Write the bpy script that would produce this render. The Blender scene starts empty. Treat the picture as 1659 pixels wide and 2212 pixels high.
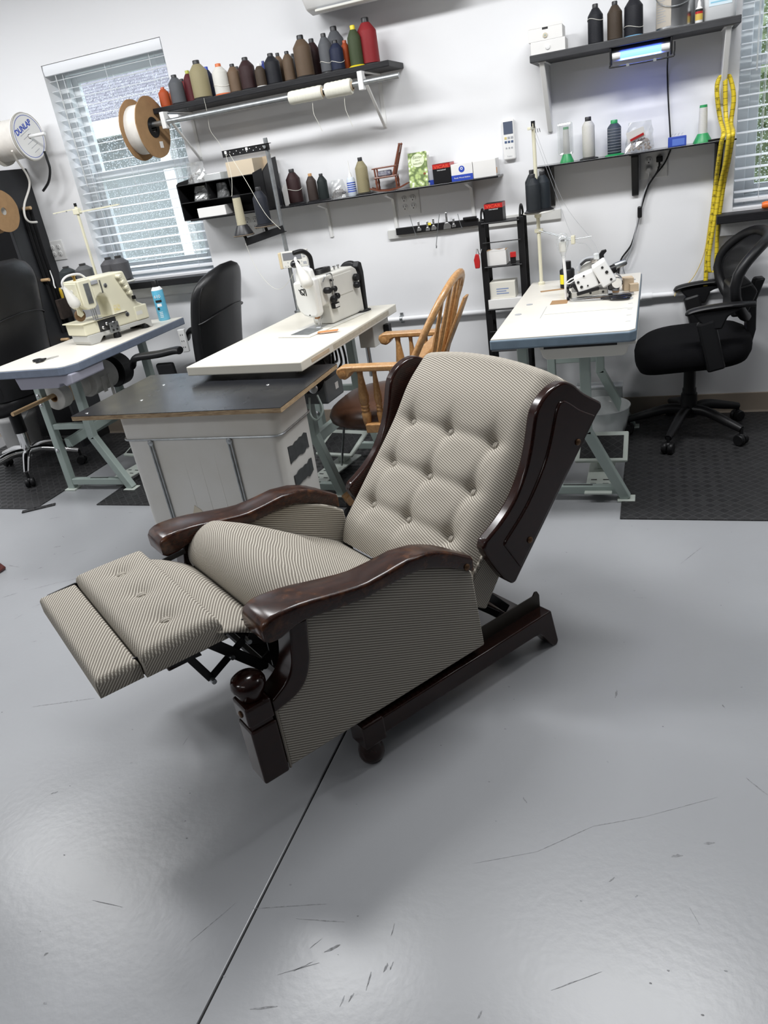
import bpy, math, random
from mathutils import Vector, Matrix
from math import sin, cos, pi, radians, exp, sqrt, atan2
random.seed(7)
sc = bpy.context.scene
col = sc.collection

# ---------------------------------------------------------------- camera
cam_d = bpy.data.cameras.new('camera')
cam = bpy.data.objects.new('camera', cam_d)
col.objects.link(cam)
sc.camera = cam
_yaw, _pit, _rol = 0.3855, 0.4396, -0.1605
_f = Vector((-sin(_yaw)*cos(_pit), cos(_yaw)*cos(_pit), -sin(_pit)))
_r = _f.cross(Vector((0, 0, 1))).normalized()
_u = _r.cross(_f)
_r2 = _r*cos(_rol) + _u*sin(_rol)
_u2 = -_r*sin(_rol) + _u*cos(_rol)
m = Matrix((_r2, _u2, -_f)).transposed().to_4x4()
m.translation = Vector((0.5346, -3.9403, 1.4101))
cam.matrix_world = m
cam_d.sensor_fit = 'VERTICAL'
cam_d.sensor_height = 24.0
cam_d.lens = 1606.03/2212*24.0
cam_d.clip_start = 0.02

# ---------------------------------------------------------------- world, lights, exposure
w = bpy.data.worlds.new('overcast_sky')
sc.world = w
w.use_nodes = True
bg = w.node_tree.nodes['Background']
bg.inputs[0].default_value = (0.86, 0.92, 1.0, 1)
bg.inputs[1].default_value = 4.0
sc.view_settings.view_transform = 'Standard'
sc.view_settings.look = 'None'
sc.view_settings.gamma = 1.0
sc.view_settings.use_curve_mapping = False
sc.view_settings.exposure = 0.0
CEIL = 2.75
LAMPS = [(-3.1, -1.45, 41), (-1.35, -1.55, 47), (0.45, -1.5, 47), (2.3, -1.35, 16),
         (-2.6, -4.6, 30), (-0.8, -4.9, 8)]
def lamp_light(x, y, e):
    ld = bpy.data.lights.new('led_panel_light', 'AREA')
    ld.shape = 'RECTANGLE'; ld.size = 1.15; ld.size_y = 0.28
    ld.energy = e; ld.color = (0.985, 0.992, 1.0)
    lo = bpy.data.objects.new('led_panel_light', ld)
    col.objects.link(lo)
    lo.location = (x, y, CEIL - 0.062)
for _x, _y, _e in LAMPS:
    lamp_light(_x, _y, _e)

# ---------------------------------------------------------------- helpers
class MB:
    def __init__(self):
        self.v = []; self.f = []; self.uv = []
    def add(self, vs, fs, uvs=None):
        o = len(self.v)
        self.v += [tuple(p) for p in vs]
        self.uv += (list(uvs) if uvs else [None]*len(vs))
        self.f += [tuple(i + o for i in f) for f in fs]
        return self
    def box(self, x0, x1, y0, y1, z0, z1):
        vs = [(x0, y0, z0), (x1, y0, z0), (x1, y1, z0), (x0, y1, z0), (x0, y0, z1), (x1, y0, z1), (x1, y1, z1), (x0, y1, z1)]
        return self.add(vs, [(3, 2, 1, 0), (4, 5, 6, 7), (0, 1, 5, 4), (1, 2, 6, 5), (2, 3, 7, 6), (3, 0, 4, 7)])
    def obox(self, c, s, R):
        c = Vector(c); vs = []
        for k in range(8):
            p = Vector(((-.5, .5)[k & 1]*s[0], (-.5, .5)[(k >> 1) & 1]*s[1], (-.5, .5)[(k >> 2) & 1]*s[2]))
            vs.append(c + R @ p)
        return self.add(vs, [(0, 2, 3, 1), (4, 5, 7, 6), (0, 1, 5, 4), (1, 3, 7, 5), (3, 2, 6, 7), (2, 0, 4, 6)])
    def bar(self, p, q, w_, h_, up=(0, 0, 1)):
        p = Vector(p); q = Vector(q); d = (q - p); L = d.length; d.normalize()
        up = Vector(up)
        s = d.cross(up)
        if s.length < 1e-4: s = d.cross(Vector((1, 0, 0)))
        s.normalize(); u = s.cross(d)
        R = Matrix((d, s, u)).transposed()
        return self.obox((p + q)/2, (L, w_, h_), R)
    def tube(self, pts, r, n=8, closed=False, cap=True):
        P = [Vector(p) for p in pts]; N = len(P)
        rs = r if isinstance(r, (list, tuple)) else [r]*N
        vs = []; fs = []
        prev = None
        for i, p in enumerate(P):
            a = P[i - 1] if (i > 0 or closed) else p
            b = P[(i + 1) % N] if (i < N - 1 or closed) else p
            d = (b - a)
            if d.length < 1e-9: d = Vector((0, 0, 1))
            d.normalize()
            if prev is None:
                s = d.cross(Vector((0, 0, 1)))
                if s.length < 1e-3: s = d.cross(Vector((1, 0, 0)))
            else:
                s = prev - d*prev.dot(d)
                if s.length < 1e-4: s = d.cross(Vector((0, 0.3, 1)))
            s.normalize(); prev = s
            t = d.cross(s)
            for k in range(n):
                an = 2*pi*k/n
                vs.append(p + (s*cos(an) + t*sin(an))*rs[i])
        M = N if closed else N - 1
        for i in range(M):
            for k in range(n):
                i2 = (i + 1) % N
                fs.append((i*n + k, i*n + (k + 1) % n, i2*n + (k + 1) % n, i2*n + k))
        if cap and not closed:
            fs.append(tuple(range(n - 1, -1, -1)))
            fs.append(tuple((N - 1)*n + k for k in range(n)))
        return self.add(vs, fs)
    def lathe(self, prof, n=16, o=(0, 0, 0), ax='z', cap=True):
        o = Vector(o)
        if isinstance(ax, str):
            A = {'z': (Vector((1, 0, 0)), Vector((0, 1, 0)), Vector((0, 0, 1))),
                 'x': (Vector((0, 1, 0)), Vector((0, 0, 1)), Vector((1, 0, 0))),
                 'y': (Vector((0, 0, 1)), Vector((1, 0, 0)), Vector((0, 1, 0)))}[ax]
        else:
            d = Vector(ax).normalized()
            s = d.cross(Vector((0, 0, 1)))
            if s.length < 1e-3: s = Vector((1, 0, 0))
            s.normalize()
            A = (s, d.cross(s), d)
        vs = []; fs = []
        for (r, z) in prof:
            for k in range(n):
                an = 2*pi*k/n
                vs.append(o + A[0]*(r*cos(an)) + A[1]*(r*sin(an)) + A[2]*z)
        N = len(prof)
        for i in range(N - 1):
            for k in range(n):
                fs.append((i*n + k, i*n + (k + 1) % n, (i + 1)*n + (k + 1) % n, (i + 1)*n + k))
        if cap:
            fs.append(tuple(range(n - 1, -1, -1)))
            fs.append(tuple((N - 1)*n + k for k in range(n)))
        return self.add(vs, fs)
    def prism(self, poly, h0, h1, mp, uvf=None):
        n = len(poly)
        vs = [mp(a, b, h0) for a, b in poly] + [mp(a, b, h1) for a, b in poly]
        fs = [tuple(range(n - 1, -1, -1)), tuple(range(n, 2*n))]
        fs += [(i, (i + 1) % n, n + (i + 1) % n, n + i) for i in range(n)]
        uvs = None
        if uvf: uvs = [uvf(a, b, h0) for a, b in poly] + [uvf(a, b, h1) for a, b in poly]
        return self.add(vs, fs, uvs)
    def grid(self, nu, nv, fn, uvf=None, wrapu=False, flip=False):
        vs = []; uvs = []; fs = []
        for j in range(nv):
            for i in range(nu):
                u_ = i/(nu if wrapu else nu - 1); v_ = j/(nv - 1)
                vs.append(fn(u_, v_))
                if uvf: uvs.append(uvf(u_, v_))
        for j in range(nv - 1):
            for i in range(nu if wrapu else nu - 1):
                i2 = (i + 1) % nu
                q = (j*nu + i, j*nu + i2, (j + 1)*nu + i2, (j + 1)*nu + i)
                fs.append(q[::-1] if flip else q)
        return self.add(vs, fs, uvs if uvf else None)
    def rings(self, rings, cap=True):
        n = len(rings[0]); vs = [p for r_ in rings for p in r_]; fs = []
        for i in range(len(rings) - 1):
            for k in range(n):
                fs.append((i*n + k, i*n + (k + 1) % n, (i + 1)*n + (k + 1) % n, (i + 1)*n + k))
        if cap:
            fs.append(tuple(range(n - 1, -1, -1)))
            fs.append(tuple((len(rings) - 1)*n + k for k in range(n)))
        return self.add(vs, fs)
    def ball(self, c, r, n=12, m_=8, sc_=(1, 1, 1)):
        c = Vector(c); rings = []
        for j in range(1, m_):
            th = pi*j/m_
            rings.append([c + Vector((r*sin(th)*cos(2*pi*k/n)*sc_[0], r*sin(th)*sin(2*pi*k/n)*sc_[1], -r*cos(th)*sc_[2])) for k in range(n)])
        return self.rings(rings)
    def mesh(self, name):
        me = bpy.data.meshes.new(name)
        me.from_pydata(self.v, [], self.f)
        if any(u is not None for u in self.uv):
            ul = me.uv_layers.new(name='UVMap')
            for lp in me.loops:
                t = self.uv[lp.vertex_index]
                if t: ul.data[lp.index].uv = t
        return me
    def build(self, name, mat, parent=None, smooth=40, bevel=0, seg=2, loc=None, rot=None, fix=True, sub=0):
        me = self.mesh(name)
        if fix:
            import bmesh
            bm = bmesh.new(); bm.from_mesh(me)
            bmesh.ops.recalc_face_normals(bm, faces=bm.faces)
            bm.to_mesh(me); bm.free()
        if smooth:
            for p in me.polygons: p.use_smooth = True
            if smooth < 180: me.set_sharp_from_angle(angle=radians(smooth))
        if isinstance(mat, (list, tuple)):
            for x_ in mat: me.materials.append(x_)
        else: me.materials.append(mat)
        return link(name, me, parent, bevel, seg, loc, rot, sub)

def link(name, me, parent=None, bevel=0, seg=2, loc=None, rot=None, sub=0):
    o = bpy.data.objects.new(name, me)
    col.objects.link(o)
    if parent is not None: o.parent = parent
    if loc is not None: o.location = loc
    if rot is not None: o.rotation_euler = rot
    if bevel:
        b = o.modifiers.new('bevel', 'BEVEL'); b.width = bevel; b.segments = seg
        b.limit_method = 'ANGLE'; b.angle_limit = radians(35)
    if sub:
        s = o.modifiers.new('sub', 'SUBSURF'); s.levels = sub; s.render_levels = sub
    return o

def tag(o, label, cat, group=None):
    o['label'] = label; o['category'] = cat
    if group: o['group'] = group
    return o
def thing(name, label, cat, loc=(0, 0, 0), rz=0, group=None):
    o = bpy.data.objects.new(name, None)
    o.empty_display_size = 0.05
    col.objects.link(o)
    o.location = loc; o.rotation_euler = (0, 0, rz)
    return tag(o, label, cat, group)
def struct(o):
    o['kind'] = 'structure'; return o
def copy_tree(o, loc=None, rz=None, parent=None):
    c = o.copy(); col.objects.link(c)
    if parent is not None: c.parent = parent
    if loc is not None: c.location = loc
    if rz is not None: c.rotation_euler = (0, 0, rz)
    for ch in list(o.children): copy_tree(ch, parent=c)
    return c
def arc(cx, cy, r, a0, a1, n):
    return [(cx + r*cos(a0 + (a1 - a0)*i/n), cy + r*sin(a0 + (a1 - a0)*i/n)) for i in range(n + 1)]
def smoothpts(P, k=4):
    P = [Vector(p) for p in P]; out = []
    for i in range(len(P) - 1):
        p0 = P[max(i - 1, 0)]; p1 = P[i]; p2 = P[i + 1]; p3 = P[min(i + 2, len(P) - 1)]
        for j in range(k):
            t = j/k
            out.append(0.5*((2*p1) + (p2 - p0)*t + (2*p0 - 5*p1 + 4*p2 - p3)*t*t + (3*p1 - p0 - 3*p2 + p3)*t**3))
    out.append(P[-1])
    return out
def interp(tab, x):
    if x <= tab[0][0]: return tab[0][1]
    for (a, b), (c, d) in zip(tab, tab[1:]):
        if x <= c:
            t = (x - a)/(c - a); return b + (d - b)*t
    return tab[-1][1]
def text(s, size, mat, parent, loc, rot, name='lettering', ext=0.0003, align='CENTER', sx=1.0, shear=0.0, bold=0.0):
    cu = bpy.data.curves.new(name, 'FONT'); cu.body = s; cu.size = size; cu.extrude = ext
    cu.align_x = align; cu.align_y = 'CENTER'; cu.shear = shear; cu.offset = bold
    t = bpy.data.objects.new(name, cu)
    me = bpy.data.meshes.new_from_object(t)
    bpy.data.objects.remove(t)
    me.materials.clear(); me.materials.append(mat)
    o = link(name, me, parent, loc=loc, rot=rot)
    o.scale = (sx, 1, 1)
    return o

# ---------------------------------------------------------------- materials
def nt(mt):
    mt.use_nodes = True
    return mt.node_tree.nodes, mt.node_tree.links, mt.node_tree.nodes['Principled BSDF']
def mat(name, c, rough=0.5, metal=0.0, var=0.0, vs=6.0, bump=0.0, bs=120.0, coat=0.0, stretch=None, c2=None, rvar=0.0, spec=None, trans=0.0, ior=None, alpha=1.0, sheen=0.0):
    mt = bpy.data.materials.new(name)
    n, l, b = nt(mt)
    b.inputs['Roughness'].default_value = rough
    b.inputs['Metallic'].default_value = metal
    if coat:
        b.inputs['Coat Weight'].default_value = coat; b.inputs['Coat Roughness'].default_value = 0.12
    if spec is not None: b.inputs['Specular IOR Level'].default_value = spec
    if trans: b.inputs['Transmission Weight'].default_value = trans
    if ior: b.inputs['IOR'].default_value = ior
    if sheen: b.inputs['Sheen Weight'].default_value = sheen
    b.inputs['Alpha'].default_value = alpha
    b.inputs['Base Color'].default_value = (*c, 1)
    tc = n.new('ShaderNodeTexCoord')
    src = tc.outputs['Object']
    if stretch:
        mp = n.new('ShaderNodeMapping'); mp.inputs['Scale'].default_value = stretch
        l.new(src, mp.inputs[0]); src = mp.outputs[0]
    if var or c2 or rvar:
        ns = n.new('ShaderNodeTexNoise'); ns.inputs['Scale'].default_value = vs; ns.inputs['Detail'].default_value = 6
        l.new(src, ns.inputs['Vector'])
        mx = n.new('ShaderNodeMix'); mx.data_type = 'RGBA'
        if c2 is None: c2 = tuple(min(1, x*(1 - var)) for x in c); 
        mx.inputs[6].default_value = (*c, 1); mx.inputs[7].default_value = (*c2, 1)
        cr = n.new('ShaderNodeValToRGB')
        cr.color_ramp.elements[0].position = 0.35; cr.color_ramp.elements[1].position = 0.68
        l.new(ns.outputs['Fac'], cr.inputs[0]); l.new(cr.outputs[0], mx.inputs[0])
        l.new(mx.outputs[2], b.inputs['Base Color'])
        if rvar:
            mr = n.new('ShaderNodeMapRange'); mr.inputs['To Min'].default_value = max(.02, rough - rvar); mr.inputs['To Max'].default_value = rough + rvar
            l.new(ns.outputs['Fac'], mr.inputs[0]); l.new(mr.outputs[0], b.inputs['Roughness'])
    if bump:
        nb = n.new('ShaderNodeTexNoise'); nb.inputs['Scale'].default_value = bs; nb.inputs['Detail'].default_value = 3
        l.new(src, nb.inputs['Vector'])
        bp = n.new('ShaderNodeBump'); bp.inputs['Strength'].default_value = bump; bp.inputs['Distance'].default_value = 0.002
        l.new(nb.outputs['Fac'], bp.inputs['Height']); l.new(bp.outputs[0], b.inputs['Normal'])
    return mt
def wood(name, c, c2, rough=0.35, coat=0.3, axis=(1, 1, 1), scale=14.0, wear=None, spec=0.5):
    mt = bpy.data.materials.new(name); n, l, b = nt(mt)
    tc = n.new('ShaderNodeTexCoord'); mp = n.new('ShaderNodeMapping'); mp.inputs['Scale'].default_value = axis
    l.new(tc.outputs['Object'], mp.inputs[0])
    ns = n.new('ShaderNodeTexNoise'); ns.inputs['Scale'].default_value = scale; ns.inputs['Detail'].default_value = 8; ns.inputs['Distortion'].default_value = 1.2
    l.new(mp.outputs[0], ns.inputs['Vector'])
    cr = n.new('ShaderNodeValToRGB'); e = cr.color_ramp.elements
    e[0].position = 0.33; e[0].color = (*c, 1); e[1].position = 0.68; e[1].color = (*c2, 1)
    l.new(ns.outputs['Fac'], cr.inputs[0])
    out = cr.outputs[0]
    if wear:
        g = n.new('ShaderNodeNewGeometry')
        n2 = n.new('ShaderNodeTexNoise'); n2.inputs['Scale'].default_value = 38; n2.inputs['Detail'].default_value = 6
        l.new(tc.outputs['Object'], n2.inputs['Vector'])
        ad = n.new('ShaderNodeMath'); ad.operation = 'MULTIPLY_ADD'; ad.inputs[1].default_value = 0.16; 
        l.new(n2.outputs['Fac'], ad.inputs[0]); l.new(g.outputs['Pointiness'], ad.inputs[2])
        r2 = n.new('ShaderNodeValToRGB'); r2.color_ramp.elements[0].position = 0.615; r2.color_ramp.elements[1].position = 0.70
        l.new(ad.outputs[0], r2.inputs[0])
        mx = n.new('ShaderNodeMix'); mx.data_type = 'RGBA'; mx.inputs[7].default_value = (*wear, 1)
        l.new(r2.outputs[0], mx.inputs[0]); l.new(out, mx.inputs[6]); out = mx.outputs[2]
    l.new(out, b.inputs['Base Color'])
    b.inputs['Roughness'].default_value = rough; b.inputs['Specular IOR Level'].default_value = spec
    b.inputs['Coat Weight'].default_value = coat; b.inputs['Coat Roughness'].default_value = 0.1
    return mt
def emit(name, c, s):
    mt = bpy.data.materials.new(name); n, l, b = nt(mt)
    b.inputs['Base Color'].default_value = (*c, 1)
    b.inputs['Emission Color'].default_value = (*c, 1); b.inputs['Emission Strength'].default_value = s
    return mt
def clear(name, tint=(0.9, 0.95, 0.95), gloss=0.08, rough=0.02, milky=0.0):
    mt = bpy.data.materials.new(name); mt.use_nodes = True
    n, l = mt.node_tree.nodes, mt.node_tree.links
    n.remove(n['Principled BSDF'])
    t = n.new('ShaderNodeBsdfTransparent'); t.inputs[0].default_value = (*tint, 1)
    g = n.new('ShaderNodeBsdfGlossy'); g.inputs[0].default_value = (1, 1, 1, 1); g.inputs[1].default_value = rough
    mx = n.new('ShaderNodeMixShader'); mx.inputs[0].default_value = gloss
    l.new(t.outputs[0], mx.inputs[1]); l.new(g.outputs[0], mx.inputs[2])
    out = mx.outputs[0]
    if milky:
        d = n.new('ShaderNodeBsdfDiffuse'); d.inputs[0].default_value = (0.85, 0.86, 0.86, 1)
        m2 = n.new('ShaderNodeMixShader'); m2.inputs[0].default_value = milky
        l.new(out, m2.inputs[1]); l.new(d.outputs[0], m2.inputs[2]); out = m2.outputs[0]
    l.new(out, n['Material Output'].inputs[0])
    return mt

def fabric(name, base, dark, stripe, period=0.0066, dash=0.0042, rowamt=1.0):
    mt = bpy.data.materials.new(name); n, l, b = nt(mt)
    uv = n.new('ShaderNodeUVMap'); sp = n.new('ShaderNodeSeparateXYZ'); l.new(uv.outputs[0], sp.inputs[0])
    def M_(op, a, bb=None, c=None):
        k = n.new('ShaderNodeMath'); k.operation = op
        for i, x_ in enumerate((a, bb, c)):
            if x_ is None: continue
            if isinstance(x_, (int, float)): k.inputs[i].default_value = x_
            else: l.new(x_, k.inputs[i])
        return k.outputs[0]
    vv = M_('DIVIDE', sp.outputs[1], period)
    fr = M_('FRACT', vv)
    tri = M_('ABSOLUTE', M_('SUBTRACT', fr, 0.5))
    st = n.new('ShaderNodeMapRange'); st.interpolation_type = 'SMOOTHSTEP'
    st.inputs['From Min'].default_value = 0.27; st.inputs['From Max'].default_value = 0.13
    l.new(tri, st.inputs[0])
    uu = M_('FRACT', M_('ADD', M_('DIVIDE', sp.outputs[0], dash), M_('MULTIPLY', M_('FLOOR', vv), 0.5)))
    td = M_('ABSOLUTE', M_('SUBTRACT', uu, 0.5))
    sd = n.new('ShaderNodeMapRange'); sd.interpolation_type = 'SMOOTHSTEP'
    sd.inputs['From Min'].default_value = 0.49; sd.inputs['From Max'].default_value = 0.26
    sd.inputs['To Min'].default_value = 0.3
    l.new(td, sd.inputs[0])
    mask = M_('MULTIPLY', st.outputs[0], sd.outputs[0])
    tw = M_('FRACT', M_('ADD', M_('DIVIDE', sp.outputs[0], dash*0.5), M_('DIVIDE', sp.outputs[1], period*0.33)))
    mx = n.new('ShaderNodeMix'); mx.data_type = 'RGBA'; mx.inputs[6].default_value = (*base, 1); mx.inputs[7].default_value = (*dark, 1)
    l.new(tw, mx.inputs[0])
    m2 = n.new('ShaderNodeMix'); m2.data_type = 'RGBA'; m2.inputs[7].default_value = (*stripe, 1)
    l.new(mask, m2.inputs[0]); l.new(mx.outputs[2], m2.inputs[6])
    l.new(m2.outputs[2], b.inputs['Base Color'])
    b.inputs['Roughness'].default_value = 0.92
    b.inputs['Specular IOR Level'].default_value = 0.15
    bp = n.new('ShaderNodeBump'); bp.inputs['Strength'].default_value = 0.35; bp.inputs['Distance'].default_value = 0.0012
    l.new(mask, bp.inputs['Height']); l.new(bp.outputs[0], b.inputs['Normal'])
    return mt

M = dict(
    wall=mat('white_wall_paint', (0.80, 0.805, 0.82), 0.55, bump=0.05, bs=260),
    base=mat('taupe_vinyl_baseboard', (0.30, 0.25, 0.20), 0.5),
    ceil=mat('ceiling_white', (0.8, 0.8, 0.8), 0.8, bump=.05),
    white=mat('white_plastic', (0.78, 0.78, 0.77), 0.35),
    offwhite=mat('off_white_plastic', (0.70, 0.69, 0.64), 0.4, var=.06),
    cream=mat('cream_enamel', (0.72, 0.69, 0.53), 0.32, var=.06, coat=.2),
    black=mat('black_plastic', (0.009, 0.009, 0.010), 0.42, bump=.04, bs=300, spec=.3),
    blackgloss=mat('black_gloss', (0.012, 0.012, 0.014), 0.18),
    blackmatte=mat('black_matte', (0.008, 0.008, 0.009), 0.8, spec=.2),
    blackwood=mat('black_painted_wood', (0.013, 0.013, 0.015), 0.5, spec=.3, var=.3, vs=20, stretch=(1, 12, 12), bump=.3, bs=30),
    leather=mat('black_leather', (0.009, 0.009, 0.010), 0.36, bump=.25, bs=380, spec=.32),
    mesh=mat('black_mesh_fabric', (0.006, 0.006, 0.007), 0.9, bump=.4, bs=500, spec=.12),
    steel=mat('steel', (0.62, 0.63, 0.64), 0.28, 1.0),
    galv=mat('galvanised_steel', (0.42, 0.44, 0.45), 0.45, 1.0, var=.25, vs=40),
    chrome=mat('chrome', (0.8, 0.8, 0.8), 0.1, 1.0),
    brass=mat('dark_brass', (0.11, 0.06, 0.03), 0.45, 0.7),
    green=mat('grey_green_enamel', (0.36, 0.43, 0.40), 0.42, var=.08),
    lightgreen=mat('pale_green_enamel', (0.55, 0.60, 0.55), 0.42, var=.08),
    edge=mat('grey_blue_edge_band', (0.16, 0.22, 0.28), 0.45, var=.15, vs=30),
    edgel=mat('slate_edge_band', (0.15, 0.18, 0.24), 0.45, var=.15, vs=30),
    top=mat('off_white_laminate', (0.73, 0.70, 0.63), 0.35, var=.03),
    slot=mat('dark_slot', (0.03, 0.03, 0.03), 0.8),
    card=mat('brown_cardboard', (0.35, 0.21, 0.10), 0.85, var=.15, vs=25, bump=.1, bs=80),
    kraft=mat('tan_cardboard', (0.58, 0.46, 0.32), 0.85, var=.12, vs=20),
    paper=mat('white_card', (0.78, 0.77, 0.75), 0.7, var=.04),
    red=mat('red_plastic', (0.45, 0.02, 0.02), 0.35),
    oak=wood('golden_oak', (0.34, 0.17, 0.06), (0.50, 0.28, 0.11), 0.38, 0.25, (10, 10, 10), 6),
    dowel=mat('pale_dowel', (0.55, 0.37, 0.20), 0.6, var=.15, vs=40),
    mahog=wood('dark_mahogany', (0.010, 0.0036, 0.003), (0.024, 0.0075, 0.005), 0.17, 0.0, (3, 9, 9), 9, spec=.36),
    mahogworn=wood('worn_mahogany', (0.013, 0.005, 0.004), (0.038, 0.012, 0.0065), 0.24, 0.0, (3, 9, 9), 9, wear=(0.15, 0.058, 0.022), spec=.4),
    ink=mat('black_ink', (0.01, 0.01, 0.01), 0.6),
    inkblue=mat('blue_ink', (0.02, 0.06, 0.42), 0.6),
    inkred=mat('red_ink', (0.55, 0.02, 0.02), 0.6),
    inkwhite=mat('white_ink', (0.85, 0.85, 0.85), 0.6),
    inkgrey=mat('grey_ink', (0.35, 0.36, 0.38), 0.6),
    bag=clear('clear_polythene', (0.93, 0.94, 0.94), 0.16, 0.12, 0.14),
    clearp=clear('translucent_plastic', (0.85, 0.88, 0.88), 0.1, 0.1, 0.45),
)
M['fab'] = fabric('striped_upholstery', (0.235, 0.212, 0.180), (0.145, 0.130, 0.110), (0.56, 0.525, 0.455))
# ---------------------------------------------------------------- shell
def floor_mat():
    mt = mat('grey_painted_concrete', (0.310, 0.318, 0.332), 0.3, var=0, c2=(0.285, 0.292, 0.306), vs=1.3, rvar=0.06, bump=0.15, bs=55, coat=0.0)
    return mt
M['floor'] = floor_mat()
M['joint'] = mat('dark_joint', (0.02, 0.02, 0.02), 0.9)
jx = -0.264
f = MB()
f.box(-4.6, jx - 0.0028, -10, 0.0, -0.1, 0).box(jx + 0.0028, 5.2, -10, 0.0, -0.1, 0)
fo = struct(f.build('floor', M['floor'], smooth=0, bevel=.002, seg=2))
struct(MB().box(jx - 0.006, jx + 0.006, -10, 0, -0.02, -0.006).build('trim_1', M['joint'], smooth=0))
W1 = (-2.65, -1.87, 0.965, 2.132)
W2 = (0.86, 1.64, 0.965, 2.132)
wb = MB()
xs = [-4.6, W1[0], W1[1], W2[0], W2[1], 5.2]; zs = [0, W1[2], W1[3], CEIL]
for i in range(5):
    for k in range(3):
        if i in (1, 3) and k == 1: continue
        wb.box(xs[i], xs[i + 1], 0, 0.2, zs[k], zs[k + 1])
struct(wb.build('wall_back', M['wall'], smooth=0))
struct(MB().box(-4.7, -4.6, -10, 0.2, 0, CEIL).build('wall_left', M['wall'], smooth=0))
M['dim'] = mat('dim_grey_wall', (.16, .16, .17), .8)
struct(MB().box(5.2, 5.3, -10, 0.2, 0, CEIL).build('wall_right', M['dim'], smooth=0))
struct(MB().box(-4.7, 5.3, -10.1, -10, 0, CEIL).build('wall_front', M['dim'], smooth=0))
struct(MB().box(-4.7, 5.3, -10.1, 0.2, CEIL, CEIL + .1).build('ceiling', M['ceil'], smooth=0))
bb = MB(); bb.prism([(0, 0), (-.012, 0), (-.008, .012), (-.006, .1), (0, .102)], -4.6, 5.2, lambda a, b, h: (h, a, b))
struct(bb.build('baseboard_back', M['base'], smooth=0))
LNAMES = ['above the left sewing table', 'between the left and middle tables', 'above the right overlock table', 'right of the mesh office chair', 'left of where the photographer stands', 'behind where the photographer stands']
for (_x, _y, _e), _n in zip(LAMPS, LNAMES):
    t = thing('ceiling_light', 'white ceiling light panel ' + _n, 'light', (_x, _y, CEIL), group='ceiling panel lights')
    MB().box(-.62, .62, -.18, .18, -.055, 0).build('housing', M['white'], t, smooth=0, bevel=.004)
# windows
M['vinyl'] = mat('white_vinyl_frame', (0.76, 0.79, 0.80), 0.35)
M['sillw'] = mat('white_sill', (0.75, 0.76, 0.78), 0.35)
def glass_mat():
    mt = clear('rain_wet_glass', (0.96, 0.98, 0.99), 0.05, 0.02)
    n, l = mt.node_tree.nodes, mt.node_tree.links
    tc = n.new('ShaderNodeTexCoord'); vo = n.new('ShaderNodeTexVoronoi'); vo.inputs['Scale'].default_value = 85
    l.new(tc.outputs['Object'], vo.inputs['Vector'])
    cr = n.new('ShaderNodeValToRGB'); cr.color_ramp.elements[0].position = 0.16; cr.color_ramp.elements[0].color = (1, 1, 1, 1)
    cr.color_ramp.elements[1].position = 0.3; cr.color_ramp.elements[1].color = (0, 0, 0, 1)
    l.new(vo.outputs['Distance'], cr.inputs[0])
    d = n.new('ShaderNodeBsdfTranslucent'); d.inputs[0].default_value = (0.9, 0.95, 1, 1)
    out = n['Material Output']; src = out.inputs[0].links[0].from_socket
    mx = n.new('ShaderNodeMixShader'); ml = n.new('ShaderNodeMath'); ml.operation = 'MULTIPLY'; ml.inputs[1].default_value = 0.55
    l.new(cr.outputs[0], ml.inputs[0]); l.new(ml.outputs[0], mx.inputs[0]); l.new(src, mx.inputs[1]); l.new(d.outputs[0], mx.inputs[2])
    l.new(mx.outputs[0], out.inputs[0])
    return mt
M['glass'] = glass_mat()
M['slat'] = mat('white_blind_slat', (0.80, 0.82, 0.85), 0.4)
def window(name, Wd):
    x0, x1, z0, z1 = Wd
    root = bpy.data.objects.new(name, None); col.objects.link(root); struct(root); root['label'] = 'white vinyl sash window with rain drops on the glass'
    fr = MB(); t = .055; ya, yb = .105, .185
    fr.box(x0, x0 + t, ya, yb, z0, z1).box(x1 - t, x1, ya, yb, z0, z1).box(x0 + t, x1 - t, ya, yb, z1 - t, z1).box(x0 + t, x1 - t, ya, yb, z0, z0 + t)
    fr.build('window_frame', M['vinyl'], root, smooth=0, bevel=.004)
    zm = z0 + (z1 - z0)*.505
    for k, (za, zb_, yy) in enumerate(((z0 + t, zm + .02, .12), (zm - .02, z1 - t, .15))):
        s = MB(); q = .04
        s.box(x0 + t, x0 + t + q, yy, yy + .03, za, zb_).box(x1 - t - q, x1 - t, yy, yy + .03, za, zb_)
        s.box(x0 + t + q, x1 - t - q, yy, yy + .03, za, za + q).box(x0 + t + q, x1 - t - q, yy, yy + .03, zb_ - q, zb_)
        so = s.build('sash', M['vinyl'], root, smooth=0, bevel=.003)
        MB().box(x0 + t + q, x1 - t - q, yy + .012, yy + .017, za + q, zb_ - q).build('pane', M['glass'], so, smooth=0)
    sl = MB().box(x0, x1, -.0, .105, z0, z0 + .012)
    sl.build('window_sill', M['sillw'], root, smooth=0, bevel=.003)
    return root
window('window_1', W1); window('window_2', W2)
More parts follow.
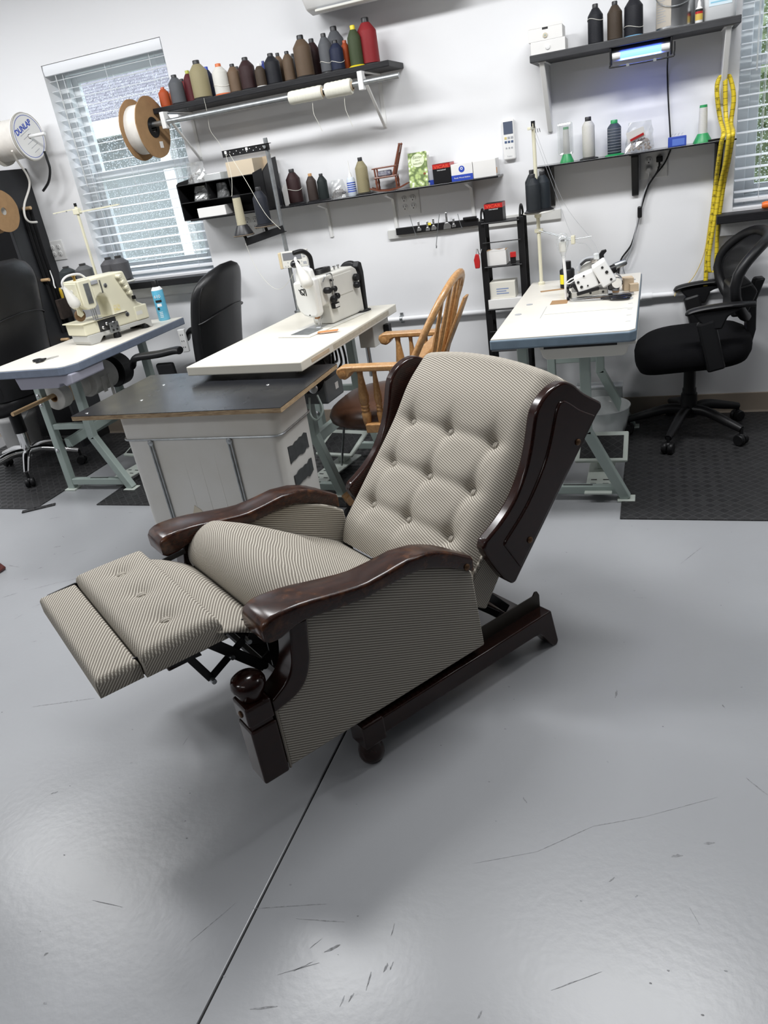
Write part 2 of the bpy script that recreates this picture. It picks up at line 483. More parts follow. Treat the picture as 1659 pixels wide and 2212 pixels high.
def blind(Wd, label, tilt):
    x0, x1, z0, z1 = Wd
    t = thing('window_blind', label, 'blind', ((x0 + x1)/2, .05, z1), group=None)
    w2 = (x1 - x0)/2 - .006
    v = MB(); v.prism([(-.045, -.002), (-.05, -.03), (-.046, -.052), (-.036, -.054), (-.036, -.002)], -w2, w2, lambda a, b, h: (h, a, b))
    v.build('valance', M['slat'], t, smooth=30)
    MB().box(-w2, w2, -.03, .03, -.04, -.002).build('head_rail', M['slat'], t, smooth=0, bevel=.003)
    n = 22; zt = -.075; zb_ = -(z1 - z0) + .075
    sm = None
    for i in range(n):
        z = zt + (zb_ - zt)*i/(n - 1)
        if sm is None:
            g = MB(); prof = [(-.025, -.0006), (-.012, .0006), (0, .001), (.012, .0006), (.025, -.0006)]
            g.prism(prof + [(a, b - .0018) for a, b in prof[::-1]], -w2, w2, lambda a, b, h: (h, a, b))
            o = g.build('slat', M['slat'], t, smooth=30, loc=(0, 0, z), rot=(tilt, 0, 0)); sm = o.data
        else:
            link('slat', sm, t, loc=(0, 0, z), rot=(tilt, 0, 0))
    MB().box(-w2, w2, -.026, .026, zb_ - .045, zb_ - .028).build('bottom_rail', M['slat'], t, smooth=0, bevel=.004)
    for xx in (-w2 + .1, w2 - .1, 0.0):
        c = MB()
        for yy in (-.027, .027): c.tube([(xx, yy, -.04), (xx, yy, zb_ - .04)], .0012, 5)
        c.build('ladder_cord', M['slat'], t)
    c = MB().tube([(-w2 + .06, -.035, -.04), (-w2 + .062, -.036, -.62)], .0035, 6)
    c.build('tilt_wand', M['clearp'], t)
blind(W1, 'white horizontal slat blind in the left window behind the cardboard reel', radians(6))
blind(W2, 'white horizontal slat blind in the right window beside the tape measures', radians(6))
sil = MB().box(-2.72, -1.735, -.1, .0, .925, .962)
tag(sil.build('window_ledge', M['blackwood'], smooth=0, bevel=.003), 'black wooden ledge under the left window', 'ledge')
sil = MB().box(.79, 1.72, -.1, .0, .925, .962)
tag(sil.build('window_ledge', M['blackwood'], smooth=0, bevel=.003), 'black wooden ledge under the right window', 'ledge')
struct(MB().box(-2.72, -1.75, -.03, 0, .865, .925).build('trim_2', M['white'], smooth=0))
struct(MB().box(.8, 1.72, -.03, 0, .865, .925).build('trim_3', M['white'], smooth=0))
# outside
def shingle():
    mt = bpy.data.materials.new('lavender_grey_shingles'); n, l, b = nt(mt)
    tc = n.new('ShaderNodeTexCoord'); br = n.new('ShaderNodeTexBrick')
    br.inputs['Color1'].default_value = (0.155, 0.145, 0.165, 1); br.inputs['Color2'].default_value = (0.20, 0.19, 0.21, 1); br.inputs['Mortar'].default_value = (0.09, 0.085, 0.10, 1)
    br.inputs['Scale'].default_value = 1; br.inputs['Brick Width'].default_value = .3; br.inputs['Row Height'].default_value = .075; br.inputs['Mortar Size'].default_value = .010
    l.new(tc.outputs['Object'], br.inputs['Vector']); l.new(br.outputs[0], b.inputs['Base Color']); b.inputs['Roughness'].default_value = .9
    return mt
hs = thing('neighbouring_house', 'neighbouring building with lavender grey shingle roof seen through the left window', 'building', (-5.6, 4.5, 0))
rf = MB().box(-4, 4, 0, 4.6, -.05, 0); rf.build('roof', shingle(), hs, smooth=0, loc=(0, -.2, 2.25), rot=(radians(32), 0, 0))
MB().box(-4, 4, -.32, -.2, 2.08, 2.26).build('gutter', M['white'], hs, smooth=0, bevel=.02)
MB().box(-4, 4, .2, .4, 0, 2.3).build('siding', mat('grey_green_siding', (0.26, 0.28, 0.275), .8), hs, smooth=0)
for xx in (-3.0, -1.2, .85, 2.6): MB().box(xx - .07, xx + .07, -.25, -.1, 0, 2.15).build('porch_post', M['white'], hs, smooth=0)
gr = MB().box(-14, 12, .21, 14, -.35, -.3)
tag(gr.build('lawn', mat('wet_grass', (0.07, 0.10, 0.03), .9, var=.5, vs=30), smooth=0), 'wet green lawn outside the windows', 'lawn')
hd = MB(); rr = random.Random(5)
for i in range(2600):
    p = Vector((rr.uniform(.6, 4.2), 3.4 + rr.uniform(-.4, .4), rr.uniform(-.15, 3.6)))
    p.y += .25*sin(p.x*4)*cos(p.z*3)
    s = rr.uniform(.05, .1); a = rr.uniform(0, 2*pi); e_ = rr.uniform(-.6, .6)
    d1 = Vector((cos(a), sin(a)*.5, e_)).normalized()*s; d2 = Vector((-sin(a)*.5, .3, .8)).normalized()*s*.5
    hd.add([p - d1, p + d2, p + d1, p - d2], [(0, 1, 2, 3)])
hd.box(.5, 4.4, 3.75, 4.2, -.295, 3.6)
tag(hd.build('hedge', mat('hedge_leaves', (0.10, 0.14, 0.05), .7, c2=(0.22, 0.26, 0.15), vs=9), smooth=0, fix=False), 'leafy green hedge outside the right window', 'hedge')
# ---------------------------------------------------------------- recliner (local: x forward a, y = -b, z up)
rec = thing('recliner_armchair', 'reclined wingback rocker armchair in striped taupe fabric with dark mahogany wood and raised footrest', 'armchair',
            (-0.1366, -2.6125, 0), atan2(-0.8176*1.0, -0.5757))
rec.rotation_euler[2] = atan2(-0.81763, -0.57574)
def rp(a, z, b): return (a, -b, z)
WID = 0.67
def uvp(th, sc_=1.0):
    c_, s_ = cos(th), sin(th)
    return lambda a, z, b: ((a*c_ + z*s_), (-a*s_ + z*c_))
def spl(pts, k=5):
    return [(p.x, p.y) for p in smoothpts([(a, b, 0) for a, b in pts], k)]
front = spl([(.106, .512), (.115, .45), (.122, .405), (.142, .360), (.175, .335), (.229, .322)], 5)
topc = [(-.39, .40), (-.35, .43), (-.3, .458), (-.22, .49), (-.1, .497), (.04, .508)]
panel = [(-.407, .155)] + topc + front + [(.229, .150)]
for nm, b0, b1 in (('side_panel', 0.0, .055), ('side_panel', WID - .055, WID)):
    MB().prism(panel, b0, b1, rp, uvp(radians(24))).build(nm, M['fab'], rec, smooth=30, bevel=.006)
    # piping along the front curve
    bo = b0 if b0 == 0 else b1
    MB().tube([rp(a, z, bo) for a, z in front + [(.229, .15)]], .0035, 6).build('piping', M['fab2'] if 'fab2' in M else M['fab'], rec)
    outer = spl([(.150, .516), (.160, .458), (.169, .413), (.191, .381), (.234, .354)], 5)
    MB().prism(front[::-1] + outer + [(.234, .322)], b0 - .006 if b0 == 0 else b0 - .004, b1 + .004 if b0 == 0 else b1 + .006, rp).build('front_trim', M['mahog'], rec, smooth=30, bevel=.009, seg=3)
    pb0, pb1 = (-.006, .066) if b0 == 0 else (WID - .066, WID + .006)
    MB().box(.234, .300, -pb1, -pb0, .146, .302).build('front_post', M['mahog'], rec, smooth=0, bevel=.006, seg=3)
    MB().box(.240, .294, -pb1 + .006, -pb0 - .006, .300, .314).build('post_groove', M['mahog'], rec, smooth=0)
    MB().box(.234, .300, -pb1, -pb0, .312, .366).build('post_block', M['mahog'], rec, smooth=0, bevel=.007, seg=3)
    bc = (pb0 + pb1)/2
    MB().lathe([(.018, .364), (.026, .367), (.030, .375), (.033, .384), (.0375, .394), (.0405, .402), (.0405, .409), (.037, .418), (.029, .425), (.017, .429), (.005, .430)], 28, (.265, -bc, 0)).build('finial', M['mahog'], rec, smooth=60)
    MB().lathe([(.0085, 0), (.0085, .003), (.006, .005)], 14, (.299, -bc, .337), 'x').build('wood_plug', M['brass'], rec)
# arms
TOPZ = [(-.385, .452), (-.36, .468), (-.31, .502), (-.25, .529), (-.18, .538), (-.114, .533), (-.05, .532), (.033, .548), (.09, .560), (.13, .566), (.17, .568), (.195, .566), (.210, .559), (.219, .549)]
BOTZ = [(-.385, .408), (-.296, .460), (-.223, .492), (-.174, .497), (-.107, .495), (-.043, .494), (.04, .507), (.114, .520), (.15, .516), (.175, .507), (.195, .504), (.210, .506), (.219, .512)]
INB = [(-.385, .038), (-.3, .052), (-.2, .066), (-.1, .072), (0, .078), (.1, .086), (.18, .091), (.21, .089), (.219, .084)]
OUB = [(-.385, -.012), (-.2, -.018), (0, -.02), (.18, -.022), (.21, -.020), (.219, -.016)]
def arm(mir):
    st = [-.385, -.378, -.36, -.33, -.3, -.27, -.24, -.21, -.18, -.15, -.12, -.09, -.06, -.03, 0, .03, .06, .09, .12, .145, .165, .18, .192, .202, .210, .216, .219]
    rings = []
    for a in st:
        zt, zb_, bi, bo = interp(TOPZ, a), interp(BOTZ, a), interp(INB, a), interp(OUB, a)
        q = []
        hz = zt - zb_; R_ = min(.010, hz*.45); 
        for (cx, cz, a0) in ((bi - R_, zt - R_, 0), (bo + R_, zt - R_, pi/2), (bo + R_*.6, zb_ + R_*.6, pi), (bi - R_*.6, zb_ + R_*.6, 1.5*pi)):
            rr_ = R_ if cz > (zt + zb_)/2 else R_*.6
            for k in range(4):
                an = a0 + pi/2*k/3
                q.append((cx + rr_*cos(an), cz + rr_*sin(an)))
        rings.append([(a, -(b if not mir else WID - b), z) for b, z in q])
    MB().rings(rings).build('armrest', M['mahogworn'], rec, smooth=50)
    o_ = -.02 if not mir else WID + .02
    sgn = 1 if mir else -1
    MB().lathe([(.0095, -.001), (.0095, .003), (.0065, .006), (.001, .007)], 16, (-.362, -(-.0125 if not mir else WID + .0125), .432), (0, 1 if not mir else -1, 0)).build('arm_bolt', M['brass'], rec)
arm(False); arm(True)
# seat
SEATP = [(.128, .40), (.140, .43), (.146, .46), (.140, .49), (.124, .515), (.10, .534), (.07, .543), (.035, .536), (-.082, .468), (-.205, .391), (-.354, .298), (-.37, .25), (-.33, .23), (.05, .36)]
SP = spl(SEATP + [SEATP[0]], 4)[:-1]
def seatf(u_, v_):
    b = .058 + v_*(WID - .116)
    i = int(round(u_*len(SP))) % len(SP)
    a, z = SP[i]
    e_ = 1 - abs(2*v_ - 1)**3.2
    top = max(0, min(1, (z - (.30 + (a + .354)*.45) + .12)/.2))
    k = e_*max(0.0, min(1.0, (a + .4)/.35))
    nx, nz = (.55, .85) if a > .05 else (.45, .9)
    if z < .40 and a < .1: nx = nz = 0
    return (a + .030*k*nx*(1 if a > .0 else .6), -b, z + .046*k*nz)
slen = [0]
for i in range(1, len(SP) + 1):
    p0 = SP[i - 1]; p1 = SP[i % len(SP)]; slen.append(slen[-1] + sqrt((p0[0] - p1[0])**2 + (p0[1] - p1[1])**2))
NS = len(SP)
g = MB(); g.grid(NS, 25, seatf, lambda u_, v_: (slen[int(round(u_*NS)) % NS]*.5 + v_*.554*.866, -slen[int(round(u_*NS)) % NS]*.866 + v_*.554*.5), wrapu=True)
g.f.append(tuple(range(NS))); g.f.append(tuple(range(24*NS, 25*NS))[::-1])
g.build('seat_cushion', M['fab'], rec, smooth=60)
# back frame vectors
B0 = Vector((-.556, .308)); UU = Vector((-.686, .728)); NN = Vector((.728, .686))
def bk(t, b, h):
    p = B0 + UU*t + NN*h
    return (p.x, -b, p.y)
wing = [(-.531, .294), (-.500, .325), (-.472, .372), (-.445, .425), (-.437, .446), (-.447, .466)] + spl([(-.447, .466), (-.51, .500), (-.566, .545), (-.612, .610), (-.638, .670), (-.660, .744), (-.676, .770), (-.700, .790), (-.735, .805), (-.775, .808), (-.812, .791), (-.855, .753), (-.925, .707)], 4)[1:] + [(-.926, .690), (-.902, .672), (-.556, .308), (-.545, .295)]
inset = [(-.562, .335), (-.507, .430)] + spl([(-.515, .442), (-.602, .512), (-.672, .597), (-.705, .659), (-.738, .744), (-.762, .760), (-.790, .746), (-.83, .715), (-.892, .679)], 4)
for mir in (0, 1):
    mp = rp if not mir else (lambda a, z, b: (a, -(WID - b), z))
    wo = MB().prism(wing, 0, .034, mp).build('wing', M['mahog'], rec, smooth=30, bevel=.009, seg=3)
    MB().prism(inset, -.005, .01, mp).build('wing_panel', M['mahog'], wo, smooth=30, bevel=.005, seg=3)
    for (a, z) in ((-.813, .625), (-.602, .406)):
        MB().lathe([(.0095, 0), (.0095, .003), (.0065, .006), (.001, .007)], 16, (a, -(-.005 if not mir else WID + .005), z), (0, 1 if not mir else -1, 0)).build('wing_bolt', M['brass'], wo)
    # piping by the wing
# back cushion
BT = [.012, .157, .305]; BBt = [.15, .335, .52]
def bh(t, b):
    xb = (b - .335)/.30
    h = .178 + .018*(1 - min(1, abs(xb))**2.5)
    h -= .05*max(0, (abs(xb) - .80)/.20)**2
    h -= .030*max(0, (-.06 - t)/.08)**1.5
    # pillow-top above the buttons
    h += .014*exp(-((t - .42)/.09)**2)
    for i, tt in enumerate(BT):
        for bbv in BBt:
            r2 = ((t - tt)/.042)**2 + ((b - bbv)/.042)**2
            h -= .019*exp(-r2*1.15) + .010*exp(-r2*7)
    for bbv in BBt:
        w_ = max(0, min(1, (t + .1)/.1))*max(0, min(1, (.40 - t)/.1))
        h -= .0075*w_*exp(-((b - bbv)/.014)**2)
    for tt in BT:
        w_ = max(0, min(1, (.60 - b)/.08))*max(0, min(1, (b - .07)/.08))
        h -= .008*w_*exp(-((t - tt)/.018)**2)
    return h
T0 = -.14
def ttop(b): return .535 + .025*(1 - ((b - .335)/.30)**2)
def backf(u_, v_):
    b = .034 + u_*(WID - .068)
    # v in 0..0.8 over the front, then rolls over the top to the rear
    tt_ = ttop(b)
    if v_ <= .84:
        t = T0 + (tt_ - .03 - T0)*(v_/.84)
        return bk(t, b, bh(t, b))
    k = (v_ - .84)/.16
    h0 = bh(tt_ - .03, b)
    an = min(1, k*2)*pi/2
    if k <= .5: return bk(tt_ - .03 + .03*sin(an), b, h0 - .03*(1 - cos(an)))
    return bk(tt_ - .004*(k - .5)*2, b, (h0 - .03)*(1 - (k - .5)*2) + .045*(k - .5)*2)
g = MB(); g.grid(73, 101, backf, lambda u_, v_: (u_*.602*.96 + v_*.80*.28, v_*.80*.96 - u_*.602*.28))
backc = g.build('back_cushion', M['fab'], rec, smooth=70)
for t in BT:
    for b in BBt:
        h = bh(t, b)
        c = Vector(bk(t, b, h + .006)); d = Vector((NN.x, 0, NN.y))
        q = MB(); q.lathe([(.0105, -.006), (.0118, .001), (.0100, .0050), (.006, .0075), (.001, .0084)], 16, c, d)
        q.uv = [(p[0] + p[2], p[1]*1.2) for p in q.v]
        q.build('button', M['fab'], rec, smooth=60)
pts = [bk(ttop(.036 + (WID - .072)*i/24) + .001, .036 + (WID - .072)*i/24, bh(.5, .036 + (WID - .072)*i/24) - .058) for i in range(25)]
q = MB().tube(pts, .0055, 8); q.uv = [(p[1], p[0]*.5) for p in q.v]
q.build('top_piping', M['fab'], rec)
for b in (.037, WID - .037):
    pts = [bk(t_, b, bh(t_, b) + .002) for t_ in [T0 + .02 + (.5 - T0)*i/20 for i in range(21)]]
    q = MB().tube(pts, .0045, 8); q.uv = [(p[2], p[0]*.5) for p in q.v]
    q.build('side_piping', M['fab'], rec)
# back body (fabric behind the cushion, lower flap visible under the wing)
body = [(-.372, .300), (-.455, .385), (-.66, .600), (-.84, .785), (-.905, .70), (-.545, .325), (-.515, .308), (-.456, .232), (-.43, .25)]
MB().prism(body, .036, WID - .036, rp, uvp(radians(-35))).build('back_body', M['fab'], rec, smooth=30, bevel=.006)
# footrest pads
def pad(a0, a1, b0, b1, z0, z1, btn, nm, rad, crown):
    N1, N2 = 30, 46
    def fn(u_, v_):
        return None
    import itertools
    vs = []; uvs = []; fs = []
    na, nb = 27, 47
    def top(a, b):
        ea = min(a - a0, a1 - a); eb = min(b - b0, b1 - b)
        def rnd(e_): 
            e_ = max(0, min(rad, e_)); return rad - sqrt(max(0, rad*rad - (rad - e_)**2))
        z = z1 + crown*(1 - ((2*(a - a0)/(a1 - a0) - 1)**2))*(1 - ((2*(b - b0)/(b1 - b0) - 1)**4))
        z -= max(rnd(ea), rnd(eb))
        for (ca, cb) in btn:
            r2 = ((a - ca)/.032)**2 + ((b - cb)/.032)**2
            z -= .012*exp(-r2) + .006*exp(-5*r2)
        return z
    def sp_(k, n): 
        x = k/(n - 1); return .5 - .5*cos(pi*(.12 + .76*x))/cos(pi*.12)
    for i in range(na):
        for j in range(nb):
            a = a0 + (a1 - a0)*sp_(i, na); b = b0 + (b1 - b0)*sp_(j, nb)
            z = top(a, b)
            vs.append((a, -b, z)); uvs.append((-a*.53 + b*.85, a*.85 + b*.53))
    for i in range(na - 1):
        for j in range(nb - 1):
            fs.append((i*nb + j, i*nb + j + 1, (i + 1)*nb + j + 1, (i + 1)*nb + j))
    ring = [i*nb for i in range(na)] + [(na - 1)*nb + j for j in range(1, nb)] + [i*nb + nb - 1 for i in range(na - 2, -1, -1)] + [j for j in range(nb - 2, 0, -1)]
    o_ = len(vs)
    for k in ring:
        a, y_, z = vs[k]
        e_a = -1 if a < a0 + .002 else (1 if a > a1 - .002 else 0)
        e_b = -1 if -y_ < b0 + .002 else (1 if -y_ > b1 - .002 else 0)
        vs.append((a, y_, z0)); aa_ = a + e_a*(z - z0); bb_ = -y_ + e_b*(z1 - z0); uvs.append((-aa_*.53 + bb_*.85, aa_*.85 + bb_*.53))
    nr = len(ring)
    for k in range(nr):
        fs.append((ring[k], ring[(k + 1) % nr], o_ + (k + 1) % nr, o_ + k))
    fs.append(tuple(range(o_, o_ + nr)))
    m_ = MB(); m_.add(vs, fs, uvs)
    po = m_.build(nm, M['fab'], rec, smooth=60)
    for (ca, cb) in btn:
        q = MB(); q.lathe([(.0115, -.004), (.0122, .004), (.010, .0075), (.001, .0095)], 16, (ca, -cb, top(ca, cb)))
        q.uv = [(p[0], p[1]) for p in q.v]
        q.build('button', M['fab'], po, smooth=60)
pad(.272, .455, .075, .575, .507, .566, [(.362, .17), (.362, .325), (.362, .475)], 'footrest_pad', .02, .010)
pad(.458, .552, .085, .565, .505, .548, [], 'footrest_extension', .012, .006)
def apr(u_, v_):
    b = .068 + u_*.505; a = .285 - .15*v_
    z = .534 - .05*v_ - .045*v_*v_ + .02*(1 - abs(2*u_ - 1)**3)*sin(v_*pi)
    return (a, -b, z)
g = MB(); g.grid(25, 12, apr, lambda u_, v_: (.53*v_*.17 + u_*.505*.85, -v_*.17*.85 + u_*.505*.53)); ap = g.build('footrest_apron', M['fab'], rec, smooth=60)
so = ap.modifiers.new('thick', 'SOLIDIFY'); so.thickness = .004
# mechanism
mm = M['black']
for b in (.105, .565):
    def lk(p, q, w_=.022, t_=.004, off=0):
        MB().bar(rp(p[0], p[1], b + off), rp(q[0], q[1], b + off), t_, w_, (0, 0, 1)).build('mechanism_link', mm, rec, smooth=0, bevel=.002)
    MB().prism([(.535, .528), (.53, .545), (.46, .548), (.40, .52), (.33, .50), (.325, .478), (.385, .482), (.45, .500), (.50, .508)], b - .002, b + .002, rp).build('mechanism_plate', mm, rec, smooth=0)
    for (a, z) in ((.524, .534), (.478, .536)):
        MB().lathe([(.004, -.0028), (.004, .0028)], 10, rp(a, z, b), 'y').build('rivet', M['steel'], rec)
    lk((.352, .482), (.318, .404), .018, .004, .005)
    lk((.318, .404), (.212, .462), .020, .004, .010)
    lk((.300, .498), (.19, .370), .026, .004, -.003)
    lk((.34, .492), (.16, .505), .016, .004, .012)
    lk((.20, .372), (.13, .410), .026, .004, .004)
    lk((.212, .462), (.12, .42), .03, .004, 0)
    for (a, z) in ((.318, .404), (.262, .440), (.214, .458)):
        MB().lathe([(.006, -.012), (.006, .012)], 10, rp(a, z, b), 'y').build('rivet', M['galv'], rec)
    MB().prism([(.17, .36), (.17, .45), (.1, .47), (-.3, .30), (-.3, .22), (.1, .33)], b - .003, b + .003, rp).build('mechanism_side_plate', mm, rec, smooth=0)
MB().tube([rp(.19, .372, .1), rp(.19, .372, .57)], .009, 8).build('torque_tube', mm, rec)
# base
rail = [(.022, .128), (.022, .066), (-.035, .066), (-.04, .075), (-.60, .075), (-.622, .072), (-.640, .055), (-.662, .022), (-.676, .002), (-.694, .0), (-.700, .012), (-.676, .131)]
for b0 in (.0, WID - .055):
    MB().prism(rail, b0, b0 + .055, rp).build('base_rail', M['mahog'], rec, smooth=30, bevel=.004)
    MB().lathe([(.020, .0), (.030, .004), (.0345, .016), (.0345, .030), (.032, .042), (.0295, .052), (.0295, .066)], 20, rp(-.006, 0, b0 + .0275)).build('bun_foot', M['mahog'], rec, smooth=50)
    MB().box(-.042, .026, -(b0 + .061), -(b0 - .006), .063, .136).build('foot_block', M['mahog'], rec, smooth=0, bevel=.005)
    MB().prism([(-.672, .128), (-.672, .172), (-.664, .187), (-.655, .189), (-.645, .178), (-.3, .178), (-.02, .17), (-.02, .128)], b0 + .042 if b0 == 0 else b0 + .009, b0 + .046 if b0 == 0 else b0 + .013, rp).build('rocker_plate', mat('bronze_steel', (.03, .024, .018), .42, .5), rec, smooth=0)
    bz = .085 if b0 == 0 else WID - .085
    MB().bar(rp(-.462, .285, bz), rp(-.58, .15, bz), .004, .026).build('back_link', M['brown_steel'] if 'brown_steel' in M else mm, rec, smooth=0, bevel=.002)
    MB().bar(rp(-.47, .215, bz + .01), rp(-.55, .14, bz + .01), .004, .02).build('back_link', mm, rec, smooth=0, bevel=.002)
    MB().tube([rp(-.447, .305, bz) + Vector((0, 0, 0)) if False else (-.449 + .012*cos(k*pi/5), -bz, .302 + .014*sin(k*pi/5)) for k in range(10)], .0022, 6, closed=True).build('spring_ring', M['galv'], rec)
for aa in (-.62, -.1):
    MB().box(aa - .03, aa + .03, -(WID - .05), -.05, .08, .118).build('base_crossbar', M['mahog'], rec, smooth=0, bevel=.003)
MB().box(-.42, .1, -(WID - .06), -.06, .19, .215).build('mechanism_pan', mm, rec, smooth=0)
# ---------------------------------------------------------------- mats
def mat_rubber():
    mt = mat('black_rubber_tread', (0.022, 0.022, 0.023), 0.55, spec=.3)
    n, l, b = nt(mt)
    tc = n.new('ShaderNodeTexCoord'); mp = n.new('ShaderNodeMapping'); mp.inputs['Rotation'].default_value = (0, 0, radians(45)); mp.inputs['Scale'].default_value = (1, 1, 0)
    l.new(tc.outputs['Object'], mp.inputs[0])
    ck = n.new('ShaderNodeTexBrick'); ck.offset = 0; ck.inputs['Scale'].default_value = 1; ck.inputs['Brick Width'].default_value = .032; ck.inputs['Row Height'].default_value = .032; ck.inputs['Mortar Size'].default_value = .0016
    ck.inputs['Color1'].default_value = (.020, .020, .021, 1); ck.inputs['Color2'].default_value = (.026, .026, .027, 1); ck.inputs['Mortar'].default_value = (.045, .045, .046, 1)
    l.new(mp.outputs[0], ck.inputs['Vector']); l.new(ck.outputs[0], b.inputs['Base Color'])
    wv = n.new('ShaderNodeTexChecker'); wv.inputs['Scale'].default_value = 31.25
    l.new(mp.outputs[0], wv.inputs['Vector'])
    bp = n.new('ShaderNodeBump'); bp.inputs['Strength'].default_value = .5; bp.inputs['Distance'].default_value = .002
    l.new(ck.outputs['Fac'], bp.inputs['Height']); l.new(bp.outputs[0], b.inputs['Normal'])
    mr = n.new('ShaderNodeMapRange'); mr.inputs['To Min'].default_value = .42; mr.inputs['To Max'].default_value = .7
    l.new(wv.outputs['Fac'], mr.inputs[0]); l.new(mr.outputs[0], b.inputs['Roughness'])
    return mt
M['rubber'] = mat_rubber()
def floor_mat_obj(x0, x1, y0, y1, label):
    o = MB().box(x0, x1, y0, y1, 0.0005, .006).build('floor_mat', M['rubber'], smooth=0, bevel=.002)
    tag(o, label, 'mat')
floor_mat_obj(.412, 1.9, -1.205, -.02, 'black diamond tread rubber mat under the mesh office chair')
floor_mat_obj(-3.7, -2.57, -1.175, -.03, 'black rubber mat under the left office chair at the photo edge')
floor_mat_obj(-2.21, -.6, -1.12, -.03, 'black rubber mat under the middle sewing table')
tag(MB().obox((-2.555, -1.165, .0035), (.17, .03, .005), Matrix.Rotation(radians(35), 3, 'Z')).build('rubber_strip', M['rubber'], smooth=0), 'loose black rubber strip at the corner of the left mat', 'strip')

# ---------------------------------------------------------------- sewing tables
def frame(t, y, xs, xb, xk, xf, H, m_):
    """K-frame: straight leg at xs, bent leg from xb (top) kinked at height xk to foot xf"""
    MB().box(xs - .02, xs + .02, y - .02, y + .02, .006, H).build('leg', m_, t, smooth=0, bevel=.004)
    b = MB(); b.bar((xb, y, H), (xb, y, xk), .04, .04, (1, 0, 0)); b.bar((xb, y, xk + .01), (xf, y, .006), .04, .04, (0, 1, 0))
    b.build('bent_leg', m_, t, smooth=0, bevel=.004)
    MB().box(min(xs, xb), max(xs, xb), y - .018, y + .018, H - .03, H).build('top_rail', m_, t, smooth=0, bevel=.003)
    MB().box(min(xs, xb), max(xs, xb), y - .015, y + .015, .355, .385).build('cross_rail', m_, t, smooth=0, bevel=.003)
    lo = MB().box(min(xs, xf) + .02, max(xs, xf) - .02, y - .0165, y + .0165, .03, .065).build('low_rail', m_, t, smooth=0, bevel=.003)
    MB().box((xs + xf)/2 - .06, (xs + xf)/2 + .06, y - .004, y + .004, .0652, .0665).build('adjusting_slot', M['slot'], lo, smooth=0)
    for xx in (xs, xf):
        fo_ = MB().box(xx - .035, xx + .035, y - .035, y + .026, .0, .0085).build('foot_plate', M['lightgreen'], t, smooth=0, bevel=.002)
    for zz in (.55, .5, .24):
        MB().lathe([(.011, 0), (.011, .004), (.006, .006), (.006, .01)], 8, (xs, y - .02, zz), (0, -1, 0)).build('bolt', M['steel'], t)
def pedal(t, x, y, rz, m_):
    # perforated channel + hinged treadle with rubber pad
    p = MB().box(-.055, .055, -.2, .16, .038, .046).build('pedal_channel', m_, t, smooth=0, bevel=.002, loc=(x, y, 0), rot=(0, 0, rz))
    for i in range(3):
        for sx in (-.025, .025):
            MB().box(sx - .012, sx + .012, -.15 + i*.04, -.142 + i*.04, .0462, .0468).build('slot', M['slot'], p, smooth=0)
    MB().box(-.02, .02, .05, .11, .046, .11).build('pedal_hinge', m_, t, smooth=0, bevel=.003, loc=(x, y, 0), rot=(0, 0, rz))
    q = MB().box(-.11, .11, -.10, .10, -.008, .008).build('treadle', M['lightgreen'], t, smooth=0, bevel=.006, loc=(x, y + .1, .13), rot=(radians(18), 0, rz))
    MB().box(-.09, .09, -.085, .065, .008, .012).build('rubber_pad', M['rubber'], q, smooth=0, bevel=.001)
# left table
t = thing('sewing_table', 'left sewing table with slate edge, grey green legs and cream machine on it', 'table', (-2.275, -.70, 0))
def top_poly(poly, z0, z1, name, m_, parent, **k):
    return MB().prism(poly, z0, z1, lambda a, b, h: (a, b, h)).build(name, m_, parent, **k)
pl = [(-.255, -.51), (.195, -.51), (.225, -.495), (.255, -.43), (.255, .50), (-.255, .50)]
top_poly(pl, .718, .756, 'edge_band', M['edgel'], t, smooth=0, bevel=.004)
top_poly([(a*.985, b*.993) for a, b in pl], .752, .760, 'table_top', M['top'], t, smooth=0, bevel=.002)
frame(t, -.21, -.255, -.005, .295, .145, .718, M['green'])
frame(t, .40, -.255, -.005, .295, .145, .718, M['green'])
MB().bar((-.2, -.2, .27), (-.2, .4, .27), .03, .05).build('long_brace', M['green'], t, smooth=0, bevel=.003)
MB().bar((-.19, -.2, .27), (.02, .4, .40), .03, .05).build('diagonal_brace', M['green'], t, smooth=0, bevel=.003)
dr = MB().prism([(-.10, .718), (-.085, .655), (.15, .655), (.16, .675), (.185, .675), (.195, .66), (.24, .672), (.245, .718)], -.49, -.25, lambda a, b, h: (a, h, b)).build('drawer', mat('lavender_grey_plastic', (.36, .36, .43), .5), t, smooth=0, bevel=.006)
pedal(t, .07, .0, radians(-8), M['lightgreen'])
# dowel with webbing rolls (things of their own)
dw = MB().tube([(-2.50, -1.16, .527), (-2.50, -.22, .527)], .011, 10)
tag(dw.build('dowel_rod', M['dowel']), 'pale wooden dowel under the left table holding fabric rolls', 'rod')
M['webwhite'] = mat('white_webbing', (.66, .64, .60), .85, var=.08, vs=30)
def roll(y0, y1, r, m_, label, turns=0, core=.024):
    o = thing('webbing_roll', label, 'roll', (-2.50, (y0 + y1)/2, .527 - (core - .011)), group='rolls on the dowel under the left table')
    h = (y1 - y0)/2
    MB().lathe([(core, -h), (r - .004, -h), (r, -h + .004)] + ([(r - .002*(k % 2), -h + .004 + (2*h - .008)*k/12) for k in range(1, 12)]) + [(r, h - .004), (r - .004, h), (core, h), (core, -h)], 26, (0, 0, 0), 'y', cap=False).build('wound_webbing', m_, o)
    MB().lathe([(core, -h - .001), (core - .003, -h - .001), (core - .003, h + .001), (core, h + .001), (core, -h - .001)], 20, (0, 0, 0), 'y', cap=False).build('core', M['card'], o)
    return o
roll(-.86, -.79, .070, M['webwhite'], 'white webbing roll nearest the straight leg of the left table')
roll(-.76, -.70, .056, M['kraft'], 'narrow tan roll second on the dowel under the left table')
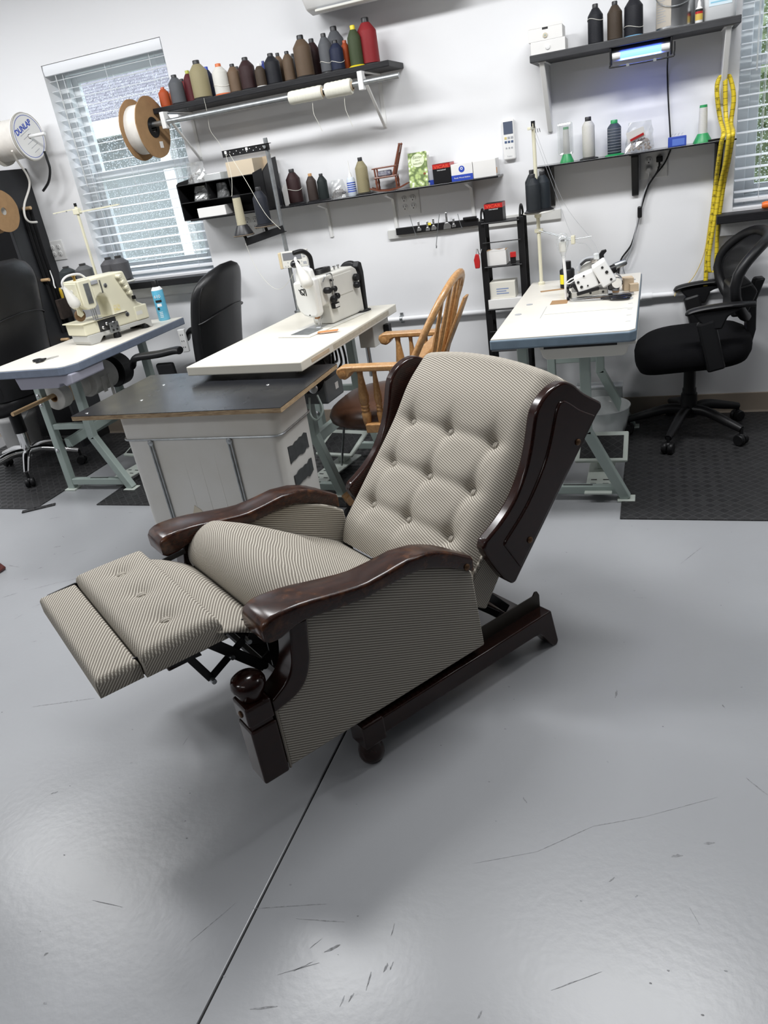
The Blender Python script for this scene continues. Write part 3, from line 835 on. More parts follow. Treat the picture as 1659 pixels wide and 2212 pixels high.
roll(-.69, -.63, .066, M['webwhite'], 'off white roll third on the dowel under the left table')
ro = roll(-.60, -.40, .082, M['webwhite'], 'wide off white webbing roll under the left table with loose tails')
MB().prism([(.078, -.07), (.083, -.07), (.086, .02), (.081, .02)], -.06, -.03, lambda a, b, h: (a, h, b)).build('loose_tail', M['webwhite'], ro, smooth=0)
MB().prism([(.080, -.13), (.084, -.13), (.086, .02), (.081, .02)], .0, .02, lambda a, b, h: (a, h, b)).build('loose_tail', M['webwhite'], ro, smooth=0)
roll(-.36, -.27, .095, M['black'], 'black roll at the wall end of the dowel under the left table', core=.03)

# middle table (slightly turned)
t = thing('sewing_table', 'middle cream topped sewing table with white machine behind the bin', 'table', (-.97, -.88, 0), radians(-4))
MB().box(-.27, .27, -.505, .505, .722, .760).build('table_top', mat('cream_laminate', (.72, .69, .60), .35, var=.05), t, smooth=0, bevel=.004)
MB().box(.2695, .2712, -.22, .40, .732, .752).build('measuring_strip', mat('aged_ruler', (.55, .50, .40), .6, var=.2, vs=60), t, smooth=0)
MB().box(.2695, .2714, -.42, -.26, .734, .748).build('wood_patch', M['kraft'], t, smooth=0)
frame(t, -.10, -.22, .03, .30, .12, .722, M['green'])
frame(t, .42, -.22, .03, .30, .12, .722, M['green'])
MB().bar((.02, -.1, .28), (.02, .42, .28), .03, .05).build('long_brace', M['green'], t, smooth=0, bevel=.003)
pedal(t, -.02, .14, radians(-6), M['lightgreen'])
mo = MB(); mo.lathe([(.02, -.1), (.07, -.095), (.085, -.06), (.085, .05), (.07, .085), (.03, .09)], 22, (.08, -.08, .60), 'y')
mo.build('motor', M['black'], t)
MB().box(.02, .16, -.15, .02, .47, .58).build('motor_control_box', mat('dark_grey_box', (.11, .12, .125), .45), t, smooth=0, bevel=.008)
MB().box(.1602, .1612, -.06, -.03, .51, .54).build('rating_label', M['paper'], t, smooth=0)
MB().box(.14, .22, .30, .50, .60, .722).build('switch_box', M['offwhite'], t, smooth=0, bevel=.004)
MB().box(.222, .25, .42, .46, .63, .68).build('rocker_switch', M['black'], t, smooth=0, bevel=.004)
for k in range(5):
    rr = random.Random(k)
    MB().tube(smoothpts([(.05 + .04*k, .25 - .1*k, .70), (.1 + .02*k, .2 - .08*k, .60 + .02*rr.random()), (.14, .1 - .05*k, .55 + .03*k), (.08, .02, .50 + .01*k), (.03 + .02*k, -.05, .46)], 5), .006, 6).build('cable', M['black'], t)
MB().tube([(.16, .34, .72), (.16, .34, .45)], .012, 10).build('steel_strut', M['steel'], t)
MB().tube([(.19, -.03, .47), (.02, .12, .06)], .006, 8).build('pedal_rod', M['galv'], t)
# small regulator on the middle table leg
MB().lathe([(.02, 0), (.02, .012), (.017, .014)], 16, (.13, -.2, .56), (0, -1, 0)).build('pressure_gauge', M['steel'], t)
MB().tube(smoothpts([(.14, -.2, .53), (.165, -.22, .47), (.14, -.24, .43), (.10, -.22, .45), (.10, -.2, .52)], 5), .005, 6).build('air_hose', M['green'], t)

# overlock table (right)
t = thing('sewing_table', 'right off white overlock table with blue grey edge and drawer', 'table', (.22, -.71, 0))
pl = [(-.255, -.55), (.235, -.55), (.255, -.53), (.255, .55), (-.255, .55)]
top_poly(pl, .718, .756, 'edge_band', M['edge'], t, smooth=0, bevel=.006, seg=3)
top_poly([(a*.985, b*.993) for a, b in pl], .752, .760, 'table_top', M['top'], t, smooth=0, bevel=.002)
frame(t, -.31, -.177, .060, .295, .210, .718, M['green'])
frame(t, .535, -.177, .060, .295, .210, .718, M['green'])
MB().bar((0, -.3, .28), (0, .535, .28), .03, .04).build('long_brace', M['green'], t, smooth=0, bevel=.003)
dr = MB().prism([(-.08, .706), (-.07, .674), (-.055, .664), (.21, .664), (.222, .672), (.23, .700), (.255, .702), (.255, .716), (-.085, .716)], -.52, -.12, lambda a, b, h: (a, h, b)).build('drawer', M['offwhite'], t, smooth=30, bevel=.004)
MB().box(-.065, .19, -.5215, -.5195, .704, .715).build('drawer_gap', M['slot'], dr, smooth=0)
MB().box(-.19, -.06, -.2, -.05, .685, .718).build('wood_block', M['dowel'], t, smooth=0)
pedal(t, .10, -.15, 0, M['lightgreen'])
for (xx, yy, sx, sy) in ((-.21, -.16, .014, .006), (-.19, .02, .014, .006), (.215, -.02, .016, .007), (.215, .38, .016, .007)):
    MB().lathe([(sx, 0), (sx, .0012)], 12, (xx, yy, .7601)).build('cap_plug', M['inkgrey'], t)
for i in range(9):
    MB().box(.215, .232, -.42 + i*.1, -.416 + i*.1, .7602, .7606).build('ruler_mark', M['inkgrey'], t, smooth=0)
MB().box(-.11, -.108, -.26, -.05, .7602, .7605).build('cutout_line', M['inkgrey'], t, smooth=0)
MB().box(-.1, .235, -.2, -.198, .7602, .7605).build('cutout_line', M['inkgrey'], t, smooth=0)
MB().box(-.10, -.03, -.02, .06, .7602, .7608).build('cutout_well', M['card'], t, smooth=0)
MB().box(.0, .17, .0, .20, .7602, .7608).build('cutout_well', M['card'], t, smooth=0)
MB().obox((-.12, .30, .7607), (.12, .028, .001), Matrix.Rotation(radians(12), 3, 'Z')).build('cutout_well', M['card'], t, smooth=0)
# tub below the overlock table
tb = MB().lathe([(.09, .0), (.10, .004), (.118, .05), (.128, .10), (.132, .15), (.138, .158), (.136, .162), (.129, .156), (.122, .10), (.112, .05), (.096, .01), (.0, .008)], 32, (.29, -.285, 0.0), cap=False)
tag(tb.build('plastic_tub', M['clearp'], smooth=50), 'translucent round plastic tub on the floor under the right table', 'tub')
bx = thing('plastic_bin', 'translucent square plastic bin behind the round tub', 'bin', (.27, -.09, 0))
b_ = MB(); b_.box(-.11, .11, -.04, .04, 0, .004)
for q in ((-.11, -.107, -.04, .04), (.107, .11, -.04, .04), (-.11, .11, -.04, -.037), (-.11, .11, .037, .04)): b_.box(*q, 0, .20)
b_.build('bin_body', M['clearp'], bx, smooth=0)
MB().box(-.115, .115, -.045, .045, .20, .206).build('bin_lid', M['clearp'], bx, smooth=0)

# ---------------------------------------------------------------- plastic bin cart with plywood top
t = thing('plastic_bin_cart', 'white upright plastic bin on casters with wire frame, in front of the middle table', 'bin', (-1.08, -1.54, 0))
def binring(z, k, r):
    hx, hy = .345*k, .145*k; q = []
    for cx, cy, a0 in ((hx - r, hy - r, 0), (-hx + r, hy - r, pi/2), (-hx + r, -hy + r, pi), (hx - r, -hy + r, 1.5*pi)):
        for i in range(6): q.append((cx + r*cos(a0 + pi/2*i/5), cy + r*sin(a0 + pi/2*i/5), z))
    return q
M['binp'] = mat('milky_polyethylene', (.66, .65, .62), .4, c2=(.60, .58, .53), vs=4, bump=.03)
M['binp2'] = mat('beige_stained_polyethylene', (.60, .54, .43), .5, var=.1, vs=9)
bd = MB().rings([binring(.10, .955, .03), binring(.12, .965, .035), binring(.565, .985, .04), binring(.57, 1.0, .04), binring(.575, 1.0, .04), binring(.66, 1.0, .04), binring(.678, 1.0, .04)]).build('bin_body', M['binp'], t, smooth=35)
for xx in (-.09, -.02, .05): 
    MB().prism([(xx - .012, -.137), (xx, -.1425), (xx + .012, -.137)], .13, .56, lambda a, b, h: (a, b, h)).build('moulded_rib', M['binp'], bd, smooth=0)
MB().tube(binring(.568, 1.012, .04), .004, 6, closed=True).build('wire_ring', M['galv'], t)
for xx in (-.215, .135):
    MB().tube([(xx - .006, -.149, .565), (xx - .006, -.142, .095)], .004, 6).build('wire_rod', M['galv'], t)
    MB().tube([(xx + .006, -.149, .565), (xx + .006, -.142, .095)], .004, 6).build('wire_rod', M['galv'], t)
    MB().lathe([(.012, 0), (.012, .003), (.005, .006)], 12, (xx, -.148, .555), (0, -1, 0)).build('wire_clip', M['galv'], t)
MB().prism([(-.165, .14), (-.10, .285), (-.075, .265), (-.02, .16), (-.02, .14)], -.1425, -.1405, lambda a, b, h: (a, h, b)).build('beige_stain', M['binp2'], bd, smooth=0)
def ragged(y0, y1, z0, z1, sd):
    rr = random.Random(sd); q = []
    for i in range(9): q.append((y0 + (y1 - y0)*i/8, z0 + rr.uniform(-.006, .006)))
    for i in range(9): q.append((y1 - (y1 - y0)*i/8, z1 + rr.uniform(-.006, .006)))
    return q
for (z0, z1, ya, yb, sd) in ((.44, .50, -.095, .075, 3), (.335, .39, -.09, .075, 5)):
    MB().prism(ragged(ya, yb, z0, z1, sd), .3385, .3415, lambda a, b, h: (h, a, b)).build('tape_residue', mat('dark_tape_residue', (.055, .06, .062), .7, var=.3, vs=40), bd, smooth=0)
for xx, yy in ((-.27, -.10), (.27, -.10), (-.27, .10), (.27, .10)):
    cs = MB().lathe([(.014, .062), (.02, .066), (.02, .08), (.012, .086), (.012, .1)], 12, (xx, yy, 0)).build('caster', M['brass'], t)
    MB().lathe([(.008, -.012), (.03, -.012), (.033, -.006), (.033, .006), (.03, .012), (.008, .012)], 20, (xx + .01, yy, .034), 'y').build('wheel', M['black'], cs)
    MB().box(xx - .012, xx + .03, yy - .017, yy - .013, .03, .066).box(xx - .012, xx + .03, yy + .013, yy + .017, .03, .066).build('fork', M['black'], cs, smooth=0)
t = thing('plywood_board', 'black faced plywood board lying on the white bin', 'board', (-1.12, -1.485, .6785))
M['ply'] = wood('plywood_edge', (.20, .12, .06), (.55, .42, .26), .7, 0, (4, 4, 90), 5)
MB().box(-.45, .45, -.268, .268, 0, .0165).build('plywood_core', M['ply'], t, smooth=0)
MB().box(-.45, .45, -.268, .268, .0165, .0185).build('black_face', mat('worn_black_laminate', (.016, .017, .02), .24, var=.3, vs=10, rvar=.12), t, smooth=0)
for xx, yy in ((-.2, .24), (-.27, .1), (-.24, -.1), (-.40, -.235), (.32, .17), (.26, .02), (.12, .21)):
    MB().lathe([(.007, 0), (.006, .0012), (.001, .0015)], 10, (xx, yy, .0185)).build('screw_head', M['steel'], t)

# ---------------------------------------------------------------- office chairs
def caster_base(t, R_, zhub, armm, a0, chrome=False, wheel_r=.027):
    for k in range(5):
        an = a0 + 2*pi*k/5; ex, ey = cos(an), sin(an)
        pts = [(ex*.02, ey*.02, zhub + .02), (ex*R_*.35, ey*R_*.35, zhub + .025), (ex*R_*.75, ey*R_*.75, zhub - .005), (ex*R_, ey*R_, zhub - .025)]
        MB().tube(smoothpts(pts, 4), [.026, .025, .024, .024, .023, .023, .022, .021, .02, .019, .018, .017, .016], 10).build('base_arm', armm, t)
        cs = MB().tube([(ex*R_, ey*R_, zhub - .02), (ex*R_, ey*R_, .045)], .008, 8).build('caster', M['black'], t)
        px, py = -ey, ex
        for s in (-1, 1):
            MB().lathe([(.004, -.011), (wheel_r - .004, -.011), (wheel_r, -.006), (wheel_r, .006), (wheel_r - .004, .011), (.004, .011)], 16, (ex*R_ + px*.014*s, ey*R_ + py*.014*s, wheel_r + .0005), (px, py, 0)).build('wheel', M['black'], cs)
        MB().ball((ex*R_, ey*R_, wheel_r + .014), .02, 10, 6, (1, 1, .8)).build('hood', M['black'], cs)
# right mesh chair: faces -x; local +x = backwards
t = thing('mesh_office_chair', 'black mesh back office chair beside the right table', 'chair', (.69, -.29, .006), radians(4))
caster_base(t, .275, .10, M['black'], radians(30))
MB().lathe([(.042, .09), (.038, .11), (.036, .20), (.031, .205), (.031, .225), (.027, .23), (.027, .36)], 20).build('gas_column', M['black'], t)
def seatring(z, k, dx=0): 
    q = []
    for i in range(40):
        an = 2*pi*i/40; c_, s_ = cos(an), sin(an)
        x = (abs(c_)**.6)*(1 if c_ > 0 else -1)*.245*k; y = (abs(s_)**.6)*(1 if s_ > 0 else -1)*.245*k
        q.append((x + dx, y, z + (.018*(x/.24)**2 if x > 0 else -.03*(x/.24)**2)))
    return q
MB().rings([seatring(.365, .82), seatring(.375, .94), seatring(.405, .995), seatring(.435, 1.0), seatring(.462, .97), seatring(.480, .86), seatring(.488, .6), seatring(.49, .25)]).build('seat', M['mesh'], t, smooth=70)
MB().box(-.08, .1, -.09, .09, .345, .37).build('seat_mechanism', M['black'], t, smooth=0, bevel=.008)
def backpt(v_, y_, th=0):
    # curve in x,z ; v 0..1
    z = .555 + .335*v_
    x = .175 + .115*(v_ - .48)**2*(1.6 if v_ < .48 else 3.6) - .035*(y_/.23)**2
    return (x + th, y_, z)
def hw(v_): return .175 + .075*sin(min(1, v_*1.25)*pi*.62)
fr = []
N = 40
for i in range(N):
    an = 2*pi*i/N
    v_ = .5 - .5*cos(an)*1.0
    s = sin(an)
    v_ = min(1, max(0, .5 - .5*(abs(cos(an))**.7)*(1 if cos(an) > 0 else -1)))
    y_ = hw(v_)*(abs(s)**.55)*(1 if s > 0 else -1)
    fr.append(backpt(v_, y_))
MB().tube(fr, .022, 8, closed=True).build('back_frame', M['black'], t, smooth=70)
g = MB(); g.grid(15, 21, lambda u_, v_: backpt(.03 + .94*v_, (2*u_ - 1)*hw(v_)*.94*min(1, (max(.0, sin(pi*(.03 + .94*v_))))**.35), .004))
def mesh_mat():
    mt = mat('see_through_mesh', (.007, .007, .008), .8, spec=.15); n, l, b = nt(mt)
    tc = n.new('ShaderNodeTexCoord'); wv = n.new('ShaderNodeTexChecker'); wv.inputs['Scale'].default_value = 420
    l.new(tc.outputs['Object'], wv.inputs['Vector'])
    mr = n.new('ShaderNodeMapRange'); mr.inputs['To Min'].default_value = .78; mr.inputs['To Max'].default_value = 1.0
    l.new(wv.outputs['Fac'], mr.inputs[0]); l.new(mr.outputs[0], b.inputs['Alpha'])
    return mt
M['seethru'] = mesh_mat()
g.build('back_mesh', M['seethru'], t, smooth=70)
MB().prism([(.0, .0), (.05, .0), (.075, .12), (.07, .25), (.10, .34), (.06, .34), (.03, .25), (.035, .12)], -.035, .035, lambda a, b, h: (a + .19, h, b + .365)).build('back_spine', M['black'], t, smooth=40, bevel=.008)
MB().prism([(.0, .0), (.06, .0), (.10, .10), (.075, .14), (.0, .12)], -.13, .13, lambda a, b, h: (a + .175 - .03*(h/.13)**2, h, b + .57)).build('lumbar_shell', M['black'], t, smooth=40, bevel=.01)
for s in (-1, 1):
    y = .265*s
    MB().bar((.08, y*.9, .375), (.025, y, .60), .035, .075, (1, 0, 0)).build('arm_post', M['black'], t, smooth=0, bevel=.012)
    pts = smoothpts([(-.055, y, .632), (-.03, y, .642), (.02, y, .65), (.10, y, .655), (.17, y*.97, .652), (.22, y*.85, .642)], 4)
    a_ = MB()
    rings = []
    for i, p in enumerate(pts):
        k = min(1, (i + 1)/3); w_ = .026*k if i < len(pts) - 4 else .022
        rings.append([(p[0], p[1] + w_*cos(2*pi*j/12), p[2] + .012*k*sin(2*pi*j/12)) for j in range(12)])
    a_.rings(rings).build('armrest', M['black'], t, smooth=60)
    MB().prism([(-.03, .636), (.03, .56), (.09, .56), (.11, .61), (.17, .645)], y - .014, y + .014, lambda a, b, h: (a, h, b)).build('arm_bracket', M['black'], t, smooth=30, bevel=.008)

def leather_chair(loc, rz, label, back_h, chrome, mesh_low=False):
    t = thing('leather_office_chair', label, 'chair', loc, rz)
    caster_base(t, .30, .11, M['chrome'] if chrome else M['black'], radians(20))
    MB().lathe([(.03, .1), (.03, .26), (.028, .262)], 16).build('gas_column', M['chrome'] if chrome else M['black'], t)
    MB().lathe([(.036, .25), (.036, .40)], 16).build('column_cover', M['black'], t)
    MB().rings([[(x*1.02, y*1.02, z) for x, y, z in seatring(a, b)] for a, b in ((.40, .85), (.41, .97), (.45, 1.0), (.49, .97), (.51, .85), (.52, .5))]).build('seat', M['leather'], t, smooth=70)
    n_ = 27; z0, z1 = .50, back_h
    rings = []
    for i in range(n_):
        v_ = i/(n_ - 1); z = z0 + (z1 - z0)*v_
        wd = .225 + .02*sin(pi*v_*.9) ; 
        if v_ > .72: wd *= sqrt(max(.02, 1 - .93*((v_ - .72)/.28)**2.6))
        th = .045*(1 if v_ < .80 else sqrt(max(.03, 1 - .96*((v_ - .80)/.20)**2.4)))
        xc = .21 + .11*v_ + .05*(v_ - .4)**2
        q = []
        for k in range(28):
            an = 2*pi*k/28; c_, s_ = cos(an), sin(an)
            yy = wd*(abs(s_)**.5)*(1 if s_ > 0 else -1)
            xx = xc + th*(abs(c_)**.7)*(1 if c_ > 0 else -1) - .05*(yy/.22)**2
            q.append((xx, yy, z))
        rings.append(q)
    bo = MB().rings(rings).build('backrest', M['leather'], t, smooth=70)
    sp_ = [rings[i][k] for i in range(1, n_ - 1) for k in (8,)]
    for k in (5, 23):
        MB().tube([Vector(rings[i][k])*1.0 for i in range(1, n_ - 4)], .0035, 6).build('seam', M['leather'], bo)
    hs_ = [(rings[16][k][0] + .002, rings[16][k][1], rings[16][k][2] - .03*(rings[16][k][1]/.2)**2) for k in list(range(22, 28)) + list(range(0, 7))]
    MB().tube(hs_, .004, 6).build('seam', M['leather'], bo)
    for s in (-1, 1):
        y = .295*s
        MB().bar((.02, y*.93, .43), (.02, y, .63), .03, .10, (1, 0, 0)).build('arm_post', M['black'], t, smooth=0, bevel=.012)
        pts = smoothpts([(-.17, y, .625), (-.155, y, .655), (-.12, y, .670), (0, y, .676), (.10, y, .688), (.13, y, .685)], 4)
        rings2 = []
        for i, p in enumerate(pts):
            w_ = .034
            rings2.append([(p[0], p[1] + w_*cos(2*pi*j/12), p[2] + .019*sin(2*pi*j/12)) for j in range(12)])
        MB().rings(rings2).build('armrest', M['black'], t, smooth=60, bevel=.005)
        MB().lathe([(.02, 0), (.02, .006), (.012, .01)], 14, (.02, y + .02*s, .47), (0, s, 0)).build('arm_knob', M['black'], t)
    return t
leather_chair((-1.86, -.46, .006), radians(3), 'black leather office chair with armrests between the left and middle tables', 1.045, False)
leather_chair((-3.03, -.66, .006), radians(0), 'black high back office chair with chrome base at the left photo edge', 1.21, True)

# ---------------------------------------------------------------- windsor armchair (faces -x)
t = thing('wooden_armchair', 'golden oak bow back armchair with brown leather seat beside the middle table', 'chair', (-.52, -1.03, .006))
M['brownl'] = mat('brown_leather', (.075, .032, .017), .36, var=.25, vs=14, bump=.12, bs=260)
ss = []
for (z, k) in ((.425, .92), (.435, 1.0), (.455, 1.02), (.475, .98), (.493, .86), (.503, .6), (.506, .25)):
    ss.append([((.24 if cos(2*pi*i/36) < 0 else .2)*k*(abs(cos(2*pi*i/36))**.75)*(1 if cos(2*pi*i/36) > 0 else -1) - .02, .255*k*(abs(sin(2*pi*i/36))**.75)*(1 if sin(2*pi*i/36) > 0 else -1), z) for i in range(36)])
MB().rings(ss).build('seat_cushion', M['brownl'], t, smooth=70)
for i in range(14):
    MB().ball((-.035 + .017*i if False else -.04, -.262 + .0*i, .44), .001, 6, 4)
nl = MB()
for i in range(20):
    nl.ball((-.045 + .012*i, -.243 - .012*min(1, i/6) + .0, .452 if i > 3 else .43 + .008*i), .0055, 8, 5)
for i in range(20):
    nl.ball((-.045 + .012*i, .255, .452), .0055, 8, 5)
nl.build('nail_heads', M['brass'], t)
MB().box(-.03, .2, -.285, -.225, .425, .462).build('side_rail', M['oak'], t, smooth=0, bevel=.004)
MB().box(-.03, .2, .225, .285, .425, .462).build('side_rail', M['oak'], t, smooth=0, bevel=.004)
MB().box(.15, .21, -.24, .24, .42, .46).build('rear_rail', M['oak'], t, smooth=0, bevel=.004)
for s in (-1, 1):
    y = .262*s
    prof = [(-.105, .655, .012), (-.112, .676, .017), (-.095, .693, .015), (-.06, .693, .013), (0, .690, .0125), (.12, .688, .0125), (.22, .684, .0125)]
    poly = [(-.118, .678), (-.112, .694), (-.09, .701), (.05, .699), (.2, .695), (.22, .69), (.22, .672), (.05, .676), (-.04, .678), (-.058, .672), (-.065, .658), (-.085, .648), (-.108, .655)]
    MB().prism(poly, y - .026, y + .026, lambda a, b, h: (a, h, b)).build('armrest', M['oak'], t, smooth=30, bevel=.006)
    MB().lathe([(.012, 0), (.014, .003), (.008, .004)], 14, (-.09, y - .026, .673), (0, -1, 0)).build('arm_scroll', M['oak'], t)
    def spin(x, k, zb_):
        q = MB().lathe([(.012*k, 0), (.017*k, .02), (.020*k, .055), (.015*k, .062), (.019*k, .07), (.015*k, .078), (.019*k, .086), (.015*k, .094), (.019*k, .10), (.021*k, .125), (.016*k, .165), (.011*k, .21), (.013*k, .238)], 16)
        q.build('arm_spindle', M['oak'], t, loc=(x, y*.97, zb_))
    spin(-.03, 1.0, .445); spin(.03, .75, .445); spin(.1, .75, .445)
    MB().tube([(-.12, y*.8, .43), (-.16, y*.95, .0)], [.018, .022], 10).build('leg', M['oak'], t) if False else None
# bow and spindles lean back
def bowp(an):
    y = -.25*cos(an); z = .66 + .30*sin(an)**.8; x = .17 + (z - .66)*.55
    return (x, y, z)
bp_ = [bowp(pi*i/28) for i in range(29)]
rings = []
for i, p in enumerate(bp_):
    a_ = Vector(bp_[max(i - 1, 0)]); b_ = Vector(bp_[min(i + 1, 28)]); d = (b_ - a_).normalized()
    nrm = Vector((.876, 0, -.482)); s_ = d.cross(nrm).normalized()
    c_ = Vector(p); q = []
    for k in range(12):
        an = 2*pi*k/12
        q.append(c_ + s_*(.021*cos(an)) + nrm*(.014*sin(an)))
    rings.append(q)
MB().rings(rings).build('bow', M['oak'], t, smooth=60)
for y in (-.15, -.075, .0, .075, .15):
    an = math.acos(-y/.25); p = Vector(bowp(an))
    MB().tube([(.165, y*.85, .462), ((.165 + p.x)/2 + .004, y*.93, (.462 + p.z)/2), p], [.008, .011, .007], 8).build('back_spindle', M['oak'], t)
MB().prism([(.0, -.03), (.06, -.035), (.12, -.022), (.2, -.032), (.3, -.045), (.42, -.03), (.42, .03), (.3, .045), (.2, .032), (.12, .022), (.06, .035), (.0, .03)], -.006, .006, lambda a, b, h: (.175 + a*.44 + h, b, .50 + a*.9)).build('back_splat', M['oak'], t, smooth=30, bevel=.003)
MB().prism([(.0, 0), (.06, 0), (.05, .035), (.0, .04)], -.29, .29, lambda a, b, h: (.165 + a + .06*(1 - (h/.29)**2), h, .66 + b)).build('arm_rail', M['oak'], t, smooth=30, bevel=.005)
MB().lathe([(.035, .20), (.03, .30), (.03, .42)], 16, (0, 0, 0)).build('swivel_post', M['blackmatte'], t)
for an in (45, 135, 225, 315):
    MB().bar((cos(radians(an))*.02, sin(radians(an))*.02, .20), (cos(radians(an))*.30, sin(radians(an))*.30, .085), .045, .05).build('base_leg', M['oak'], t, smooth=0, bevel=.006)
    MB().lathe([(.004, -.012), (.024, -.012), (.024, .012), (.004, .012)], 14, (cos(radians(an))*.29, sin(radians(an))*.29, .0245), (sin(radians(an)), -cos(radians(an)), 0)).build('caster', M['black'], t)
    MB().tube([(cos(radians(an))*.29, sin(radians(an))*.29, .03), (cos(radians(an))*.29, sin(radians(an))*.29, .08)], .009, 8).build('caster_stem', M['black'], t)
# dark red wooden stool corner at the far left of the photo
t = thing('wooden_stool', 'dark cherry wood stool base at the left photo edge', 'stool', (-2.45, -1.82, 0))
M['cherry'] = wood('dark_cherry', (.05, .008, .006), (.10, .018, .012), .3, .4, (8, 8, 8), 6)
MB().prism([(.245, .0), (.25, .012), (.20, .055), (-.25, .055), (-.25, 0)], -.02, .02, lambda a, b, h: (a, h + .03, b)).build('runner', M['cherry'], t, smooth=0, bevel=.004)
MB().prism([(.245, .0), (.25, .012), (.20, .055), (-.25, .055), (-.25, 0)], -.02, .02, lambda a, b, h: (a, h - .35, b)).build('runner', M['cherry'], t, smooth=0, bevel=.004)
MB().box(-.22, -.17, -.37, .05, .055, .40).build('upright', M['cherry'], t, smooth=0, bevel=.004)
MB().box(-.45, -.02 - .05, -.38, .06, .40, .44).build('seat', M['cherry'], t, smooth=0, bevel=.006)
# white bucket
t = thing('plastic_bucket', 'white plastic bucket on the floor behind the left chair base', 'bucket', (-3.42, -.30, .006))
MB().lathe([(.105, 0), (.11, .01), (.128, .22), (.133, .225), (.136, .25), (.134, .27), (.138, .275), (.138, .29), (.130, .29), (.124, .22), (.104, .02), (0, .015)], 30, cap=False).build('bucket_body', M['white'], t, smooth=50)
MB().tube([(.14*cos(a), -.09*sin(a) - .02, .27 - .09*sin(a)) for a in [pi*i/14 for i in range(15)]], .003, 6).build('bail_handle', M['galv'], t)
# ---------------------------------------------------------------- shelves
def shelf(name, label, x0, x1, depth, z0, z1, m_, bev=.003):
    o = MB().box(x0, x1, -depth, 0.0, z0, z1).build(name, m_, smooth=0, bevel=bev)
    return tag(o, label, 'shelf')
shelf('wall_shelf', 'black painted board shelf crowded with thread cones, upper left', -1.865, -.60, .235, 1.775, 1.80, M['blackwood'])
shelf('wall_shelf', 'thin black shelf with small boxes and the miniature rocking chair, middle wall', -1.86, -.165, .14, 1.250, 1.258, M['blackgloss'], .001)
shelf('wall_shelf', 'dark grey wood board shelf above the blue glowing lamp, upper right', .02, .84, .22, 1.680, 1.708, mat('charcoal_wood', (.035, .036, .04), .55, var=.35, vs=12, stretch=(1, 14, 14)))
shelf('wall_shelf', 'thin black glass shelf with green based cones, lower right', .005, .85, .16, 1.263, 1.270, M['blackgloss'], .001)
# white brackets
def bracket(x, z, depth, drop, label, m_, strut=True, wd=.02, tapered=False):
    t = thing('shelf_bracket', label, 'bracket', (x, 0, z))
    if tapered:
        MB().prism([(-.0, 0), (-depth, 0), (-depth, -.012), (-.02, -drop*.96), (-.012, -drop), (0, -drop)], -wd/2, wd/2, lambda a, b, h: (h, a, b)).build('bracket_body', m_, t, smooth=0, bevel=.003)
        MB().box(-wd*.75, wd*.75, -depth, 0, -.004, 0).build('shelf_flange', m_, t, smooth=0, bevel=.001)
    else:
        MB().box(-wd/2, wd/2, -.004, 0, -drop, 0).build('wall_arm', m_, t, smooth=0, bevel=.001)
        MB().box(-wd/2, wd/2, -depth, 0, -.004, 0).build('shelf_arm', m_, t, smooth=0, bevel=.001)
        if strut: MB().bar((0, -depth*.95, -.012), (0, -.006, -drop*.98), .014, .008, (0, 1, 0)).build('brace', m_, t, smooth=0, bevel=.002)
        else: MB().prism([(-.004, 0), (-depth, -.004), (-depth, -.012), (-.024, -.035), (-.018, -.06), (-.008, -drop), (-.004, -drop)], -.007, .007, lambda a, b, h: (h, a, b)).build('web', m_, t, smooth=0)
    MB().lathe([(.006, 0), (.005, .002), (.001, .003)], 8, (0, -.005 if not tapered else -.0125, -drop + .012), (0, -1, 0)).build('screw', M['galv'], t)
    return t
for x, lb in ((-1.79, 'white metal bracket at the reel end of the upper left shelf'), (-.728, 'white metal bracket at the red cone end of the upper left shelf')):
    t = bracket(x, 1.775, .255, .235, lb, M['white'])
    MB().box(-.012, .012, -.285, -.245, -.075, .0).build('rod_hook', M['white'], t, smooth=0, bevel=.003)
for x, lb in ((-1.105, 'small white bracket under the middle shelf beside the dark cones'), (-.735, 'small white bracket under the middle shelf left of the quad outlet'), (-.325, 'small white bracket under the middle shelf below the boxes')):
    bracket(x, 1.250, .12, .18, lb, M['white'], strut=False, wd=.022)
bracket(.068, 1.68, .20, .275, 'white tapered bracket at the left end of the upper right shelf', M['white'], wd=.022, tapered=True)
bracket(.797, 1.68, .20, .275, 'white tapered bracket holding the yellow tape measures', M['white'], wd=.022, tapered=True)
for x, lb in ((.062, 'black bracket at the left end of the glass shelf'), (.442, 'black bracket at the middle of the glass shelf'), (.79, 'black bracket at the tape measure end of the glass shelf')):
    bracket(x, 1.263, .13, .18, lb, M['black'], wd=.03, tapered=True)
# conduit rod with reel and twine
tag(MB().tube([(-1.995, -.265, 1.729), (-.55, -.265, 1.729)], .0125, 14).build('hanging_rod', M['galv']), 'galvanised pipe rod hanging in front of the upper left shelf', 'rod')
def reel(loc, r, half, label, fl, core_m, hole=.02, th=.004, rc=.8):
    t = thing('cardboard_reel', label, 'reel', loc)
    for s in (-1, 1):
        q = MB(); n_ = 40
        rim = [(r*(1 + .01*sin(5*a_) + .006*sin(11*a_)), a_) for a_ in [2*pi*i/n_ for i in range(n_)]]
        ro_ = [[(s*half + d, hole*cos(a_), hole*sin(a_)) for _, a_ in rim] for d in (-th/2, th/2)]
        ou = [[(s*half + d, rr_*cos(a_), rr_*sin(a_)) for rr_, a_ in rim] for d in (-th/2, th/2)]
        q.rings([ro_[0], ou[0], ou[1], ro_[1], ro_[0]], cap=False)
        q.build('flange', fl, t, smooth=40)
    MB().lathe([(hole, -half + .003), (r*rc, -half + .003), (r*rc, half - .003), (hole, half - .003), (hole, -half + .003)], 30, (0, 0, 0), 'x', cap=False).build('wound_cord', core_m, t)
    return t
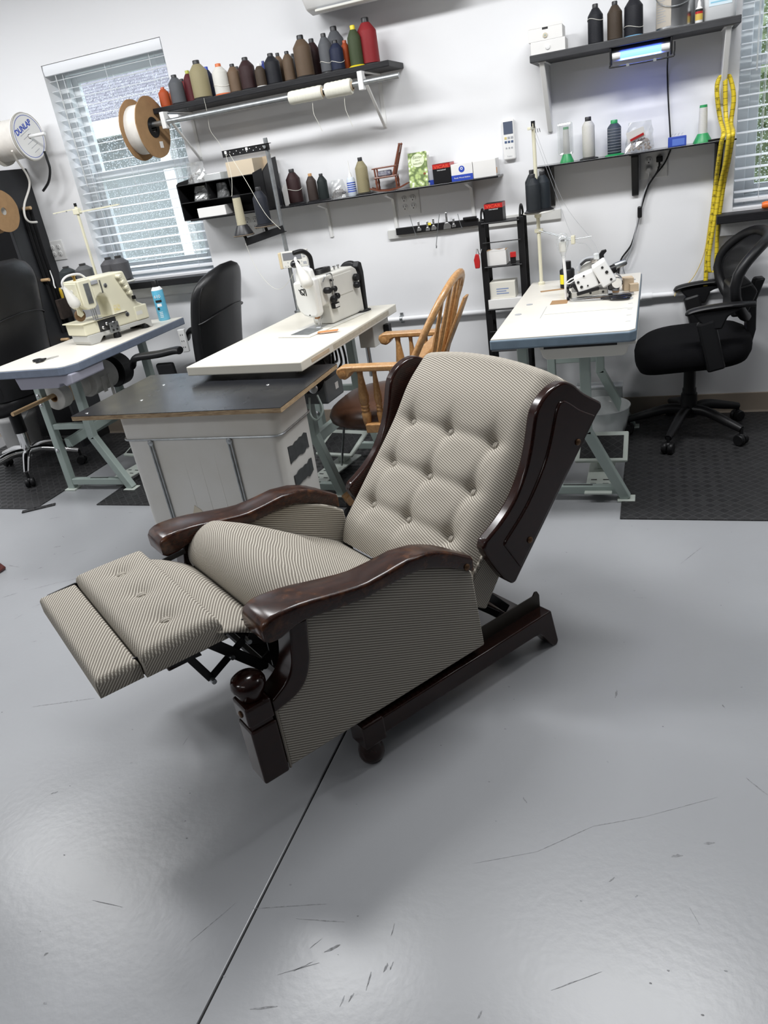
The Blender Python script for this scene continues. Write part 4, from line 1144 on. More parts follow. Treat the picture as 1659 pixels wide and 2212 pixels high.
t = reel((-1.915, -.265, 1.729 - .0125), .142, .048, 'brown cardboard reel of white cord hanging on the pipe rod', M['card'], M['webwhite'], .025)
MB().lathe([(.025, -.054), (.048, -.054), (.048, .0525), (.025, .0525), (.025, -.054)], 24, (0, 0, 0), 'x', cap=False).build('black_hub', M['black'], t)
MB().box(.0503, .0508, .02, .05, -.095, -.065).build('sticker', M['paper'], t, smooth=0)
def twine(x0, x1, r, label):
    t = thing('twine_cone', label, 'twine', ((x0 + x1)/2, -.265, 1.729 - .005)); h = (x1 - x0)/2
    prof = [(.018, -h), (r*.9, -h)] + [(r*(.93 + .04*(k % 2) + .03*k/12), -h + .004 + (2*h - .008)*k/12) for k in range(13)] + [(r*.9, h), (.018, h), (.018, -h)]
    MB().lathe(prof, 22, (0, 0, 0), 'x', cap=False).build('wound_twine', M['twine'], t, smooth=60)
    MB().lathe([(.0185, -h - .004), (.0155, -h - .004), (.0155, h + .006), (.0185, h + .006), (.0185, -h - .004)], 14, (0, 0, 0), 'x', cap=False).build('paper_core', M['kraft'], t)
    MB().tube(smoothpts([(h*.3, r*.1, -r), (h*.32, -.01, -r - .05), (h*.5, -.01, -r - .09), (h*.62, .0, -r - .13)], 4), .001, 5).build('loose_end', M['twine'], t)
M['twine'] = mat('waxed_white_twine', (.72, .71, .62), .6, var=.1, vs=60, stretch=(8, 1, 1), bump=.3, bs=200)
twine(-1.092, -.925, .030, 'longer white twine cone on the pipe rod')
twine(-.905, -.778, .034, 'shorter white twine cone on the pipe rod near the bracket')

# ---------------------------------------------------------------- thread cones
_tm = {}
def thread_mat(c):
    if c in _tm: return _tm[c]
    mt = bpy.data.materials.new('thread'); n, l, b = nt(mt)
    tc = n.new('ShaderNodeTexCoord'); wv = n.new('ShaderNodeTexWave'); wv.bands_direction = 'Z'; wv.inputs['Scale'].default_value = 110; wv.inputs['Distortion'].default_value = 1.5; wv.inputs['Detail'].default_value = 2
    l.new(tc.outputs['Object'], wv.inputs['Vector'])
    mx = n.new('ShaderNodeMix'); mx.data_type = 'RGBA'; mx.inputs[6].default_value = (*[x*.60 for x in c], 1); mx.inputs[7].default_value = (*[min(1, x*1.08) for x in c], 1)
    l.new(wv.outputs['Fac'], mx.inputs[0]); l.new(mx.outputs[2], b.inputs['Base Color'])
    b.inputs['Roughness'].default_value = .55; b.inputs['Specular IOR Level'].default_value = .3
    bp = n.new('ShaderNodeBump'); bp.inputs['Strength'].default_value = .25; bp.inputs['Distance'].default_value = .001
    l.new(wv.outputs['Fac'], bp.inputs['Height']); l.new(bp.outputs[0], b.inputs['Normal'])
    _tm[c] = mt
    return mt
PL = {}
def plast(c):
    if c not in PL: PL[c] = mat('spool_plastic', c, .4)
    return PL[c]
BK = (.015, .015, .017)
def cone(loc, h, r, c, label, cap=BK, base=BK, group=None, band=None, shape='king', wedge=1.12):
    t = thing('thread_cone', label, 'thread cone', loc, 0, group)
    tm_ = thread_mat(c)
    if shape == 'king':
        MB().lathe([(r*.9, 0), (r*wedge, .0), (r*wedge, h*.02), (r*.96, h*.06)], 20).build('base', plast(base), t)
        MB().lathe([(r*.95, h*.05), (r, h*.06), (r*.99, h*.40), (r*.975, h*.715), (r*.94, h*.735), (r*.44, h*.895), (r*.36, h*.90)], 24).build('wound_thread', tm_, t, smooth=28)
        MB().lathe([(r*.37, h*.89), (r*.37, h*.985), (r*.33, h)], 14).build('cap', plast(cap), t)
    elif shape == 'straight':
        MB().lathe([(r*.9, 0), (r*wedge, 0), (r*wedge, h*.02), (r*.9, h*.05)], 20).build('base', plast(base), t)
        MB().lathe([(r*.9, h*.04), (r, h*.06), (r, h*.78), (r*.9, h*.82), (r*.55, h*.90)], 22).build('wound_thread', tm_, t, smooth=50)
        MB().lathe([(r*.5, h*.895), (r*.5, h*.985), (r*.44, h)], 14).build('cap', plast(cap), t)
    else:   # flared foot with slim winding
        MB().lathe([(r*2.0, 0), (r*2.1, .0), (r*2.05, h*.03), (r*1.15, h*.24), (r*.9, h*.25)], 24).build('base', plast(base), t)
        MB().lathe([(r*.9, h*.235), (r, h*.245), (r*.95, h*.6), (r*.86, h*.93)], 20).build('wound_thread', tm_, t, smooth=50)
        MB().lathe([(r*.86, h*.93), (r*.8, h), (r*.4, h)], 16).build('cap', plast(cap), t)
    if band:
        MB().tube([(r*1.015*cos(a), r*1.015*sin(a), h*band + .006*sin(2*a)) for a in [2*pi*i/24 for i in range(24)]], .0012, 5, closed=True).build('loose_wrap', plast((.7, .68, .62)), t)
    return t
G1 = 'thread cones on the upper left shelf'
ORG = (.42, .075, .02); GRY = (.10, .105, .115); REDc = (.28, .02, .025); BUR = (.11, .016, .022); KHA = (.32, .28, .16); NAV = (.014, .02, .05)
WHT = (.72, .71, .66); TAN = (.16, .105, .065); MAR = (.035, .014, .015); DBR = (.06, .042, .028); BLU = (.02, .04, .22); BLK = (.012, .013, .018); BRN = (.12, .08, .05); OLV = (.05, .07, .03)
ZU = 1.8
UL = [(-1.808, -.19, .088, .027, ORG, 'short orange thread cone at the left end of the upper left shelf', dict(cap=ORG, base=ORG)),
 (-1.822, -.10, .075, .018, ORG, 'orange cone half hidden behind the grey cone, upper left shelf', dict(cap=ORG, base=ORG)),
 (-1.740, -.17, .132, .037, GRY, 'mid grey thread cone second from the left in the upper shelf front row', {}),
 (-1.754, -.08, .120, .026, REDc, 'red thread cone peeking out behind the mid grey cone', {}),
 (-1.683, -.13, .143, .029, BUR, 'burgundy cone with yellow tipped cap left of the khaki cone', dict(cap=(.4, .42, .05))),
 (-1.599, -.17, .171, .046, KHA, 'large khaki thread cone on the upper left shelf', {}),
 (-1.601, -.08, .148, .027, NAV, 'dark cone with bright blue cap behind the khaki and white cones', dict(cap=(.02, .06, .4))),
 (-1.483, -.17, .137, .039, WHT, 'white thread cone with orange cap on the upper left shelf', dict(cap=(.6, .15, .04), base=(.6, .13, .04), band=.3)),
 (-1.419, -.15, .126, .031, TAN, 'tan brown cone right of the white cone with the orange cap', {}),
 (-1.437, -.07, .122, .024, BUR, 'burgundy cone mostly hidden behind the tan and maroon cones', {}),
 (-1.344, -.15, .141, .039, MAR, 'dark maroon thread cone left of the small white capped cone', {}),
 (-1.262, -.18, .099, .026, DBR, 'small dark brown cone with white cap and white foot', dict(cap=(.75, .75, .75), base=(.75, .75, .75))),
 (-1.294, -.06, .122, .019, BLU, 'bright blue cone mostly hidden behind the black cone', dict(cap=BLU)),
 (-1.207, -.15, .134, .038, BLK, 'blue black thread cone in the middle of the upper left shelf', {}),
 (-1.205, -.07, .140, .025, TAN, 'brown cone peeking out right behind the blue black cone', {}),
 (-1.121, -.15, .128, .028, BRN, 'medium brown cone left of the large brown cone', {}),
 (-1.132, -.06, .125, .019, GRY, 'grey brown cone hidden between the medium and large brown cones', {}),
 (-1.036, -.16, .177, .043, BRN, 'large brown thread cone on the upper left shelf', {}),
 (-1.015, -.08, .165, .033, MAR, 'tall very dark brown cone behind the large brown cone', {}),
 (-.916, -.17, .162, .032, GRY, 'slim grey thread cone with white wrap left of the navy cone', dict(band=.28)),
 (-.860, -.18, .124, .032, NAV, 'navy thread cone with white wrap in front of the large dark grey cone', dict(band=.30)),
 (-.899, -.07, .195, .042, GRY, 'large dark grey cone behind the slim grey and navy cones', {}),
 (-.829, -.14, .121, .019, ORG, 'slim orange thread spool between the navy and olive cones', dict(cap=ORG, base=ORG, shape='straight')),
 (-.770, -.17, .167, .031, OLV, 'olive green cone with bright yellow cap and foot', dict(cap=(.75, .6, .02), base=(.75, .6, .02), wedge=1.4)),
 (-.723, -.12, .193, .046, REDc, 'large red thread cone at the right end of the upper left shelf', {})]
for x, y, h, r, c, lb, k in UL:
    cone((x, y, ZU), h, r, c, lb, group=G1, **k)
for i in range(2):
    MB()
# loose thread hanging from the upper shelf
tag(MB().tube(smoothpts([(-1.56, -.238, 1.80), (-1.555, -.245, 1.73), (-1.56, -.245, 1.66), (-1.53, -.24, 1.60), (-1.51, -.24, 1.55)], 5), .0008, 4).build('loose_thread', M['twine']), 'loose white thread hanging off the front of the upper left shelf', 'thread')
G2 = 'thread cones on the middle shelf'
cone((-1.245, -.065, 1.258), .170, .038, MAR, 'large very dark brown cone with white wrap on the middle shelf', group=G2, band=.42, wedge=1.2)
cone((-1.146, -.065, 1.258), .136, .027, (.05, .035, .03), 'brown cone with tan cap on the middle shelf', cap=(.5, .28, .12), group=G2, wedge=1.25)
cone((-1.086, -.065, 1.258), .127, .027, (.012, .018, .018), 'green black cone left of the bag of brown bits on the middle shelf', group=G2, wedge=1.25)
cone((-.863, -.065, 1.258), .172, .032, KHA, 'khaki cone with black foot on the middle shelf beside the miniature rocking chair', group=G2, wedge=1.4)
cone((-1.350, -.06, 1.258), .118, .022, BLK, 'black cone behind the steel stand pole on the middle shelf', group=G2)
G3 = 'thread cones on the upper right shelf'
cone((.285, -.10, 1.708), .150, .032, BLK, 'black cone with loose tan wrap on the upper right shelf', group=G3, band=.62, shape='king')
cone((.363, -.10, 1.708), .145, .031, DBR, 'dark brown cone in the middle of the three on the upper right shelf', group=G3)
cone((.438, -.10, 1.708), .156, .038, BLK, 'black cone with light blue cap and foot on the upper right shelf', cap=(.15, .4, .7), base=(.2, .48, .75), group=G3, band=.25)
G4 = 'thread cones on the glass shelf'
GRN = (.02, .30, .09)
bgc = cone((.146, -.085, 1.270), .146, .015, WHT, 'white thread on green foot inside a clear bag, glass shelf', cap=GRN, base=GRN, shape='foot', group=G4)
MB().box(-.037, .03, -.02, .02, .03, .165).build('clear_bag', M['bag'], bgc, smooth=0, bevel=.01)
cone((.244, -.085, 1.270), .172, .0275, (.66, .65, .60), 'pearl white cone with black foot on the glass shelf', shape='straight', group=G4, wedge=1.5)
sc_ = cone((.355, -.085, 1.270), .143, .0295, (.06, .075, .10), 'navy netted cone with green cap and foot on the glass shelf', cap=GRN, base=GRN, shape='straight', group=G4, wedge=1.4)
for i in range(9):
    MB().tube([(.0302*cos(a), .0302*sin(a), .015 + .0115*i) for a in [2*pi*k/20 for k in range(20)]], .0008, 4, closed=True).build('net_wrap', M['inkgrey'], sc_)
cone((.720, -.085, 1.270), .145, .0185, WHT, 'white thread on tall green foot at the right of the glass shelf', cap=GRN, base=GRN, shape='foot', group=G4)

# ---------------------------------------------------------------- middle shelf things
# black organiser
t = thing('desk_organiser', 'black plastic pigeonhole organiser at the left end of the middle shelf', 'organiser', (-1.60, -.08, 1.2585))
fz = [0, .075, .17]
b_ = MB(); b_.box(-.255, .255, .055, .06, 0, .175)
b_.build('back_panel', M['black'], t, smooth=0)
for z in (0, .085, .172): MB().box(-.255, .255, -.12, .06, z, z + .004).build('shelf_panel', M['black'], t, smooth=0, bevel=.001)
for x in (-.255, -.08, .06, .25):
    MB().box(x - .002, x + .002, -.118, .06, 0.004 if x in (-.255, .25) else .089, .172).build('divider', M['black'], t, smooth=0)
for x in (-.257, .257):
    MB().prism([(-.12, 0), (.06, 0), (.06, .24 if x > 0 else .21), (.0, .235 if x > 0 else .2), (-.10, .19), (-.12, .18)], x - .003, x + .003, lambda a, b, h: (h, a, b)).build('side_panel', M['black'], t, smooth=0, bevel=.002)
MB().prism([(.195, .0), (.256, .0), (.256, .195), (.20, .18)], -.1215, -.118, lambda a, b, h: (a, h, b)).build('tall_front', M['black'], t, smooth=0)
tag(MB().box(-1.77, -1.6, -.195, -.08, 1.263, 1.311).build('small_box', M['kraft_l'] if 'kraft_l' in M else M['paper'], smooth=0, bevel=.002), 'long cream box in the bottom of the black organiser', 'box')
t = thing('cardboard_box', 'open tan cardboard box on top of the black organiser', 'box', (-1.485, -.10, 1.4345))
MB().box(-.078, .078, -.06, .06, 0, .072).build('box_body', mat('pale_kraft', (.66, .56, .42), .85, var=.08), t, smooth=0, bevel=.001)
MB().prism([(.078, .072), (.13, .078), (.118, .02), (.078, .0)], .0, .002, lambda a, b, h: (a, .06 - h, b)).build('open_flap', M['kraft'], t, smooth=0)
def zbag(name, label, cx, cy, z, w_, h_, d_, seed, fill=None, fc=None, n=60):
    t = thing(name, label, 'bag', (cx, cy, z)); rr = random.Random(seed)
    rings = []
    for j in range(7):
        v = j/6; rings.append([((w_*(1 - .25*v*v)*(1 + rr.uniform(-.1, .1)))*cos(2*pi*i/14), d_*(1 - .85*v)*sin(2*pi*i/14)*(1 + rr.uniform(-.15, .15)), h_*v) for i in range(14)])
    MB().rings(rings).build('clear_bag', M['bag'], t, smooth=0)
    if fill:
        f_ = MB()
        for i in range(n):
            p = Vector((rr.uniform(-.75, .75)*w_, rr.uniform(-.6, .6)*d_, 0)); v = rr.uniform(.05, .55)
            p.x *= (1 - .25*v); p.y *= (1 - .8*v); p.z = h_*v*(.9 - .5*abs(p.x)/w_)+.003
            f_.obox(p, (rr.uniform(.008, .016), .003, rr.uniform(.004, .008)), Matrix.Rotation(rr.uniform(0, 3), 3, 'Y') @ Matrix.Rotation(rr.uniform(0, 3), 3, 'Z'))
        fo_ = f_.build('contents', fc, t, smooth=0); fo_['kind'] = 'stuff'
    return t
zbag('plastic_bag', 'clear bag of white clips in the black organiser', -1.76, -.13, 1.348, .045, .07, .03, 2, True, M['paper'])
zbag('plastic_bag', 'small empty clear bag in the black organiser', -1.63, -.13, 1.348, .035, .07, .025, 3)
zbag('plastic_bag', 'crumpled clear bag on top of the black organiser', -1.78, -.10, 1.4345, .06, .10, .04, 4, True, M['paper'], 25)
tag(MB().box(-1.70, -1.60, -.17, -.07, 1.4345, 1.468).build('parts_case', M['clearp'], smooth=0, bevel=.003), 'small clear parts case on top of the black organiser', 'case')
tag(MB().lathe([(.035, 0), (.035, .03), (.03, .033)], 20, (-1.585, -.05, 1.4345)).build('black_reel', M['black']), 'small black round reel behind the tan box', 'reel') if False else None
zbag('plastic_bag', 'clear bag of dark brown bits on the middle shelf', -1.00, -.07, 1.2585, .042, .085, .03, 6, True, mat('brown_bits', (.09, .065, .05), .7, var=.4, vs=90), 110)
t = thing('glue_bottle', 'white and blue glue bottle with needle tip on the middle shelf', 'bottle', (-.926, -.07, 1.2585))
MB().lathe([(.020, 0), (.022, .004), (.022, .075), (.018, .086), (.009, .09)], 18).build('bottle_body', mat('milky_bottle', (.62, .68, .76), .35), t)
MB().lathe([(.011, .089), (.009, .10), (.003, .112), (.0018, .165)], 12).build('nozzle', M['white'], t)
for i in range(5): MB().lathe([(.0222, .02 + .010*i), (.0222, .025 + .010*i)], 18, cap=False).build('blue_print', M['inkblue'], t)
# miniature rocking chair
t = thing('miniature_rocking_chair', 'miniature brown wooden rocking chair on the middle shelf', 'ornament', (-.72, -.075, 1.2585), radians(8))
M['mini'] = wood('mini_rocker_wood', (.12, .035, .018), (.20, .065, .035), .4, .2, (20, 20, 20), 8)
for s in (-1, 1):
    y = .034*s
    MB().prism([(-.098, .020), (-.05, .004), (0, .0), (.05, .005), (.098, .022), (.098, .028), (.05, .012), (0, .008), (-.05, .011), (-.098, .027)], y - .004, y + .004, lambda a, b, h: (a, h, b)).build('rocker', M['mini'], t, smooth=30)
    for x in (-.06, .04):
        MB().lathe([(.003, .008), (.006, .02), (.004, .032), (.0065, .045), (.004, .064)], 10, (x, y*.95, 0)).build('leg', M['mini'], t)
    MB().tube([(.03, y, .07), (.075, y, .195)], [.0065, .0055], 10).build('back_post', M['mini'], t)
    MB().ball((.0765, y, .2), .0065, 8, 6).build('post_finial', M['mini'], t)
    MB().tube([(-.06, y, .07), (-.062, y, .108)], .0045, 8).build('arm_post', M['mini'], t)
    MB().box(-.075, .05, y - .007, y + .007, .106, .113).build('armrest', M['mini'], t, smooth=0, bevel=.002)
MB().box(-.07, .045, -.04, .04, .062, .07).build('seat', M['mini'], t, smooth=0, bevel=.003)
for i in range(4):
    y = -.021 + .014*i
    MB().tube([(.032, y, .075), (.068, y, .178)], .0025, 6).build('back_spindle', M['mini'], t)
MB().prism([(-.034, .165), (-.034, .185), (-.015, .196), (.015, .196), (.034, .185), (.034, .165)], -.003, .003, lambda a, b, h: (.064 + h + (b - .165)*.35, a, b)).build('crest_rail', M['mini'], t, smooth=30)
tag(MB().box(-.045, .02, -.028, .028, 0, .025).build('seat_cushion_pad', mat('checked_cloth', (.35, .35, .38), .8, c2=(.08, .08, .14), vs=90), smooth=0, bevel=.006, loc=(-.725, -.075, 1.329), rot=(0, 0, radians(8))), 'tiny patterned pincushion on the miniature rocking chair', 'pincushion')
# greeting card
t = thing('greeting_card', 'green and white floral Easter greeting card standing on the middle shelf', 'card', (-.567, -.085, 1.2585), 0)
def cardm():
    mt = mat('floral_print', (.62, .70, .42), .45); n, l, b = nt(mt)
    tc = n.new('ShaderNodeTexCoord'); v = n.new('ShaderNodeTexVoronoi'); v.inputs['Scale'].default_value = 55
    ns = n.new('ShaderNodeTexNoise'); ns.inputs['Scale'].default_value = 26
    l.new(tc.outputs['Object'], v.inputs['Vector']); l.new(tc.outputs['Object'], ns.inputs['Vector'])
    cr = n.new('ShaderNodeValToRGB'); e = cr.color_ramp.elements
    e[0].color = (.80, .82, .74, 1); e[0].position = .18; e[1].color = (.34, .44, .16, 1); e[1].position = .55
    x = e.new(.34); x.color = (.45, .58, .20, 1); x = e.new(.75); x.color = (.12, .18, .05, 1)
    ad = n.new('ShaderNodeMath'); ad.operation = 'MULTIPLY'; l.new(v.outputs['Distance'], ad.inputs[0]); l.new(ns.outputs['Fac'], ad.inputs[1])
    a2 = n.new('ShaderNodeMath'); a2.operation = 'MULTIPLY'; a2.inputs[1].default_value = 2.2; l.new(ad.outputs[0], a2.inputs[0])
    l.new(a2.outputs[0], cr.inputs[0]); l.new(cr.outputs[0], b.inputs['Base Color'])
    return mt
MB().box(-.048, .048, -.0006, .0006, 0, .155).build('front_leaf', cardm(), t, smooth=0, rot=(radians(-10), 0, 0))
MB().box(-.048, .048, -.0006, .0006, 0, .155).build('back_leaf', M['paper'], t, smooth=0, rot=(radians(-16), 0, 0), loc=(.004, .012, 0))
pn = MB().prism([(.034*cos(a), .118 + .030*sin(a)) for a in [2*pi*i/24 for i in range(24)]], -.0012, -.0008, lambda a, b, h: (a, h, b)).build('pale_oval', mat('pale_green_print', (.70, .76, .55), .5), t, smooth=0, rot=(radians(-10), 0, 0))
for s, z, sz in (('Easter', .133, .020), ('time of', .118, .008), ('beautiful', .104, .014)):
    text(s, sz, mat('olive_ink', (.16, .2, .05), .6), t, (0, .0 + z*sin(radians(10)) - .0016, z*cos(radians(10))), (radians(80), 0, 0), ext=.0001, shear=.3)
MB().ball((.032, .0, .055), .006, 8, 6, (1.3, .3, 1)).build('robin_print', mat('robin_brown', (.22, .07, .02), .6), t, rot=(radians(-10), 0, 0))
# boxes
def carton(label, x0, x1, y0, y1, z0, z1, m_, rz=0, name='carton'):
    t = thing(name, label, 'box', ((x0 + x1)/2, (y0 + y1)/2, z0), rz)
    MB().box(-(x1 - x0)/2, (x1 - x0)/2, -(y1 - y0)/2, (y1 - y0)/2, 0, z1 - z0).build('box_body', m_, t, smooth=0, bevel=.001)
    MB().box(-(x1 - x0)/2 + .001, (x1 - x0)/2 - .001, -(y1 - y0)/2 + .001, (y1 - y0)/2 - .001, z1 - z0, z1 - z0 + .0012).build('lid_flap', m_, t, smooth=0)
    return t
t = carton('black box with red top and white lettering on the middle shelf', -.487, -.400, -.10, -.01, 1.2585, 1.345, M['black'])
MB().box(-.0436, .0436, -.0455, .0452, .066, .0868).build('red_top_band', M['red'], t, smooth=0)
text('VICAR', .020, mat('orange_red_ink', (.8, .10, .04), .5), t, (0, -.0460, .073), (radians(90), 0, 0), sx=1.3)
text('nähmaschinen', .008, M['inkwhite'], t, (0, -.0456, .060), (radians(90), 0, 0)) if False else text('international', .0085, M['inkwhite'], t, (0, -.0460, .059), (radians(90), 0, 0))
t = carton('white box with blue lettered band on the middle shelf', -.397, -.292, -.10, -.01, 1.2585, 1.332, M['paper'])
MB().box(-.0526, .0526, -.0455, -.0449, .0, .026).build('blue_band', M['inkblue'], t, smooth=0)
text('Ready Wound Bobbins', .0085, M['inkwhite'], t, (0, -.0460, .013), (radians(90), 0, 0))
MB().lathe([(.0145, 0), (.0145, .0006)], 24, (0, -.0451, .050), (0, -1, 0)).build('round_emblem', M['inkblue'], t)
MB().lathe([(.0035, 0), (.0062, 0), (.0062, .0005), (.0035, .0005), (.0035, 0)], 20, (0, -.0458, .053), (0, -1, 0), cap=False).build('emblem_ring', M['inkwhite'], t)
t = carton('plain white box at the right end of the middle shelf', -.289, -.180, -.10, -.01, 1.2585, 1.332, M['paper'])
MB().box(.0546, .0551, -.035, -.02, .01, .035).build('orange_print', mat('orange_ink', (.75, .3, .03), .6), t, smooth=0)
t = carton('grey and blue box partly hidden between the greeting card and the black box', -.535, -.495, -.07, -.012, 1.2585, 1.325, mat('grey_carton', (.45, .46, .5), .7))
MB().box(-.0202, .0202, -.0295, -.0285, .0, .02).build('blue_band', M['inkblue'], t, smooth=0)
tag(MB().prism([(-.03, 0), (.034, 0), (.036, .07), (.025, .10), (-.02, .10), (-.034, .08)], -.002, .002, lambda a, b, h: (a - 1.30, h - .03, b + 1.2585)).build('paper_pattern', M['paper'], smooth=0), 'white rounded card pattern standing on the middle shelf beside the dark cones', 'card')

# ---------------------------------------------------------------- upper right shelf things
for z0, z1, x0, x1, lb in ((1.7085, 1.757, .02, .165, 'lower of two white cartons with string buttons, upper right shelf'), (1.7585, 1.806, .012, .155, 'upper of two white cartons with open flap, upper right shelf')):
    t = carton(lb, x0, x1, -.17, -.05, z0, z1, M['paper'])
    MB().lathe([(.0095, 0), (.0095, .003), (.004, .004)], 16, (0, -.0605, .024 if z0 < 1.75 else .018), (0, -1, 0)).build('string_button', M['white'] if z0 < 1.75 else mat('tan_button', (.55, .5, .38), .6), t)
    if z0 > 1.75:
        MB().lathe([(.004, 0), (.004, .0045)], 12, (0, -.0605, .018), (0, -1, 0)).build('green_dot', M['green'], t)
        MB().prism([(-.07, .048), (.07, .048), (.075, .058), (-.055, .062)], -.0601, -.0593, lambda a, b, h: (a, h, b)).build('open_flap', M['paper'], t, smooth=0)
        MB().box(-.012, .012, -.0606, -.0602, .040, .048).build('thumb_notch', M['slot'], t, smooth=0)
t = thing('metal_paint_can', 'shiny metal can with printed label and wire handle on the upper right shelf', 'can', (.600, -.11, 1.708))
MB().lathe([(.076, 0), (.078, .003), (.075, .006), (.075, .185), (.078, .190), (.076, .194), (.066, .192), (.064, .188)], 36).build('can_body', M['steel'], t)
q = MB(); q.grid(13, 2, lambda u_, v_: (.0757*cos(radians(195 + 62*u_)), .0757*sin(radians(195 + 62*u_)), .012 + .165*v_))
lbm = mat('label_beige', (.46, .42, .36), .6, var=.1); q.build('paper_label', lbm, t, smooth=60)
for i in range(9):
    q = MB(); q.grid(7, 2, lambda u_, v_: (.0761*cos(radians(203 + (38 - (i*7) % 13)*u_)), .0761*sin(radians(203 + (38 - (i*7) % 13)*u_)), .030 + .009*i + .0028*v_)); q.build('printed_line', M['inkgrey'], t, smooth=60)
MB().tube([(.078*cos(a), -.078*abs(sin(a))*1.0 - .004, .13 - .055*sin(a)) for a in [pi*i/18 for i in range(19)]], .0018, 6).build('wire_handle', M['galv'], t)
t = thing('small_bottle', 'small white craft bottle with yellow and red label on the upper right shelf', 'bottle', (.688, -.165, 1.708))
MB().lathe([(.013, 0), (.014, .002), (.014, .05), (.010, .056), (.008, .058)], 16).build('bottle_body', M['white'], t)
MB().lathe([(.0143, .012), (.0143, .034)], 16, cap=False).build('yellow_label', mat('yellow_label', (.6, .42, .08), .5), t)
MB().lathe([(.0144, .034), (.0144, .042)], 16, cap=False).build('red_label', M['red'], t)
MB().lathe([(.0145, .042), (.0145, .050)], 16, cap=False).build('dark_label', M['ink'], t)
MB().lathe([(.008, .057), (.007, .07), (.003, .082)], 12).build('cap', M['white'], t)
t = thing('plastic_jug', 'translucent white plastic jug with blue label on the upper right shelf', 'jug', (.765, -.11, 1.708))
def sq(z, a_, b_, k=.35):
    return [(a_*(abs(cos(2*pi*i/28))**k)*(1 if cos(2*pi*i/28) > 0 else -1), b_*(abs(sin(2*pi*i/28))**k)*(1 if sin(2*pi*i/28) > 0 else -1), z) for i in range(28)]
MB().rings([sq(0, .052, .052), sq(.006, .06, .06), sq(.15, .06, .06), sq(.19, .05, .05, .6), sq(.215, .025, .025, .9), sq(.235, .022, .022, 1)]).build('jug_body', mat('milky_jug', (.72, .74, .75), .35), t, smooth=60)
MB().lathe([(.024, .232), (.024, .25), (.02, .252)], 20).build('cap', M['white'], t)
MB().box(-.042, .042, -.0608, -.0602, .05, .13).build('label', mat('pale_blue_label', (.62, .74, .80), .5), t, smooth=0)
for i in range(4): MB().box(-.036, .03 - .008*(i % 2), -.0612, -.0608, .06 + .016*i, .065 + .016*i).build('printed_line', mat('cyan_ink', (.25, .52, .66), .6), t, smooth=0)
# UV lamp under the shelf
t = thing('strip_lamp', 'small black strip lamp glowing blue under the upper right shelf', 'lamp', (.468, -.185, 1.680))
MB().box(-.118, .118, -.012, .045, -.014, -.001).build('lamp_housing', M['black'], t, smooth=0, bevel=.003)
for s in (-1, 1):
    MB().box(s*.118 - .004, s*.118 + .004, -.03, .03, -.062, -.001).build('end_cap', M['black'], t, smooth=0, bevel=.003)
MB().lathe([(.008, -.112), (.013, -.112), (.013, -.08), (.008, -.08)], 16, (0, -.012, -.032), 'x').build('tube_end', M['white'], t)
MB().lathe([(.008, .08), (.013, .08), (.013, .112), (.008, .112)], 16, (0, -.012, -.032), 'x').build('tube_end', M['white'], t)
MB().box(-.112, .112, .0, .006, -.05, -.014).build('reflector', M['white'], t, smooth=0)
MB().lathe([(.011, -.085), (.0125, -.08), (.0125, .08), (.011, .085)], 16, (0, -.012, -.032), 'x').build('glowing_tube', emit('blue_uv_glow', (.09, .19, 1.0), 4.5), t)
MB().tube(smoothpts([(-.118, -.03, -.04), (-.119, -.034, -.065), (-.105, -.036, -.072), (.105, -.036, -.072), (.128, -.036, -.062), (.13, -.036, -.02)], 3), .003, 6).build('wire_guard', M['black'], t)
for x in (-.05, .055): MB().box(x - .006, x + .006, -.042, -.03, -.077, -.067).build('guard_clip', M['galv'], t, smooth=0)
ld = bpy.data.lights.new('tube_light', 'AREA'); ld.shape = 'RECTANGLE'; ld.size = .16; ld.size_y = .02; ld.energy = .2; ld.color = (.12, .2, 1.0)
lo = bpy.data.objects.new('tube_light', ld); col.objects.link(lo); lo.parent = t; lo.location = (0, -.010, -.047); lo.rotation_euler = (radians(25), 0, 0)
# lamp cord and cables
def cable(name, label, pts, r, m_, cat='cable'):
    return tag(MB().tube(smoothpts(pts, 5), r, 6).build(name, m_), label, cat)
cable('lamp_cord', 'black lamp cord running down the wall behind the glass shelf', [(.575, -.16, 1.655), (.574, -.08, 1.62), (.574, -.012, 1.56), (.580, -.010, 1.45), (.590, -.010, 1.32), (.592, -.008, 1.272), (.585, -.168, 1.262) if False else (.590, -.006, 1.25), (.565, -.012, 1.20), (.52, -.016, 1.15), (.489, -.012, 1.10), (.462, -.012, 1.01), (.43, -.012, .88), (.38, -.012, .81), (.358, -.012, .75), (.355, -.03, .65)], .0032, M['black'])
cable('power_cable', 'thicker black power cable hanging below the right outlet', [(.548, -.035, 1.205), (.535, -.03, 1.17), (.50, -.022, 1.12), (.475, -.02, 1.05), (.462, -.02, 1.0), (.425, -.02, .87), (.375, -.02, .80), (.362, -.02, .70)], .0038, M['black'])
cable('grey_cable', 'thin grey cable bundled with the black cables below the right outlet', [(.505, -.03, 1.165), (.497, -.024, 1.13), (.478, -.026, 1.08), (.455, -.026, .98), (.430, -.026, .87), (.40, -.026, .79), (.385, -.02, .765), (.40, -.012, .72)], .0028, M['inkgrey'])
tag(MB().box(.452, .472, -.032, -.008, .985, 1.035).build('inline_switch', M['black'], smooth=0, bevel=.005), 'black inline switch on the cables beside the right table', 'switch') 
